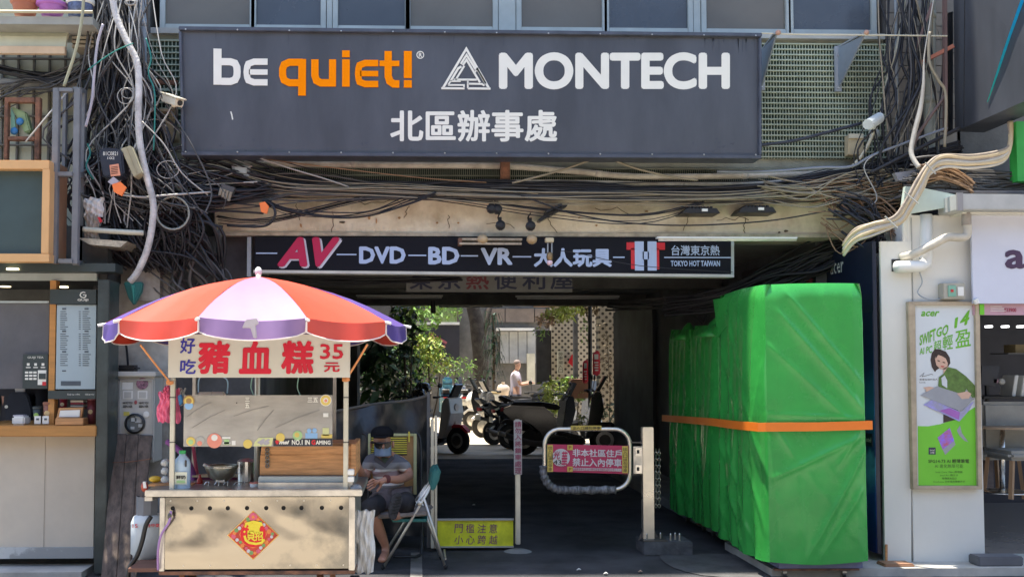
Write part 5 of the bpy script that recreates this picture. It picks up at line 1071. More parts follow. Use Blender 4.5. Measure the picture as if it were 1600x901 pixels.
pinkw = M('pale_red_ink',(.45,.2,.2),.6)
wtxt('東京熱 DVD 專賣 OPEN 12:00', 8.95, 10.3, za-.11, za-.05, xs_-.0565, pinkw, rs); wtxt('成人玩具 大展售', 9.0, 10.2, za-.33, za-.21, xs_-.0515, pinkw, rs)
# ---------------------------------------------------------------- scooters
def scooter(label, loc, rz, body, accent, helmet=False, group='scooters parked in the yard'):
    t = T('scooter', label, 'scooter', (0,0,0), group)
    def pr(pts, w_, nm, m_, bev=.02, par=t): return MB().prism([V((x,-w_/2,z)) for x, z in pts], (0,w_,0)).out(nm, m_, par, bev=bev)
    for x in (-.62, .64):
        wv = MB().lathe((x,0,.24), [(.14,-.05),(.2,-.055),(.24,-.03),(.24,.03),(.2,.055),(.14,.05)], 22, 'y', cap=False).out('wheel', blackr, t, smooth=True)
        MB().lathe((x,0,.24), [(.145,-.03),(.05,-.04),(.05,.04),(.145,.03)], 12, 'y').out('rim', steelw, wv)
        MB().lathe((x,-.045,.24), [(.09,0),(.09,-.005)], 12, 'y').out('brake_disc', M('dull_iron'), wv)
    pr([(-.92,.66),(-.95,.72),(-.8,.78),(-.3,.76),(-.12,.62),(-.1,.36),(.3,.3),(.33,.24),(-.3,.22),(-.42,.4),(-.62,.52),(-.8,.55)], .32, 'body', body, .04)
    pr([(.22,.26),(.34,.3),(.43,.9),(.5,1.0),(.58,.98),(.62,.72),(.56,.5),(.42,.28)], .4, 'front_shield', body, .05)
    pr([(-.84,.78),(-.8,.83),(-.35,.83),(-.1,.79),(-.02,.74),(-.12,.7),(-.4,.76)], .27, 'seat', M('seat_black',(.02,.02,.022),.5), .025)
    pr([(-.66,.3),(-.55,.42),(-.1,.4),(.3,.3),(.36,.2),(.2,.13),(-.3,.12),(-.5,.16)], .26, 'engine_cover', black, .02)
    pr([(-.9,.8),(-1.02,.9),(-.98,.93),(-.8,.86)], .2, 'grab_rail', black, .01)
    pr([(.5,1.0),(.56,1.0),(.68,1.22),(.64,1.24)], .22, 'windscreen', M('screen_smoke',(.03,.035,.04),.1), .005)
    pr([(.4,.44),(.5,.52),(.75,.52),(.9,.4),(.86,.37),(.72,.47),(.56,.46)], .14, 'front_fender', accent, .02)
    pr([(-.98,.5),(-.9,.56),(-.62,.53),(-.75,.47)], .13, 'rear_fender', black, .01)
    pr([(-.2,.23),(.3,.24),(.3,.28),(-.2,.28)], .36, 'footboard', black, .01)
    MB().box(-.97,-.93,-.07,.07,.68,.74).out('tail_light', red, t, bev=.006); MB().box(-1.0,-.99,-.1,.1,.5,.6).out('licence_plate', letw, t)
    MB().lathe((.6,0,.82), [(.07,-.0),(.06,.02)], 14, 'x').out('headlight', M('headlamp',(.6,.6,.6),.15), t)
    MB().tube(spl([(.38,-.34,1.0),(.45,-.15,1.02),(.47,0,1.0),(.45,.15,1.02),(.38,.34,1.0)]), .014, 8).out('handlebar', black, t, smooth=True)
    for s_ in (-1, 1):
        MB().tube([(.38,s_*.24,1.0),(.36,s_*.35,1.0)], .02, 8).out('grip', blackr, t)
        m_ = MB().tube([(.44,s_*.2,1.0),(.47,s_*.28,1.17)], .006, 6).out('mirror_stem', black, t); MB().ball((.47,s_*.3,1.21), .02,.065,.045).out('mirror_glass', black, m_, smooth=True)
        MB().tube([(-.4,s_*.13,.36),(-.66,s_*.13,.62)], .025, 8).out('shock_absorber', accent, t)
    MB().tube(spl([(-.2,-.16,.2),(-.5,-.19,.2),(-.9,-.2,.32)]), .045, 10).out('exhaust', M('dull_iron'), t, smooth=True)
    MB().tube([(.52,0,.7),(.64,0,.24)], .03, 8).out('fork', steelw, t)
    MB().tube([(-.1,.12,.2),(-.16,.22,.02)], .01, 6).out('side_stand', steelw, t)
    t.location = loc; t.rotation_euler[2] = rz
    return t
kb_ = M('gloss_black',(.012,.013,.016),.15,var=0,coat=.6); gw = M('scooter_white',(.6,.6,.6),.25,var=.03); gg = M('scooter_grey',(.25,.26,.28),.25,metal=.4,var=.05); gbl = M('scooter_blue',(.12,.25,.32),.3)
def GX(px, Y): return P(px, 640, Y).x
sc1 = scooter('large glossy black scooter nearest the loop barrier, mirrors before the dotted pillar', (GX(880,17.9),17.9,0), R(-6), kb_, kb_)
sc1.scale = (1.12, 1.12, 1.12)
scooter('black scooter second from the barrier, its tail beside the standing person', (GX(846,19.4),19.4,0), R(12), kb_, gg)
scooter('silver grey scooter with a white rear pointing left behind the black scooters', (GX(848,22.5),22.5,0), R(25), gw, gg)
scooter('grey scooter with a visible rear wheel at the left of the standing person', (GX(795,22.6),22.6,0), R(200), gg, gw)
scooter('white and red scooter half hidden behind the right end of the black tarp', (GX(672,18.6),18.6,0), R(-40), gw, red)
scooter('blue grey scooter parked at the far wall seen from behind, with a blue carrier box', (GX(697,29),29,0), R(88), gbl, gbl)
scooter('dark scooter with red tail light at the far wall, right of the blue one', (GX(721,29.4),29.4,0), R(97), gg, kb_)
scooter('black scooter deep behind the black tarp below the shrubs', (GX(606,17.9),17.9,0), R(30), kb_, gg)
scooter('black scooter squeezed between the standing person and the silver one', (GX(812,20.6),20.6,0), R(28), kb_, kb_)
scooter('dark grey scooter facing the dotted wall behind the front black ones', (GX(900,21.8),21.8,0), R(40), gg, kb_)
scooter('black scooter in front of the white carton, its rear wheel in the sun', (GX(778,24.6),24.6,0), R(160), kb_, gw)
scooter('pale scooter half hidden behind the pile of rubbish bags', (GX(742,28.4),28.4,0), R(70), gw, gg)
o = MB().box(GX(690,29.5), GX(704,29.5), 28.1, 28.6, .9, 1.25).out('carrier_box', M('box_blue',(.1,.3,.42),.3), bev=.05); tg(o, 'blue carrier box on the back of the far blue scooter', 'box')
MB().box(GX(690,29.5)+.01, GX(704,29.5)-.01, 28.09, 28.61, 1.06, 1.08).out('seam', black, o)
hl = T('helmet', 'black open helmet resting on the white and red scooter', 'helmet', P(654,622,18.2)); hp = P(654,616,18.2)
MB().lathe(hp+V((0,0,-.09)), [(.13,0),(.145,.06),(.13,.14),(.08,.19),(.01,.205)], 20).out('shell', kb_, hl, smooth=True); MB().lathe(hp+V((0,0,-.1)), [(.135,0),(.14,.02)], 20).out('trim', steelw, hl)
hv_ = dup(hl, P(663,612,19.2), .5, 'white and grey helmet rim showing behind the black helmet')
# pile of bags and boxes by the tree
jk = T('white_carton', 'white carton standing by the tree trunk in the yard', 'box', G(773, 650)); MB().bp(763,615,782,645,24.5,25).out('body', white, jk, bev=.01); MB().bp(764,612,781,615,24.5,25).out('lid', M('tan_lid'), jk)
rr = random.Random(21)
for i, (x, y, r_, m_, lb_) in enumerate(((742,626,.24,M('cloudy_bag'),'left bulging pale rubbish bag by the tree trunk'),(755,630,.2,M('sack_grey',(.3,.31,.32),.6),'grey sack between the pale bag and the white carton'),(748,616,.13,white,'small white bag on top of the grey sack'),(786,610,.17,M('sack_cream',(.6,.5,.4),.6),'cream bag behind the silver scooter'))):
    c = P(x, y, 26.5); mb = MB(); mb.ball(c, r_, r_*.8, r_, 14, 9); mb.v = [c+(p-c)*(1+rr.uniform(-.14,.14)) for p in mb.v]; o = T('rubbish_bag', lb_, 'bag', c-V((0,0,r_))); mb.out('bag', m_, o, smooth=True); MB().lathe(c+V((0,0,r_*.9)), [(.03,0),(.05,.07)], 8).out('knot', m_, o)
# standing person in the yard
pr_ = T('person', 'grey haired person in a pale shirt standing among the scooters looking at a phone', 'person', G(806, 655))
g = G(806, 660); gx, gy_ = P(806,600,24.8).x, 24.8
def L(x, y, z): return V((gx+x, gy_+y, z))
nd = [(L(0,0,.92),.13,.1),(L(0,0,1.1),.12,.09),(L(0,.02,1.28),.14,.09),(L(0,.01,1.4),.07,.06),(L(.02,-.02,1.47),.05,.05),(L(.05,-.05,1.54),.07,.08),(L(.05,-.04,1.62),.07,.08),(L(.04,-.03,1.67),.045,.05),
 (L(.02,-.18,1.34),.055,.05),(L(.08,-.24,1.1),.045,.04),(L(.3,-.2,1.14),.03,.03),(L(-.02,.18,1.34),.055,.05),(L(.06,.22,1.1),.045,.04),(L(.28,.05,1.16),.03,.03),
 (L(0,-.1,.86),.09,.09),(L(.03,-.1,.46),.06,.06),(L(0,-.1,.08),.04,.045),(L(.12,-.1,.04),.04,.03),(L(0,.1,.86),.09,.09),(L(.02,.1,.46),.06,.06),(L(0,.1,.08),.04,.045),(L(.12,.1,.04),.04,.03)]
ed = [(0,1),(1,2),(2,3),(3,4),(4,5),(5,6),(6,7),(3,8),(8,9),(9,10),(3,11),(11,12),(12,13),(0,14),(14,15),(15,16),(16,17),(0,18),(18,19),(19,20),(20,21)]
hand_nodes(nd, ed, 10, (1,.3,.2), (0,1,0), (0,0,-1)); hand_nodes(nd, ed, 13, (1,-.3,.2), (0,-1,0), (0,0,-1)); skinned('body', nd, ed, M('skin_pale',(.5,.3,.22),.5), pr_, sub=1)
skinned('shirt', [(L(0,0,.8),.15,.12),(L(0,0,1.1),.14,.11),(L(0,.02,1.28),.155,.105),(L(0,.01,1.4),.09,.07),(L(.02,-.18,1.34),.07,.065),(L(.06,-.22,1.18),.06,.06),(L(-.02,.18,1.34),.07,.065),(L(.04,.21,1.18),.06,.06)], [(0,1),(1,2),(2,3),(3,4),(4,5),(3,6),(6,7)], M('shirt_lilac',(.5,.47,.56),.8), pr_)
skinned('trousers', [(L(0,0,.98),.145,.115),(L(0,-.1,.8),.1,.1),(L(.02,-.1,.46),.08,.08),(L(0,-.1,.12),.06,.06),(L(0,.1,.8),.1,.1),(L(.02,.1,.46),.08,.08),(L(0,.1,.12),.06,.06)], [(0,1),(1,2),(2,3),(0,4),(4,5),(5,6)], M('trouser_dark',(.05,.05,.07),.8), pr_)
MB().ball(L(.03,-.02,1.64), .088,.09,.07).out('hair', M('hair_grey',(.25,.2,.18),.8), pr_, smooth=True)
o = MB().box(gx+.36, gx+.37, gy_-.16, gy_-.08, 1.14, 1.28).out('phone', M('phone_white',(.6,.6,.65),.3), bev=.003); tg(o, 'pale phone held by the standing person', 'phone')
# clerk in the tea shop
ck = T('person', 'shop clerk in a dark apron behind the tea shop window', 'person', V((P(28,640,8.9).x, 8.9, .05)))
kx = P(28,640,8.9).x
def K(x, y, z): return V((kx+x, 8.9+y, z))
nd = [(K(0,0,.95),.13,.1),(K(0,0,1.12),.14,.1),(K(0,0,1.28),.15,.1),(K(0,0,1.4),.08,.06),(K(0,-.01,1.46),.05,.05),(K(0,-.03,1.53),.07,.08),(K(0,-.03,1.62),.07,.085),(K(0,-.03,1.67),.05,.06),(K(-.2,0,1.35),.05,.05),(K(-.24,-.05,1.08),.04,.04),(K(-.1,-.25,1.0),.03,.03),(K(.2,0,1.35),.05,.05),(K(.24,-.05,1.08),.04,.04),(K(.1,-.25,1.0),.03,.03),(K(-.1,0,.85),.09,.09),(K(-.1,0,.45),.06,.06),(K(-.1,0,.1),.045,.045),(K(-.1,-.12,.08),.04,.03),(K(.1,0,.85),.09,.09),(K(.1,0,.45),.06,.06),(K(.1,0,.1),.045,.045),(K(.1,-.12,.08),.04,.03)]
hand_nodes(nd, ed2 := [(0,1),(1,2),(2,3),(3,4),(4,5),(5,6),(6,7),(3,8),(8,9),(9,10),(3,11),(11,12),(12,13),(0,14),(14,15),(15,16),(16,17),(0,18),(18,19),(19,20),(20,21)], 10, (.6,-.8,0), (0,0,1), (1,0,0)); hand_nodes(nd, ed2, 13, (-.6,-.8,0), (0,0,1), (-1,0,0))
skinned('body', nd, ed2, skin, ck, sub=1)
skinned('black_shirt', [(K(0,0,.92),.16,.12),(K(0,0,1.12),.16,.115),(K(0,0,1.28),.165,.11),(K(0,0,1.37),.1,.07),(K(-.2,0,1.35),.07,.065),(K(-.23,-.03,1.15),.06,.06),(K(.2,0,1.35),.07,.065),(K(.23,-.03,1.15),.06,.06)], [(0,1),(1,2),(2,3),(3,4),(4,5),(3,6),(6,7)], M('shirt_black',(.02,.02,.028),.8), ck)
MB().poly([(8,640),(12,618),(18,612),(38,612),(44,618),(50,640),(50,668),(8,668)], 8.66, 8.7).out('apron', M('apron_navy',(.025,.03,.045),.8), ck, bev=.01); MB().lathe(P(10,635,8.655), [(.014,0),(.014,-.004)], 12, 'y').out('apron_badge', letw, ck)
MB().ball(K(0,-.02,1.64), .09,.1,.08).out('cap', M('cap_black'), ck, smooth=True); MB().poly([(22,600),(40,600),(38,612),(24,612)], 8.74, 8.76).out('face_mask', M('cup_white'), ck)
# ================================================================ green wrapped cabinets at the right
gt = M('green_tarp', (.04,.34,.06), .27, var=.1, scale=3, bump=.12, bs=9, spec=.5)
rr = random.Random(4)
def wrapped(x0, x1, y0, y1, z0, z1, seed, par, taper=.0, notch=None):
    """loose plastic cover over a box: a closed skin of folds"""
    r_ = random.Random(seed); ph = [r_.uniform(0, 9) for _ in range(8)]
    per = [V((x0,y0,0)), V((x1,y0,0)), V((x1,y1,0)), V((x0,y1,0))]; Ls = [(per[(i+1)%4]-per[i]).length for i in range(4)]; tot = sum(Ls)
    def ring(s):
        d = s*tot
        for i in range(4):
            if d <= Ls[i] or i == 3: return per[i].lerp(per[(i+1)%4], min(1, d/Ls[i])), i, min(1, d/Ls[i])
            d -= Ls[i]
    nrm = [V((0,-1,0)), V((1,0,0)), V((0,1,0)), V((-1,0,0))]
    nu, nv = (400, 150) if par.name == 'wrapped_cabinet' else (240, 90)
    cre = [(.12,.1,.98,.46,.013,.03),(.2,.03,.99,.37,.009,.022),(.02,.22,.9,.52,.008,.03),(.0,.47,1.,.49,.006,.012),(.98,.55,.03,.7,.012,.035),(.99,.6,.35,.99,.014,.028),(.95,.74,.5,.98,.011,.022),(1.,.5,.7,.66,.008,.02),(.02,.55,.1,.98,.009,.02),(.05,.5,.25,.62,.006,.02),(.6,.02,.55,.2,.005,.03),(.3,.7,.33,.97,.007,.03)]
    side = [(.1+.0,0,.2,1,.014,.05),(.3,.05,.36,.98,.02,.06),(.5,.0,.42,.8,.016,.05),(.62,.1,.7,1,.018,.05),(.85,.0,.78,.95,.016,.05),(.95,.3,.6,.98,.012,.04),(.2,.45,.5,.9,.012,.04)]
    def crease(t, v, L):
        s_ = 0
        for (a0, b0, a1, b1, am, w_) in (cre if L == 0 else side):
            ax_, ay_ = (t-a0)*.75, (v-b0)*2.0; dx_, dy_ = (a1-a0)*.75, (b1-b0)*2.0; LL = dx_*dx_+dy_*dy_; k_ = max(0, min(1, (ax_*dx_+ay_*dy_)/LL))
            d_ = math.hypot(ax_-k_*dx_, ay_-k_*dy_); s_ += am*math.exp(-d_/w_)*(.35+.65*sin(pi*k_)**.6)
        return s_
    def fn(u, v):
        p, i, t = ring(u % 1.0); n = nrm[i]; kf = .3 if i == 0 else 1.3
        e = min(t, 1-t); edge = min(1, e*9)
        h = z0+(z1-z0)*(1-v)
        flare = .035*v; cinch = 0
        vert = .5*v**1.2*(.022*sin(u*tot*11+ph[0]+v*1.5)+.014*sin(u*tot*23+ph[1]-v*2)+.008*sin(u*tot*41+ph[2]))
        # diagonal drag folds running from the top left down to the lower right
        q = t*Ls[i]; dg1 = (q*1.0+ (h-z0)*.75); fold = 0
        for c_, w_, a_ in ((.62+.2*sin(ph[3]),.035,.030),(.95,.03,.024),(1.3,.045,.026),(.4,.028,.02),(1.62,.04,.022)):
            fold += .45*a_*math.exp(-((dg1-c_)/w_)**2)*(.5+.5*sin(v*5+ph[4]+c_*3))
        sw = .02*sin(h*3+ph[5])*sin(q*5+ph[6])
        rnd_ = (1-edge)*-.018; q3 = V((p.x*1.6+seed, p.y*1.6, h*.9)); n1 = abs(noise.noise(q3*2.6)); n2_ = abs(noise.noise(V((q3.x+q3.z*.8, q3.y, q3.z*1.4))*7)); fine = -.004*n1-.0008*n2_
        p = p + n*(vert*kf+fold*kf*.6+crease(t, v, 0 if i == 0 else 3)*(1.6 if i == 0 else 1.2)+sw*.6+flare+cinch+rnd_+fine+.008)
        hem = .012*sin(u*tot*6+ph[7])*(1 if v > .98 else 0)
        topd = 0
        if v < .06: p = p - n*(.03*(1-v/.06)**2)
        dz = .02*sin(u*tot*2.3+ph[5])*(1-v)
        return V((p.x, p.y, h+hem+dz))
    mb = MB(); mb.grid(fn, nu, nv)
    c = V(((x0+x1)/2, (y0+y1)/2, z1))
    def topf(u, v):
        p = fn(u, 0); q = p.lerp(c, v); q.z += .03*sin(u*tot*5+v*6)*v*(1-v)*2+.012*v; return q
    mb.grid(topf, nu, 10)
    return mb.out('plastic_cover', gt, par, smooth=True)
def cab(label, x0, x1, y0, y1, z0, z1, seed, strapz=None):
    t = T('wrapped_cabinet', label, 'cabinet', ((x0+x1)/2, (y0+y1)/2, 0), 'cabinets wrapped in green plastic sheet')
    wrapped(x0, x1, y0, y1, z0, z1, seed, t)
    fr = M('dolly_blue',(.2,.22,.38),.5)
    MB().box(x0+.08, x1-.02, y0+.03, y1-.05, .075, z0+.05).out('dolly_frame', fr, t, bev=.005)
    MB().box(x0+.05, x1-.05, y0+.02, y0+.06, .062, .074).out('dolly_rail', rust, t)
    for x in (x0+.14, x1-.14):
        for y in (y0+.1, y1-.12): MB().lathe((x,y,.035), [(.02,-.015),(.035,-.015),(.035,.015),(.02,.015)], 14, 'x').out('caster', steelw, t)
    return t
cx0, cx1 = P(1199,700,7.45).x, P(1352,700,7.45).x; zt_ = P(1280,446,7.45).z
c1 = cab('large bright green plastic wrapped cabinet in front, nearest the street', cx0, cx1, 7.45, 8.6, .13, zt_, 2)
c2 = cab('dim green wrapped cabinet in the middle of the row behind the bright one', cx0+.02, cx1-.05, 8.72, 9.5, .14, P(1100,509,9.0).z, 7)
c3 = cab('dim green wrapped cabinet farthest inside the passage', cx0+.02, cx1-.05, 9.6, 10.4, .14, P(1060,516,10).z, 12)
# tent like corner peaks of the covers
MB().prism([V((cx0-.03,8.55,zt_-.35)), V((cx0-.05,8.6,zt_-.03)), V((cx0+.02,8.0,zt_-.02)), V((cx0+.0,7.9,zt_-.1))], (.02,.0,.0)).out('cover_flap', gt, c1, smooth=False)
for cc, y, zz in ((c2,9.0,P(1095,500,9.0).z),(c3,9.9,P(1056,508,10).z)):
    mb = MB(); mb.lathe(V((cx0+.1,y,zz-.13)), [(.2,-.02),(.1,.05),(.05,.11),(.015,.15)], 16); mb.v = [V((p.x, p.y+.06*sin(p.z*30), p.z)) for p in mb.v]; mb.out('cover_peak', gt, cc, smooth=True)
stp = MB(); zs1 = P(1280,666,7.4).z
path = [V((cx1+.04,8.5,zs1)),V((cx1+.035,7.4,zs1+.01)),V(((cx0+cx1)/2,7.385,zs1)),V((cx0-.03,7.395,zs1-.003)),V((cx0-.07,7.44,zs1-.006)),V((cx0-.085,8.0,zs1-.02)),V((cx0-.08,8.6,zs1-.03)),V((cx0-.05,9.5,zs1-.06)),V((cx0-.05,10.45,zs1-.09))]
mb = MB(); q = path; b = 0
for i in range(len(q)): mb.v += [q[i]+V((0,0,.032)), q[i]-V((0,0,.032))]
for i in range(len(q)-1): mb.f.append((2*i,2*i+1,2*i+3,2*i+2))
so2 = mb.out('orange_strap', M('strap_orange',(.85,.2,.015),.45,var=.05)); md = so2.modifiers.new('s','SOLIDIFY'); md.thickness = .008; tg(so2, 'orange strap tied round the green wrapped cabinets', 'strap')
# ================================================================ dark side panel and white shop column
xp = 3.535
sp_ = T('side_panel', 'tall navy and blue printed panel turned sideways behind the green cabinet', 'panel', (xp, 8.3, .1))
zb_, zt2 = .12, P(1372,377,7.82).z
MB().box(xp, xp+.03, 7.82, 8.75, zb_, zt2).out('board', M('panel_navy',(.012,.018,.04),.35,var=.1), sp_)
bm_ = bpy.data.materials.new('blue_print'); bm_.use_nodes = True; t_ = bm_.node_tree; tc = t_.nodes.new('ShaderNodeTexCoord'); sx = t_.nodes.new('ShaderNodeSeparateXYZ'); mr = t_.nodes.new('ShaderNodeMapRange'); cr = t_.nodes.new('ShaderNodeValToRGB'); no = t_.nodes.new('ShaderNodeTexNoise'); no.inputs['Scale'].default_value = 7; mx_ = t_.nodes.new('ShaderNodeMath'); mx_.operation = 'MULTIPLY_ADD'; mx_.inputs[1].default_value = .18; 
t_.links.new(tc.outputs['Object'], sx.inputs[0]); t_.links.new(tc.outputs['Object'], no.inputs[0]); t_.links.new(no.outputs[0], mx_.inputs[0]); mr.inputs['From Max'].default_value = 2.1; t_.links.new(sx.outputs[2], mr.inputs[0]); t_.links.new(mr.outputs[0], mx_.inputs[2]); t_.links.new(mx_.outputs[0], cr.inputs[0]); t_.links.new(cr.outputs[0], t_.nodes['Principled BSDF'].inputs['Base Color'])
for p_, c_ in ((.12,(.01,.02,.12)),(.3,(.015,.06,.35)),(.42,(.12,.4,.7)),(.47,(.01,.05,.22)),(.62,(.03,.2,.45)),(.78,(.01,.03,.12))): e_ = cr.color_ramp.elements.new(p_); e_.color = (*c_,1)
cr.color_ramp.elements[0].color = (.01,.02,.1,1); cr.color_ramp.elements[-1].color = (.012,.018,.04,1)
MB().box(xp-.004, xp-.001, 7.825, 8.74, zb_, zb_+1.85).out('blue_print', bm_, sp_)
wtx = lambda *a: wtxt(*a)
wtxt('acer', 8.35, 8.62, zt2-.19, zt2-.1, xp-.003, letw, sp_)
o = MB().box(xp-.008, xp-.0045, 7.86, 7.98, .93, 1.03).out('chip_label', M('label_navy',(.02,.03,.06),.4), sp_); wtxt('intel', 7.88, 7.97, .96, 1.0, xp-.009, letw, sp_)
wc = T('white_column', 'white boarded shop column carrying the framed laptop poster', 'column', P(1465, 880, 7.8))
pw_ = M('white_board',(.68,.67,.62),.5,var=.04,scale=1.5,bump=.02,bs=4)
cz = P(1470, 880, 7.8).z
MB().prism([P(1376,377,7.8), P(1424,377,7.8), P(1424,880,7.8), P(1383,880,7.8)], (0,.03,0)).out('left_board', pw_, wc)
MB().box(P(1424.6,700,7.8).x, P(1536,700,7.8).x, 7.805, 8.4, cz, P(1470,336,7.8).z).out('main_board', pw_, wc, bev=.003)
MB().bp(1412,330,1424.3,377,7.81,7.84).out('left_board', pw_, wc)
MB().prism([P(1383.5,850,7.79), P(1387,850,7.79), P(1387,880,7.79), P(1383.5,880,7.79)], (0,.01,0)).out('wood_strip', wood, wc)
MB().poly([(1409,336),(1415,291),(1440,293),(1497,305),(1497,321)], 7.7, 7.74).out('slanted_cap', M('mint_cap',(.5,.58,.5),.5), wc)
MB().bp(1425,340,1426,470,7.795,7.804).out('board_joint', M('joint_grey',(.35,.35,.33),.7), wc)
MB().tube([P(1447,335,7.8),P(1447,400,7.8),P(1446,412,7.78),P(1436,416,7.74),P(1400,417,7.72)], .045, 14).out('white_duct', white, wc, smooth=True)
MB().bp(1394,405,1414,424,7.79,7.80).out('duct_hole', dark, wc)
MB().box(P(1440,890,7.9).x-.3, P(1440,890,7.9).x-.2, 7.95, 8.1, 0, cz).out('foot', M('brown_side'), wc); MB().box(P(1500,890,7.9).x-.1, P(1500,890,7.9).x, 7.95, 8.1, .06, cz).out('foot', M('brown_side'), wc)
o = T('cable_housing', 'grey electrical box with sockets and wires above the poster frame', 'box', P(1492,468,7.75)); MB().bp(1474,442,1508,467,7.72,7.8).out('body', M('housing',(.38,.36,.3),.6), o, bev=.004); MB().bp(1482,446,1494,463,7.71,7.72).out('breaker', M('mint'), o); MB().bp(1486,452,1490,456,7.705,7.71).out('red_switch', red, o); MB().bp(1497,448,1506,462,7.71,7.72).out('socket', white, o)
MB().tube(pc([(1434,418,7.78),(1441,440,7.76),(1434,455,7.78),(1440,463,7.76),(1455,468,7.76),(1474,466,7.76)]), .005, 5).out('lead', M('bracket_grey'), o)
gu = T('roof_gutter', 'grey roof gutter with downpipe elbow bending left over the white column', 'gutter', P(1550,330,7.7))
MB().bp(1497,303,1700,328,7.5,7.8).out('gutter', M('gutter_grey',(.42,.42,.4),.55,var=.1), gu, bev=.006); MB().bp(1496,301,1505,329,7.48,7.5).out('end_cap', M('gutter_end',(.25,.24,.24),.6), gu)
MB().bp(1504,327,1700,334,7.62,7.8).out('soffit', cream, gu)
MB().tube([P(1510,326,7.65),P(1510,352,7.65)], .034, 14).out('downpipe', M('pipe_grey_brown',(.33,.3,.28),.5), gu, smooth=True)
MB().tube(pc([(1511,350,7.65),(1511,366,7.65),(1503,371,7.65),(1480,371,7.65),(1460,381,7.67),(1430,396,7.72),(1408,402,7.8)],5), .032, 14).out('downpipe', M('pvc_light',(.52,.48,.4),.4,var=.15,scale=8), gu, smooth=True)
# ---------------------------------------------------------------- framed laptop poster
YP = 7.77
ps = T('framed_poster', 'tall wooden framed laptop poster of a woman in a green jacket on the white column', 'poster', P(1478,764,YP))
def frame_q(x0,y0,x1,y1,x2,y2,x3,y3): MB().prism([P(x0,y0,YP-.02),P(x1,y1,YP-.02),P(x2,y2,YP-.02),P(x3,y3,YP-.02)],(0,.05,0)).out('frame', M('frame_wood',(.42,.34,.24),.6,var=.15,scale=10), ps, bev=.002)
frame_q(1420,471,1430,476,1434,760,1427,764); frame_q(1420,471,1531,471,1524,476.5,1430,476.5); frame_q(1524,476.5,1531,471,1535,764,1528.5,758.5); frame_q(1434,758.5,1528.5,758.5,1535,764,1427,764)
YQ = YP+.008
def pq(pts, nm, m_, d=0): return MB().poly(pts, YQ-.0006-d*.0012, YQ-d*.0012).out(nm, m_, ps)
pq([(1430,476),(1524,476),(1529,760),(1434,760)], 'sheet', M('poster_white',(.62,.66,.68),.4,var=.03))
lg = M('poster_green',(.16,.55,.03),.4,var=.04); tgm = M('poster_text_green',(.13,.42,.02),.4)
gl = [(1434,665),(1450,665.5),(1470,662),(1490,655),(1510,644),(1527,633),(1529,760),(1435,760)]; pq(gl, 'green_field', lg, 1)
txt('acer', (1439,486,1468,494), YQ-.001, tgm, ps, bold=.03, shear=.3, th=.002)
txt('SWIFT', None or (0,0,1,1), YQ-.001, tgm, ps, bold=.03, th=.002, pts=[(1437,524,),(1462,512),(1462,532),(1437,540)])
txt('GO', (0,0,1,1), YQ-.001, tgm, ps, bold=.03, shear=.1, th=.002, pts=[(1463,513),(1483,505),(1481,523),(1463,527)])
txt('14', (0,0,1,1), YQ-.001, tgm, ps, bold=.035, shear=.15, th=.002, pts=[(1489,499),(1516,483),(1514,506),(1491,513)])
txt('AI PC', (0,0,1,1), YQ-.001, tgm, ps, bold=.02, th=.002, pts=[(1437,544),(1457,539),(1456,551),(1437,554)])
for ch, a in (('超',(1459,533,1471,530,1471,547,1459,548)),('輕',(1473,525,1489,521,1489,545,1473,547)),('盈',(1492,518,1517,512,1517,540,1493,544))): txt(ch, (0,0,1,1), YQ-.001, tgm, ps, bold=.01, th=.002, pts=[(a[0],a[1]),(a[2],a[3]),(a[4],a[5]),(a[6],a[7])])
hr = M('print_hair',(.035,.02,.02),.4); sk_ = M('print_face',(.62,.4,.3),.4); jk_ = M('print_jacket',(.09,.17,.035),.4,var=.3,scale=25)
pq([(1461,545),(1468,545),(1478,549),(1484,558),(1485,567),(1481,573),(1475,570),(1463,578),(1461,581),(1456,573),(1454,562),(1456,551)], 'printed_hair', hr, 2)
pq([(1463,552),(1470,551),(1476,556),(1481,567),(1480,574),(1475,577),(1469,576),(1463,570),(1461,560)], 'printed_face', sk_, 3)
pq([(1462,552),(1466,550),(1475,553),(1480,561),(1472,556),(1466,554),(1462,560)], 'printed_fringe', hr, 4)
for a, b, c, d in ((1465,562,1468.5,563.3),(1473,564.5,1477,565.8)): pq([(a,b),(c,b+1.2),(c,d+1.4),(a,d+.4)], 'printed_eye', hr, 5)
pq([(1470,571),(1476,571.5),(1474,573.5),(1471,573)], 'printed_lips', M('print_lips',(.5,.08,.08),.4), 5)
pq([(1474,575),(1482,572),(1483,580),(1474,586)], 'printed_neck', sk_, 3)
pq([(1474,584),(1481,573),(1494,576),(1509,587),(1519,597),(1526,605),(1526,620),(1519,621),(1510,607),(1508,612),(1508,626),(1478,626),(1466,602),(1467,589)], 'printed_jacket', jk_, 4)
pq([(1471,590),(1476,586),(1480,594),(1480,606),(1472,601)], 'printed_shirt', M('poster_pale',(.6,.62,.66),.4), 5)
pq([(1474,648),(1478,626),(1500,626),(1495,655),(1474,660)], 'printed_trousers', hr, 2)
pq([(1442,605),(1452,603.5),(1460,605),(1452,611),(1446,611),(1447,608)], 'printed_hand', sk_, 5)
pq([(1438,617),(1464,603),(1523,622),(1501,642)], 'printed_laptop_lid', M('print_silver',(.3,.31,.34),.4), 6)
pq([(1495,614),(1512,611),(1518,615),(1514,622),(1503,623)], 'printed_hand', sk_, 7)
pq([(1443,632),(1456,624),(1501,643),(1522,626),(1514,641),(1499,658)], 'printed_laptop_base', M('print_grad',(.22,.2,.5),.4,var=.6,scale=9,col2=(.3,.3,.33)), 5)
pq([(1468,641),(1484,637),(1500,644),(1498,655)], 'printed_glow', M('print_violet',(.35,.12,.45),.4), 7)
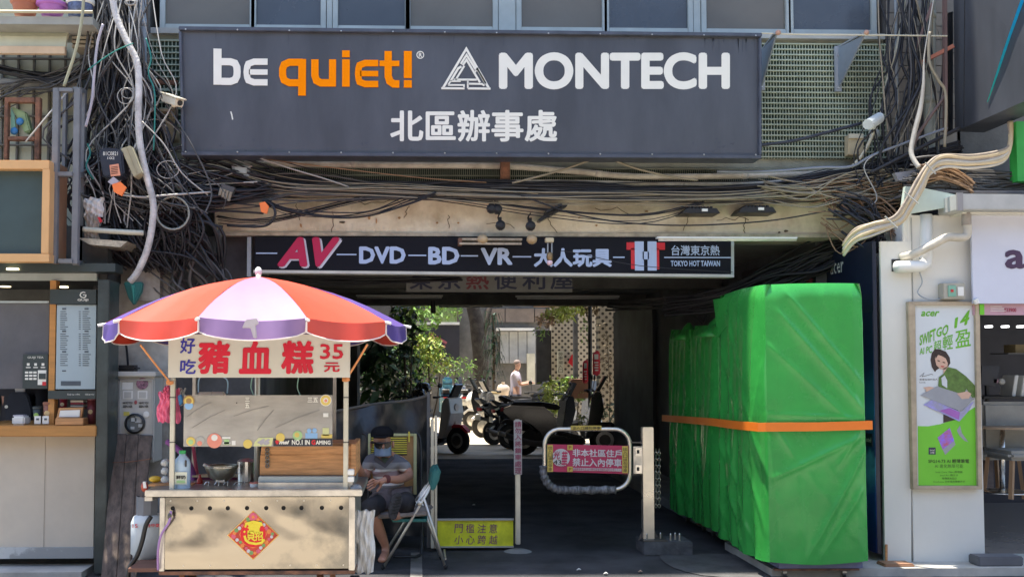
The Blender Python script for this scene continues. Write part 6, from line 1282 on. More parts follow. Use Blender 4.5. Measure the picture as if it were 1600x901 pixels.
mb = MB(); mb.ribbon([(1437,588),(1444,582),(1441,588),(1449,586),(1455,584),(1458,585)], .6, YQ-.0025, YQ-.0015); mb.out('signature', hr, ps)
txt('宏碁全球代言人', (1437,591,1465,594), YQ-.001, hr, ps, th=.0015, res=1); txt('Lisa', (1437,595.5,1446,598), YQ-.001, hr, ps, th=.0015, res=1)
pq([(1465,683),(1484,668),(1491,688),(1473,702)], 'printed_screen', M('print_screen',(.15,.1,.5),.4,var=.7,scale=25,col2=(.5,.12,.2)), 2); pq([(1473,702),(1491,688),(1493,694),(1477,710)], 'printed_keyboard', M('print_silver'), 2)
pq([(1495,672),(1500,664),(1503,676),(1513,690),(1507,688),(1499,680)], 'printed_side_laptop', M('print_silver'), 2)
pq([(1451,698.5),(1462,698.5),(1462,709.5),(1451,709.5)], 'chip_badge', M('label_navy'), 2); txt('intel', (1453,701,1460,704), YQ-.004, letw, ps, th=.0015, res=1); txt('CORE', (1453,705,1460,708), YQ-.004, letw, ps, th=.0015, res=1)
dt = M('dark_green_ink',(.03,.1,.01),.4)
txt('SFG14-73 AI 輕薄筆電', (1450.5,716.5,1514.5,723), YQ-.002, dt, ps, bold=.02, th=.002); txt('AI 進化無限可能', (1460.5,724.5,1505,730.5), YQ-.002, dt, ps, th=.002)
for i, (s_, a, b) in enumerate((('Intel Core Ultra 處理器',1462,1504),('Intel Arc 顯示卡',1469,1497),('輕薄高效設計',1472,1495),('AcerSense 全新使用體驗方式',1458,1508))): txt(s_, (a,735+i*5,b,738.5+i*5), YQ-.002, dt, ps, th=.0015, res=1)
# ---------------------------------------------------------------- electronics shop at the right edge
es = T('electronics_shop', 'electronics shop with open dark interior, white banner and pale floor at the right edge', 'shop', P(1570, 865, 8.0))
xa = P(1536,700,8.1).x
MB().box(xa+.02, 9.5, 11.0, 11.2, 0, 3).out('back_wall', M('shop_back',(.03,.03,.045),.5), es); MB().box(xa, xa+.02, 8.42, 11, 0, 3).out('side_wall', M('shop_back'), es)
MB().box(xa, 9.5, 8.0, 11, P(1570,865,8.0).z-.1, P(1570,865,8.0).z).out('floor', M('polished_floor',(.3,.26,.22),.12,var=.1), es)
MB().box(xa, 9.5, 7.98, 8.0, P(1570,868,8.0).z-.02, P(1570,865,8.0).z+.004).out('floor_edge', alum, es)
MB().box(xa-.4, 9.5, 8.0, 11.2, P(1570,334,8.0).z, P(1570,300,8.0).z).out('ceiling', M('shop_back'), es)
MB().bp(1519,334,1700,474,7.72,7.74).out('white_banner', M('banner_lilac',(.6,.62,.72),.5,var=.03), es); txt('acer', (1570,390,1700,420), 7.718, M('banner_purple',(.07,.035,.085),.5), es, bold=.03)
MB().bp(1521,474.5,1700,492,7.76,7.78).out('pink_strip', M('pink_strip',(.5,.3,.36),.5), es); txt('$33900', (1569,481,1588,488), 7.758, M('cup_red'), es, th=.002, bold=.02); MB().bp(1530,474.6,1538,491.5,7.75,7.76).out('strip_divider', M('poster_green'), es)
mb = MB()
for k in range(3): mb.bp(1548,478+k*3.4,1566+k*3,479+k*3.4,7.755,7.76)
mb.out('strip_print', M('st_white'), es)
MB().tube([P(1524,467,7.7),P(1527,474,7.7)], .02, 8).out('banner_clip', white, es)
for x in (1548,1574,1598): MB().box(P(x-4,510,9.5).x, P(x+3,510,9.5).x, 9.5, 9.56, P(x,511,9.5).z, P(x,508.5,9.5).z).out('ceiling_spot', M('spot',(1,1,1),.4,emit=3), es)
def es_thing(nm, lab, cat, fn):
    o = T(nm, lab, cat, V((P(1565,700,9).x, 9, .2))); fn(o); return o
es_thing('desk', 'dark display desk with a monitor stand inside the electronics shop', 'desk', lambda o: (MB().bp(1537,663,1700,672,8.8,9.4).out('top', M('desk_tan',(.35,.25,.17),.5), o), MB().bp(1540,672.4,1552,770,9.3,9.38).out('leg', M('trouser_grey'), o)))
es_thing('monitor', 'dark slim monitor standing on the shop desk', 'monitor', lambda o: (MB().poly([(1534,571),(1563,571),(1556,604),(1534,600)],9.3,9.33).out('screen', M('screen_grey',(.05,.055,.07),.2), o), MB().bp(1542,602,1546,662,9.3,9.33).out('stand', black, o)))
for a, lb_ in ((1581,'left upright white tablet box on the shop shelf'),(1595,'right upright white tablet box on the shop shelf')):
    o = T('tablet_box', lb_, 'box', P(a,620,9.2), 'white boxes on the shop shelf'); MB().poly([(a,619),(a+5,586),(a+11,586),(a+6,619)],9.2,9.4).out('box', white, o, bev=.004)
es_thing('shelf', 'dark wall shelf with small goods inside the electronics shop', 'shelf', lambda o: (MB().bp(1537,619,1700,623,9.1,9.6).out('board', black, o), MB().bp(1575,551,1700,553,9.6,9.9).out('board', M('dim_metal'), o), MB().bp(1587,538,1700,551,9.7,9.9).out('carton', M('carton',(.2,.15,.07),.7), o), MB().ball(P(1565,596,9.3),.03,.03,.03).out('small_toy', white, o), MB().bp(1553,592,1560,598,9.3,9.35).out('pink_card', M('pink_strip'), o)))
es_thing('notebook_case', 'grey cloth case and dark red folder lying on the shop desk', 'case', lambda o: (MB().bp(1536,641,1560,661,9.0,9.05).out('grey_case', M('case_grey',(.2,.19,.17),.8), o, bev=.01), MB().bp(1562,637,1590,663,9.05,9.1).out('red_folder', M('folder_red',(.12,.06,.07),.7), o), MB().ball(P(1546,662,8.9),.05,.04,.03).out('mouse', M('mouse_blue',(.06,.08,.12),.3), o)))
o = T('green_bottle', 'pale green translucent bottle at the right edge of the shop desk', 'bottle', P(1593,665,9.0)); MB().lathe(P(1593,665,9.0), [(.035,0),(.035,.12),(.015,.16),(.015,.19)], 14).out('body', M('bottle_mint',(.25,.4,.3),.2,alpha=.8,var=0), o, smooth=True)
tb_ = T('bar_table', 'round bar table with chrome stem and disc foot in the electronics shop', 'table', P(1568,772,8.7))
MB().tube([P(1566,664,8.7),P(1566,769,8.7)], .022, 12).out('stem', steel, tb_, smooth=True); bz = P(1568,768,8.7); MB().lathe(bz, [(.22,0),(.2,.012),(.03,.03)], 28).out('disc_foot', steel, tb_, smooth=True); MB().lathe(P(1566,668,8.7), [(.3,0),(.3,.02)], 28).out('top', M('desk_tan'), tb_)
for x, Y, lab in ((1545,9.2,'grey upholstered chair behind the bar table stem'),(1597,8.5,'grey upholstered chair with a wooden leg at the right frame edge')):
    o = T('shop_chair', lab, 'chair', P(x,775,Y), 'upholstered chairs in the electronics shop'); cm_ = M('chair_fabric',(.3,.29,.26),.85); s_ = 1600/Y
    c = P(x,707,Y); MB().box(c.x-.22,c.x+.22,Y-.2,Y+.22,c.z-.05,c.z+.03).out('seat', cm_, o, bev=.03); MB().box(c.x-.22,c.x+.22,Y+.2,Y+.27,c.z,c.z+.42).out('backrest', cm_, o, bev=.03)
    for sx_ in (-.18,.18):
        for sy_ in (-.16,.2): MB().bar((c.x+sx_,Y+sy_,c.z-.05),(c.x+sx_*1.15,Y+sy_*1.1,P(x,775,Y).z+.0),.03).out('leg', M('chair_leg',(.32,.19,.1),.6), o)
# junk under the white column
for i, (a, b, c, d, m_, lb_) in enumerate(((1383,884,1430,901,M('brown_side'),'brown low block under the white column'),(1530,888,1600,903,M('ramp_dark',(.12,.12,.13),.7),'dark grey rubber ramp on the pavement below the shop floor'))):
    o = MB().bp(a, b, c, d, 7.6, 7.75).out('floor_block', m_, bev=.008); tg(o, lb_, 'block')
    o.location.z = max(0.06, o.location.z) if a > 1400 else max(0, o.location.z)
# ================================================================ tilted dark sign top right
ts2 = T('tilted_sign', 'slate sign box turned to the left with a blue green streak at top right', 'sign', P(1490, 205, 8.2))
A, B, D, E3 = P(1489,-80,8.2), P(1492,206,8.2), P(1640,141,7.0), P(1640,-200,7.0)
nm_ = (B-A).cross(D-B).normalized(); nm_ = nm_ if nm_.y > 0 else -nm_
MB().prism([A,B,D,E3], nm_*.25).out('face', navy, ts2)
def on(px, py, d=.006):
    dr = RM @ V(((px-CX)/F_, (CY-py)/F_, -1.0)); o0 = V((0,0,1.55)); t = (A-nm_*d-o0).dot(nm_)/dr.dot(nm_); return o0+dr*t
for i in range(8):
    f0, f1 = i/8, (i+1)/8; cc = [x*(1-f0)+y*f0 for x, y in zip((.02,.4,.35),(.0,.35,.85))]
    a, b = on(1543+55*f0, 160-160*f0), on(1543+55*f1, 160-160*f1); w0, w1 = .002+.012*min(1,f0*2), .002+.012*min(1,f1*2); dx = V((1,0,0))
    MB().prism([a-dx*w0, b-dx*w1, b+dx*w1, a+dx*w0], -nm_*.002).out('light_streak', M('streak_%d' % i, tuple(cc), .4, var=0), ts2)
for yy in (0,): MB().tube([on(1508,-60,.002), on(1506,198,.002)], .004, 4).out('panel_joint', dark, ts2)
o = MB().bp(1589,190,1640,283,7.7,7.8).out('green_post', M('post_green',(.03,.3,.05),.5)); tg(o, 'bright green post end under the tilted sign at the right edge', 'post')
o = MB().poly([(1476,-20),(1480,-20),(1481,205),(1477,205)], 8.1, 8.14).out('rusty_post', M('brown_post',(.16,.1,.09),.7)); tg(o, 'thin brown angle post left of the tilted sign', 'post')
o = MB().poly([(1483,20),(1489,18),(1489,205),(1485,205)], 8.3, 8.4).out('dark_gap_strip', black); tg(o, 'black strip standing in for the shaded gap behind the tilted sign edge', 'post')  # black strip added where only a shaded gap lies
o = MB().bar(P(1432,102,8.2), P(1490,72,8.1), .03).out('copper_bracket', M('copper_red',(.35,.12,.07),.6)); tg(o, 'reddish angle bar crossing the pale drainpipe', 'bracket')
o = MB().bar(P(1457,5,8.15), P(1428,85,8.2), .022).out('brown_strut', M('brown_post')); tg(o, 'brown diagonal strut at the top of the tiled pier', 'strut')
# sunlit ledge with pipes over the white column
lg_ = T('ledge_sheet', 'dark metal ledge littered with cables over the electronics shop', 'ledge', P(1500,300,8.0)); MB().box(P(1412,296,7.9).x, 8, 7.75, 8.46, P(1500,303,7.8).z-.0, P(1500,303,7.8).z+.02).out('sheet', M('ledge_grey',(.14,.13,.13),.7,var=.3), lg_)
MB().box(P(1495,200,8.4).x, 8, 8.5, 8.9, P(1500,303,7.8).z, 6).out('back_wall', M('dim_render'), lg_)
MB().poly([(1398,270),(1440,264),(1418,283),(1404,282)],7.9,7.95).out('torn_sheet', M('sheet_grey',(.3,.29,.3),.6), lg_)
# ================================================================ cables
cb = M('cable_black',(.018,.018,.022),.55,var=.2); cg_ = M('cable_grey',(.075,.072,.07),.6,var=.2); cw = M('cable_cream',(.27,.235,.17),.55,var=.15); cwh = M('cable_white',(.4,.39,.36),.5,var=.1); cte = M('cable_teal',(.02,.2,.17),.5); ctan = M('cable_tan',(.26,.16,.09),.6,var=.2)
rc = random.Random(42)
def bundle(name, ctrl, n, wob, rad, mat, label, cat='cables', k=5, sides=4, vary=.5, endw=1.0, kind='stuff'):
    mb = MB()
    for _ in range(n):
        pts = []; m = len(ctrl); ph = rc.uniform(0, 6.3); off = rc.gauss(0, .5)
        for i, c in enumerate(ctrl):
            x, y, Y = c[:3]; sp = c[3] if len(c) > 3 else wob
            pts.append((x+rc.gauss(0, sp*.3)+ (0), y+off*sp+rc.gauss(0, sp*.35), Y+rc.uniform(-.04, .04)))
        mb.tube(pc(pts, k), rad*rc.uniform(1-vary, 1+vary), sides, cap=False)
    o = mb.out(name, mat, smooth=True, kind=kind); return tg(o, label, cat)
def vbundle(name, ctrl, n, rad, mat, label, k=5, sides=4):
    mb = MB()
    for _ in range(n):
        off = rc.gauss(0, .5); pts = [(x+off*sp+rc.gauss(0, sp*.3), y+rc.uniform(-6, 6), Y+rc.uniform(-.08, .08)) for x, y, Y, sp in ctrl]
        mb.tube(pc(pts, k), rad*rc.uniform(.5, 1.5), sides, cap=False)
    return tg(mb.out(name, mat, smooth=True, kind='stuff'), label, 'cables')
# along the beam
bundle('beam_cables', [(300,282,8.2,34),(380,278,8.25,24),(480,288,8.28,13),(600,293,8.28,9),(760,296,8.28,9),(900,297,8.28,9),(1050,300,8.28,9),(1180,297,8.28,10),(1300,280,8.28,13),(1400,258,8.25,10),(1500,232,8.2,8)], 56, 11, .009, cb, 'thick bundle of black cables sagging along the top of the concrete beam')
bundle('beam_cables', [(300,300,8.2,40),(380,300,8.22,26),(500,296,8.24,16),(650,303,8.25,9),(800,305,8.25,9),(960,306,8.25,9),(1100,308,8.25,9),(1220,303,8.24,12),(1320,296,8.22,18),(1420,300,8.2,14)], 34, 12, .007, cg_, 'grey telephone wires running under the black bundle on the beam')
bundle('beam_cables', [(330,262,8.2,30),(450,286,8.2,18),(620,292,8.22,10),(800,303,8.22,12),(960,304,8.22,14),(1120,306,8.22,12),(1250,300,8.2,14),(1350,298,8.18,16),(1440,285,8.15,14)], 12, 12, .0045, cw, 'thin cream wires twisting over the black bundle on the beam')
bundle('beam_cables', [(1195,300,8.2,16),(1260,306,8.16,20),(1330,296,8.12,24),(1400,288,8.1,22),(1460,276,8.05,14)], 18, 14, .005, cw, 'fan of cream wires spreading at the right end of the beam')
bundle('beam_cables', [(1260,300,8.2,22),(1330,300,8.16,28),(1390,310,8.12,30),(1440,290,8.05,20)], 12, 14, .006, ctan, 'tan and brown wires heaped at the right end of the beam')
bundle('beam_cables', [(340,340,8.25,6),(420,345,8.25,4),(600,306,8.25,5),(700,310,8.25,5),(850,330,8.25,5),(1000,340,8.25,8),(1100,318,8.25,5)], 5, 4, .005, cb, 'few loose black wires looping down over the pale concrete')
bundle('beam_cables', [(410,312,8.2,4),(450,328,8.2,4),(520,336,8.2,3),(580,333,8.2,3),(640,312,8.2,4),(680,300,8.2,4)], 6, 4, .007, cb, 'black cables sagging in a long curve at the left of the beam')
# left tangle
vbundle('pole_cables', [(178,-20,8.2,34),(180,60,8.15,38),(188,140,8.1,50),(195,220,8.1,80),(200,300,8.05,90),(215,360,8.05,90),(235,420,8.15,50)], 80, .0095, cb, 'black part of the huge cable tangle left of the big sign')
vbundle('pole_cables', [(182,-20,8.1,36),(184,60,8.08,40),(185,140,8.05,60),(182,220,8.0,90),(205,290,7.98,110),(250,330,8.0,80)], 46, .007, cg_, 'grey part of the huge cable tangle left of the big sign')
vbundle('pole_cables', [(196,-10,8.05,30),(190,80,8.0,44),(200,150,8.0,60),(172,230,7.97,70),(160,300,7.97,50),(175,350,7.98,60)], 12, .005, cwh, 'white wires in the tangle left of the big sign')
bundle('pole_cables', [(140,300,8.1,60),(200,290,8.05,60),(260,280,8.05,60),(330,285,8.1,40),(420,290,8.2,20)], 34, 16, .0085, cb, 'black wires crossing from the left tangle to the beam')
bundle('pole_cables', [(140,250,8.05,50),(220,250,8.05,60),(300,265,8.1,40),(400,275,8.15,20)], 7, 22, .005, cwh, 'white wires crossing from the left tangle to the beam')
bundle('pole_cables', [(130,330,8.1,70),(190,340,8.05,50),(260,350,8.05,50),(320,380,8.1,40),(345,440,8.3,14)], 22, 22, .010, cb, 'black cables hanging below the tangle towards the white pier')
bundle('pole_cables', [(-30,100,8.25,12),(60,118,8.2,10),(110,118,8.2,12),(160,100,8.15,20)], 10, 12, .012, cb, 'black cables sweeping across the pale barred wall to the tangle')
bundle('pole_cables', [(-30,150,8.2,40),(40,130,8.2,24),(100,120,8.15,20),(170,60,8.1,30)], 10, 20, .006, cg_, 'thin grey wires fanning over the pale barred wall')
vbundle('pole_cables', [(260,375,8.2,60),(280,410,8.2,70),(300,450,8.2,60),(320,480,8.25,40)], 24, .012, cg_, 'old grey hoses on the wall above the umbrella')
def curl(x, y, Y, r, mat, lab, n=1, rad=.006, sq=1.0, turns=1.15, name='cable_coil', sp=1.2):
    mb = MB()
    for i in range(n):
        rr_ = r+rc.uniform(-sp, sp); mb.tube([P(x+cos(a)*rr_+rc.uniform(-.3,.3), y+sin(a)*rr_*sq, Y+.01*i) for a in [j*2*pi*turns/26+i for j in range(27)]], rad, 5, cap=False)
    return tg(mb.out(name, mat, smooth=True), lab, 'coil')
curl(270,333,7.95,29,cb,'large black cable coil hanging left of the beam',5,.008,1.0,1.3)
curl(270,333,7.93,26,M('coil_grey',(.3,.3,.25),.5),'thin pale wire ring inside the big black coil',2,.006,1.0,1.2)
curl(262,265,7.95,17,cwh,'upper small pale wire loop above the big coil',1,.004,.8); curl(275,278,7.96,18,cg_,'grey wire loop between the small pale loop and the big coil',1,.004,.75)
curl(204,4,8.0,8,cwh,'small white ring of wire at the very top of the tangle',2,.005,.5)
curl(196,150,7.95,12,cwh,'white wire loop beside the upper white conduit',1,.004,1)
for i in range(7): curl(155+i*24+rc.uniform(-8,8), 200+rc.uniform(-60,130), 7.99, rc.uniform(9,20), [cb,cg_,cwh][i%3], 'stray %s wire loop %s in the tangle' % (['black','grey','white'][i%3], ['above the telecom box','beside the teal wires','right of the white tube','near the orange tags','low by the plastic bag','under the left camera','at the edge of the beam'][i]), 1, .0045, rc.uniform(.6,1.1), rc.uniform(.6,1))
def one(pts, r, mat, lab, cat='cable', name='cable', n=6, k=7): return tg(MB().tube(pc(pts, k), r, n).out(name, mat, smooth=True), lab, cat)
cond = M('corrugated',(.55,.53,.5),.55,var=.3,scale=9,bump=.4,bs=50,k2=(.3,.6))
one([(172,-30,7.9),(180,20,7.9),(196,60,7.88),(213,95,7.87),(217,130,7.86),(216,180,7.85),(219,225,7.84),(228,270,7.83),(239,315,7.82),(238,350,7.82),(230,390,7.83),(215,425,7.84),(203,440,7.85)], .026, cond, 'thick white flexible conduit curving down through the cable tangle', 'conduit', 'flexible_conduit', 12)
one([(161,38,7.85),(152,70,7.85),(147,120,7.85),(143,160,7.85),(134,198,7.85)], .011, M('lilac_tube',(.45,.42,.46),.4), 'smooth pale tube hanging straight through the left tangle', 'tube', 'plastic_tube', 8)
one([(131,-10,7.75),(128,30,7.75),(118,80,7.75),(100,135,7.75)], .012, M('olive_pole',(.35,.34,.22),.5), 'olive slanted pole in front of the flower pots', 'pole', 'slanted_pole', 8)
one([(208,68,7.8),(180,80,7.8),(150,100,7.8),(137,110,7.8)], .005, cte, 'bright teal wire pulled taut across the tangle'); one([(228,60,7.9),(236,90,7.9),(232,115,7.9),(242,150,7.9),(240,235,7.9)], .006, cte, 'teal wire dropping down beside the left grille')
one([(137,225,7.9),(141,240,7.9),(135,260,7.9),(146,280,7.9)], .007, cte, 'short teal cable left of the telecom box')
one([(130,358,7.8),(170,361,7.8),(224,364,7.8)], .02, M('pale_tube',(.5,.5,.4),.4), 'pale green tube lying across the tangle under the bag', 'tube', 'plastic_tube', 8)
one([(40,222,7.8),(75,180,7.8),(104,145,7.9)], .007, cwh, 'white wire slanting up over the small rusty frame'); one([(222,190,7.9),(255,224,7.9),(284,270,7.95),(325,305,8.0)], .006, cwh, 'white wire running diagonally to the left end of the beam')
one([(192,305,7.85),(225,308,7.85),(260,305,7.9),(330,300,8.0)], .008, cwh, 'white cable from the orange tag to the beam')
one([(410,313,8.15),(425,320,8.12),(430,335,8.1),(420,350,8.12),(400,354,8.15),(355,352,8.2)], .011, cb, 'black hose hooked in a loop beside the orange tag'); one([(345,352,8.3),(342,380,8.3),(340,430,8.4)], .02, cg_, 'thick grey cable dropping off the left end of the beam')
one([(400,245,8.1),(450,262,8.1),(510,280,8.15),(545,292,8.2)], .006, cwh, 'single white wire slanting down under the left of the sign'); one([(400,247,8.12),(520,262,8.14),(660,278,8.2),(760,285,8.25)], .005, ctan, 'long tan wire slanting under the sign')
one([(800,286,8.2),(840,276,8.18),(880,265,8.16),(920,251,8.14)], .009, cw, 'cream cable pair rising under the sign, left one'); one([(960,251,8.14),(1000,265,8.16),(1060,278,8.18),(1090,281,8.2)], .009, cw, 'cream cable pair falling right of it under the sign')
one([(800,300,8.2),(860,322,8.18),(900,335,8.18),(980,348,8.18),(1080,352,8.18),(1200,345,8.18),(1290,330,8.15)], .006, cb, 'thin black wire sagging low over the right half of the beam')
one([(1180,228,8.1),(1240,220,8.1),(1300,205,8.15),(1345,193,8.2)], .013, M('twisted_navy',(.03,.035,.05),.6,bump=.5,bs=60), 'twisted dark cable climbing over the grille to the right camera'); one([(1120,268,8.15),(1200,268,8.12),(1280,262,8.1),(1330,260,8.08),(1370,240,8.05),(1480,200,8.0)], .011, M('grey_blue_cable',(.2,.22,.26),.5), 'grey blue cable along the bottom of the right grille')
one([(1500,200,8.0),(1420,240,8.0),(1360,270,8.05)], .016, cb, 'thick black cable from the tilted sign down to the beam', 'cable', 'cable', 8)
one([(1330,330,8.1),(1370,312,8.05),(1350,262,8.05),(1368,240,8.05)], .005, cwh, 'cream looped wire standing above the right end of the beam')
# pale tube bundle swinging down at the right
tubm = M('wrapped_pipe',(.5,.4,.25),.5,var=.15,scale=6,bump=.15); tubw = M('wrapped_pipe_white',(.45,.42,.36),.5,var=.15,scale=6,bump=.15)
tubd = M('wrapped_pipe_dirty_shaded',(.3,.25,.2),.6,var=.25,scale=8,bump=.2)  # dirty tone also carries the tan shadows between the pipes
for i, (dx, dy, m_, r_) in enumerate(((0,-2,tubm,.016),(3,4,tubw,.014),(-4,-6,tubd,.012),(5,9,tubm,.017),(1,13,tubw,.011),(-2,1,tubd,.01))):
    j_ = lambda a: rc.uniform(-a, a)
    one([(1578+dx*.5,190,7.75),(1578,225+dy*.3,7.72),(1565,241+dy,7.7),(1520+j_(6),249+dy+j_(2),7.68),(1475+j_(6),248+dy+j_(2),7.66),(1452,260+dy,7.64),(1436+dx,287+dy*.8,7.62),(1418+dx,320+dy*.8+j_(3),7.62),(1400+dx,343+dy*.6,7.64),(1365,353+dy+j_(2),7.68),(1337,364+dy,7.75),(1318,386+dy,7.85)], r_, m_, 'pale insulated pipe of the bundle swinging down right of the beam, %s one' % ('thick cream','middle white','dirty shadow-toned topmost','lowest thick cream','thin lowest white','dirty shadow-toned inner')[i], 'pipe', 'insulated_pipe', 10)
MB_ = MB(); 
for i, (x, y) in enumerate(((1425,308),(1392,346),(1452,262))):
    mb = MB(); mb.tube([P(x-12+i*3,y-8,7.56), P(x+10,y+10,7.56)], .006, 5); tg(mb.out('cable_tie', cwh), ['middle','lower','upper'][i]+' cable tie round the pale pipe bundle', 'tie')
one([(1462,-20,8.0),(1452,40,7.95),(1444,90,7.92),(1443,130,7.9),(1438,170,7.9),(1428,210,7.88),(1424,240,7.85),(1436,262,7.8)], (lambda t: .005+.014*min(1, max(0, t*3-.8))), tubw, 'thick white tube curving down the pier into the pipe bundle', 'tube', 'plastic_tube', 10)
one([(1453,50,7.9),(1452,95,7.9),(1466,125,7.9),(1478,150,7.9),(1476,230,7.9)], .012, cw, 'cream cable bowing right across the pale drainpipe')
one([(1422,0,8.1),(1420,60,8.1),(1424,110,8.1),(1419,170,8.1),(1418,230,8.1)], .009, cg_, 'grey cable hanging straight on the tiled pier'); one([(1405,0,8.1),(1415,40,8.1),(1424,70,8.1),(1440,120,8.05),(1420,170,8.0),(1395,225,8.0)], .011, cb, 'black cable crossing the tiled pier diagonally')
one([(1372,0,8.1),(1374,60,8.1),(1379,120,8.1),(1384,180,8.1),(1392,230,8.1)], .006, cw, 'thin cream wire hanging along the right edge of the grille')
one([(1477,150,7.95),(1455,180,7.95),(1435,210,7.95),(1425,235,7.95)], .013, M('brown_cable',(.12,.08,.07),.6), 'brown cable swinging from the post to the pipe bundle')
vbundle('pier_cables', [(1425,-20,8.25,40),(1424,80,8.2,50),(1420,160,8.15,60),(1410,240,8.1,70),(1400,290,8.1,60)], 22, .008, cb, 'black cables hanging over the tiled pier')
vbundle('pier_cables', [(1420,-20,8.2,40),(1424,80,8.18,50),(1430,160,8.12,40),(1420,240,8.1,50)], 7, .0045, cw, 'cream cables hanging over the tiled pier')
bundle('ledge_cables', [(1420,280,7.85,20),(1470,276,7.8,20),(1530,285,7.8,20),(1620,280,7.8,24)], 26, 16, .008, cg_, 'grey wires littering the ledge over the electronics shop')
bundle('ledge_cables', [(1440,272,7.8,14),(1470,268,7.75,14),(1500,280,7.75,12),(1520,292,7.75,8)], 22, 12, .007, ctan, 'sunlit copper brown wires lying on the ledge')
bundle('ledge_cables', [(1310,330,8.1,30),(1350,345,8.0,30),(1375,370,8.0,16),(1350,395,8.1,16)], 18, 14, .009, cb, 'black hoses coiled above the navy panel')
bundle('ledge_cables', [(1290,320,8.2,30),(1330,340,8.1,40),(1370,330,8.1,30),(1405,350,8.0,20)], 18, 20, .006, ctan, 'brown wires tangled above the navy panel')
bundle('ceiling_cables', [(1040,478,9.4,12),(1120,466,9.0,16),(1200,440,8.8,26),(1290,400,8.6,26),(1340,380,8.5,20)], 26, 14, .012, cb, 'dark cables sagging along the ceiling edge of the passage')
bundle('ceiling_cables', [(950,476,12,6),(1000,474,11,8),(1060,470,10,8),(1150,455,9.5,12),(1200,440,9,14)], 10, 8, .013, cg_, 'grey cables clipped to the ceiling of the passage')
bundle('ceiling_cables', [(420,436,9.0,8),(520,440,9.3,8),(620,438,9.5,6),(720,436,9.5,6)], 6, 6, .008, cb, 'black wires on the soffit behind the umbrella')
one([(1060,470,9.8),(1092,500,9.8),(1100,502,9.8),(1112,460,9.8)], .008, cb, 'black wire hanging in a narrow loop on the dark passage wall')
one([(676,470,12),(677,484,12),(677,489,12)], .03, black, 'short black lamp holder hanging under the passage ceiling', 'fitting', 'lamp_holder')
one([(1145,425,8.3),(1000,415,8.25),(900,395,8.25),(875,392,8.25)], .003, cb, 'fine black wire sagging across the light box characters')
# plastic bag in the tangle, ledge tube
o = T('plastic_bag', 'crumpled clear plastic bag caught in the cables beside the grey steel frame', 'bag', P(143,375,7.85)); rr = random.Random(3)
wrinkly(131,310,162,340,7.86,M('cloudy_bag'),o,.05,'bag_top'); wrinkly(133,335,155,376,7.84,M('bag_brown',(.32,.27,.22),.4,alpha=.85,bump=.6,bs=30),o,.04,'bag_body'); MB().poly([(152,339),(156,339),(160,346),(156,348)],7.8,7.81).out('red_clip', red, o)
o = T('bent_tray', 'battered pale metal tray sticking out under the tangle', 'tray', P(160,382,7.9)); MB().poly([(120,371),(199,377),(188,386),(140,382)],7.75,8.1).out('tray', M('dull_tin',(.5,.45,.35),.4,metal=.5,var=.3,scale=20), o)
o = T('splice_block', 'grey splice block with four pale plugs on the cables above the beam', 'connector', P(355,315,8.1)); MB().poly([(345,286),(368,293),(362,304),(346,294)],8.05,8.12).out('body', cg_, o, bev=.004)
for k in range(4): MB().tube([P(346+k*5,294+k*2,8.05),P(343+k*4.6,305+k*3,8.05)],.013,8).out('plug', cw, o)
# ================================================================ plants
lgd, lgm, lgl, lgy = M('leaf_dark',(.025,.06,.03),.45,var=.3), M('leaf_mid'), M('leaf_light',(.16,.3,.05),.5,var=.2), M('leaf_yellow',(.35,.42,.07),.5,var=.2)
def plant(lab, parts, stems, base, cat='plant', nm='leafy_plant', twig=M('twig',(.09,.07,.05),.9)):
    o = T(nm, lab, cat, base); r_ = random.Random(len(lab)*7)
    for (c, rad, n, sz, m_) in parts:
        mb = MB(); mb.leaves(c, rad, n, sz, r_); mb.out('foliage', m_, o)
    mb = MB()
    for a, b, r0 in stems: mb.tube([a, V(a).lerp(V(b),.5)+V((.05,0,.02)), b], r0, 6, r1=r0*.4)
    mb.out('stem', twig, o); return o
def pl(x, y, Y): return P(x, y, Y)
g0 = lambda x, Y: V((P(x,640,Y).x, Y, 0))
plant('tall broad leaved shrub right of the umbrella rim with dark glossy leaves', [(pl(628,498,20),(.32,.3,.32),90,.22,lgd),(pl(640,490,19.8),(.25,.2,.2),26,.24,lgl),(pl(632,530,20),(.3,.3,.4),110,.2,lgd)], [(g0(630,20),pl(630,500,20),.04),(g0(630,20),pl(645,520,20),.03)], g0(630,20))
plant('big sunlit yellow green shrub in front of the dark board in the yard', [(pl(668,540,21),(.34,.3,.3),230,.11,lgy),(pl(672,552,21.2),(.4,.3,.42),180,.11,lgl),(pl(684,565,21),(.36,.3,.25),120,.1,lgy),(pl(660,560,21.3),(.3,.3,.6),120,.1,lgm)], [(g0(668,21),pl(668,545,21),.03),(g0(668,21),pl(690,565,21),.02)], g0(668,21))
plant('dense mass of dark green bushes behind the black tarp', [(pl(600,590,20.5),(.55,.4,.8),420,.15,lgd),(pl(590,560,20.6),(.35,.4,.5),170,.17,lgm),(pl(632,585,20.4),(.4,.4,.8),380,.13,lgm),(pl(640,610,20),(.35,.3,.4),160,.12,lgd)], [(g0(600,20.5),pl(600,560,20.5),.04),(g0(640,20.5),pl(640,560,20.5),.04)], g0(615,20.5))
plant('leafy bushes catching sun above the dark mass left of the yellow shrub', [(pl(640,545,21.5),(.45,.4,.4),240,.13,lgl),(pl(615,520,21.8),(.4,.3,.35),160,.15,lgm),(pl(655,500,22),(.5,.4,.3),200,.14,lgl),(pl(650,590,21.5),(.4,.3,.4),200,.12,lgl),(pl(690,480,28),(.9,.4,.3),160,.16,lgl)], [(g0(640,21.5),pl(640,545,21.5),.03)], g0(640,21.5))
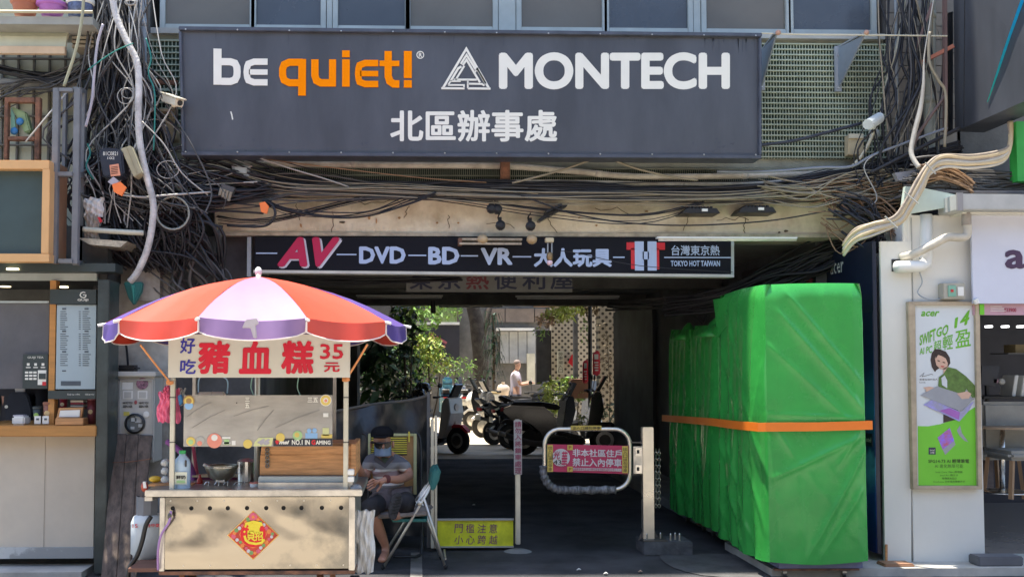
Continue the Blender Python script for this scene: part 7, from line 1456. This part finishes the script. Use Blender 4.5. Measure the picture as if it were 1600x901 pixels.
plant('strap leaved plant at the left edge of the bushes', [(pl(585,545,19.5),(.25,.2,.45),70,.34,lgd),(pl(590,590,19.4),(.3,.2,.5),80,.3,lgm)], [(g0(585,19.5),pl(585,550,19.5),.03)], g0(585,19.5))
plant('sparse climbing branches with small leaves above the far scooters', [(pl(712,570,26),(.6,.3,.25),150,.09,lgl),(pl(720,585,26),(.5,.3,.3),110,.08,lgm)], [(g0(700,26),pl(712,570,26),.02)], g0(700,26))
tr = T('tree', 'dark leaning tree trunk at the middle of the yard', 'tree', g0(748,27))
MB().tube([g0(750,27),pl(752,600,27),pl(750,550,27),pl(744,500,27),pl(736,470,27),pl(725,420,27)], .24, 12, r1=.15).out('trunk', M('bark_dark',(.05,.042,.035),.95,var=.4,scale=8,bump=.6,bs=20), tr, smooth=True); MB().tube([pl(749,540,27),pl(762,500,27),pl(770,460,27)], .09, 8, r1=.05).out('limb', M('bark_dark'), tr, smooth=True)
mb = MB(); mb.leaves(pl(735,380,28.5), (1.8,1.2,1.0), 700, .2, random.Random(2)); mb.out('crown', lgd, tr)
dr = T('dracaena', 'slim dracaena with drooping strap leaves right of the tree trunk', 'plant', g0(771,26)); r_ = random.Random(6); mb = MB()
for i in range(150):
    y = r_.uniform(488,590); c = pl(771+r_.gauss(0,4),y,26+r_.uniform(-.2,.2)); a = r_.uniform(0,6.3); d = V((cos(a),sin(a)*.6,0)); L_2 = r_.uniform(.25,.42); m1 = c+d*L_2*.5+V((0,0,.05)); e1 = c+d*L_2*.75-V((0,0,L_2*.6)); s_ = d.cross(V((0,0,1)))*.025
    b = len(mb.v); mb.v += [c-s_,c+s_,m1+s_,m1-s_,e1]; mb.f += [(b,b+1,b+2,b+3),(b+3,b+2,b+4)]
mb.out('foliage', lgd, dr); MB().tube([g0(771,26),pl(772,560,26),pl(770,490,26)], .035, 8).out('stem', M('twig'), dr)
vn = plant('sunlit creeper hanging over the top right corner of the passage mouth', [(pl(872,490,19.4),(.34,.3,.14),330,.09,lgy),(pl(893,482,19.5),(.3,.3,.1),200,.09,lgy),(pl(852,500,19.4),(.2,.2,.12),80,.1,M('leaf_dry',(.4,.28,.2),.6)),(pl(925,478,19.6),(.35,.3,.12),200,.1,M('leaf_dry2',(.2,.16,.1),.7)),(pl(845,518,19.5),(.14,.1,.14),36,.09,lgl),(pl(915,515,19.5),(.1,.1,.3),50,.07,lgl),(pl(945,500,19.4),(.12,.1,.5),90,.1,M('leaf_dry2'))], [(pl(960,470,19.4),pl(850,500,19.4),.02),(pl(915,478,19.5),pl(918,538,19.5),.012)], pl(900,520,19.4), 'creeper', 'creeper')
rk = MB().box(P(838,490,19.4).x, P(962,490,19.4).x, 19.5, 19.9, P(900,478,19.5).z, P(900,470,19.5).z).out('creeper_shelf', M('brown_side')); tg(rk, 'brown board carrying the sunlit creeper', 'shelf')
plant('bright green shrub between the black scooters', [(pl(870,606,20.4),(.36,.25,.22),260,.1,lgy),(pl(860,628,20.3),(.26,.2,.25),170,.1,lgy),(pl(908,614,20.4),(.3,.2,.16),150,.1,lgl),(pl(890,598,20.5),(.2,.2,.15),90,.1,lgl)], [(g0(870,20.4),pl(872,606,20.4),.02),(g0(890,20.4),pl(905,614,20.4),.02)], g0(875,20.4))
plant('small yellow green plant in front of the front black scooter', [(pl(909,652,17.3),(.09,.08,.09),60,.06,lgy)], [(g0(908,17.3),pl(908,652,17.3),.015)], g0(908,17.3))
plant('low green hedge below the orange framed board', [(pl(872,592,23.3),(.25,.2,.35),170,.09,lgd)], [(g0(872,23.3),pl(872,592,23.3),.02)], g0(872,23.3))
plant('climber with white specks on the dotted pillar', [(pl(948,560,18.4),(.1,.08,.7),90,.08,M('leaf_dry2')),(pl(952,645,18.3),(.14,.1,.2),60,.09,lgd)], [(g0(950,18.4),pl(948,520,18.4),.012)], g0(950,18.4))
# ================================================================ house across the street, seen only in reflections
ob = T('opposite_building', 'sunlit beige building across the street', 'building', (0,-9,0))
MB().box(-30,30,-12,-9,0,9).out('wall', M('opp_wall',(.5,.44,.34),.8,var=.1), ob)
for i in range(14): MB().box(-26+i*4,-24+i*4,-9.02,-8.99,4,5.6).out('window', M('opp_glass',(.06,.07,.09),.2), ob)
mb = MB()
for i in range(7): mb.box(-26+i*8,-20+i*8,-9.02,-8.99,.2,2.8)
mb.out('shopfront', M('opp_shop',(.12,.13,.15),.3), ob)
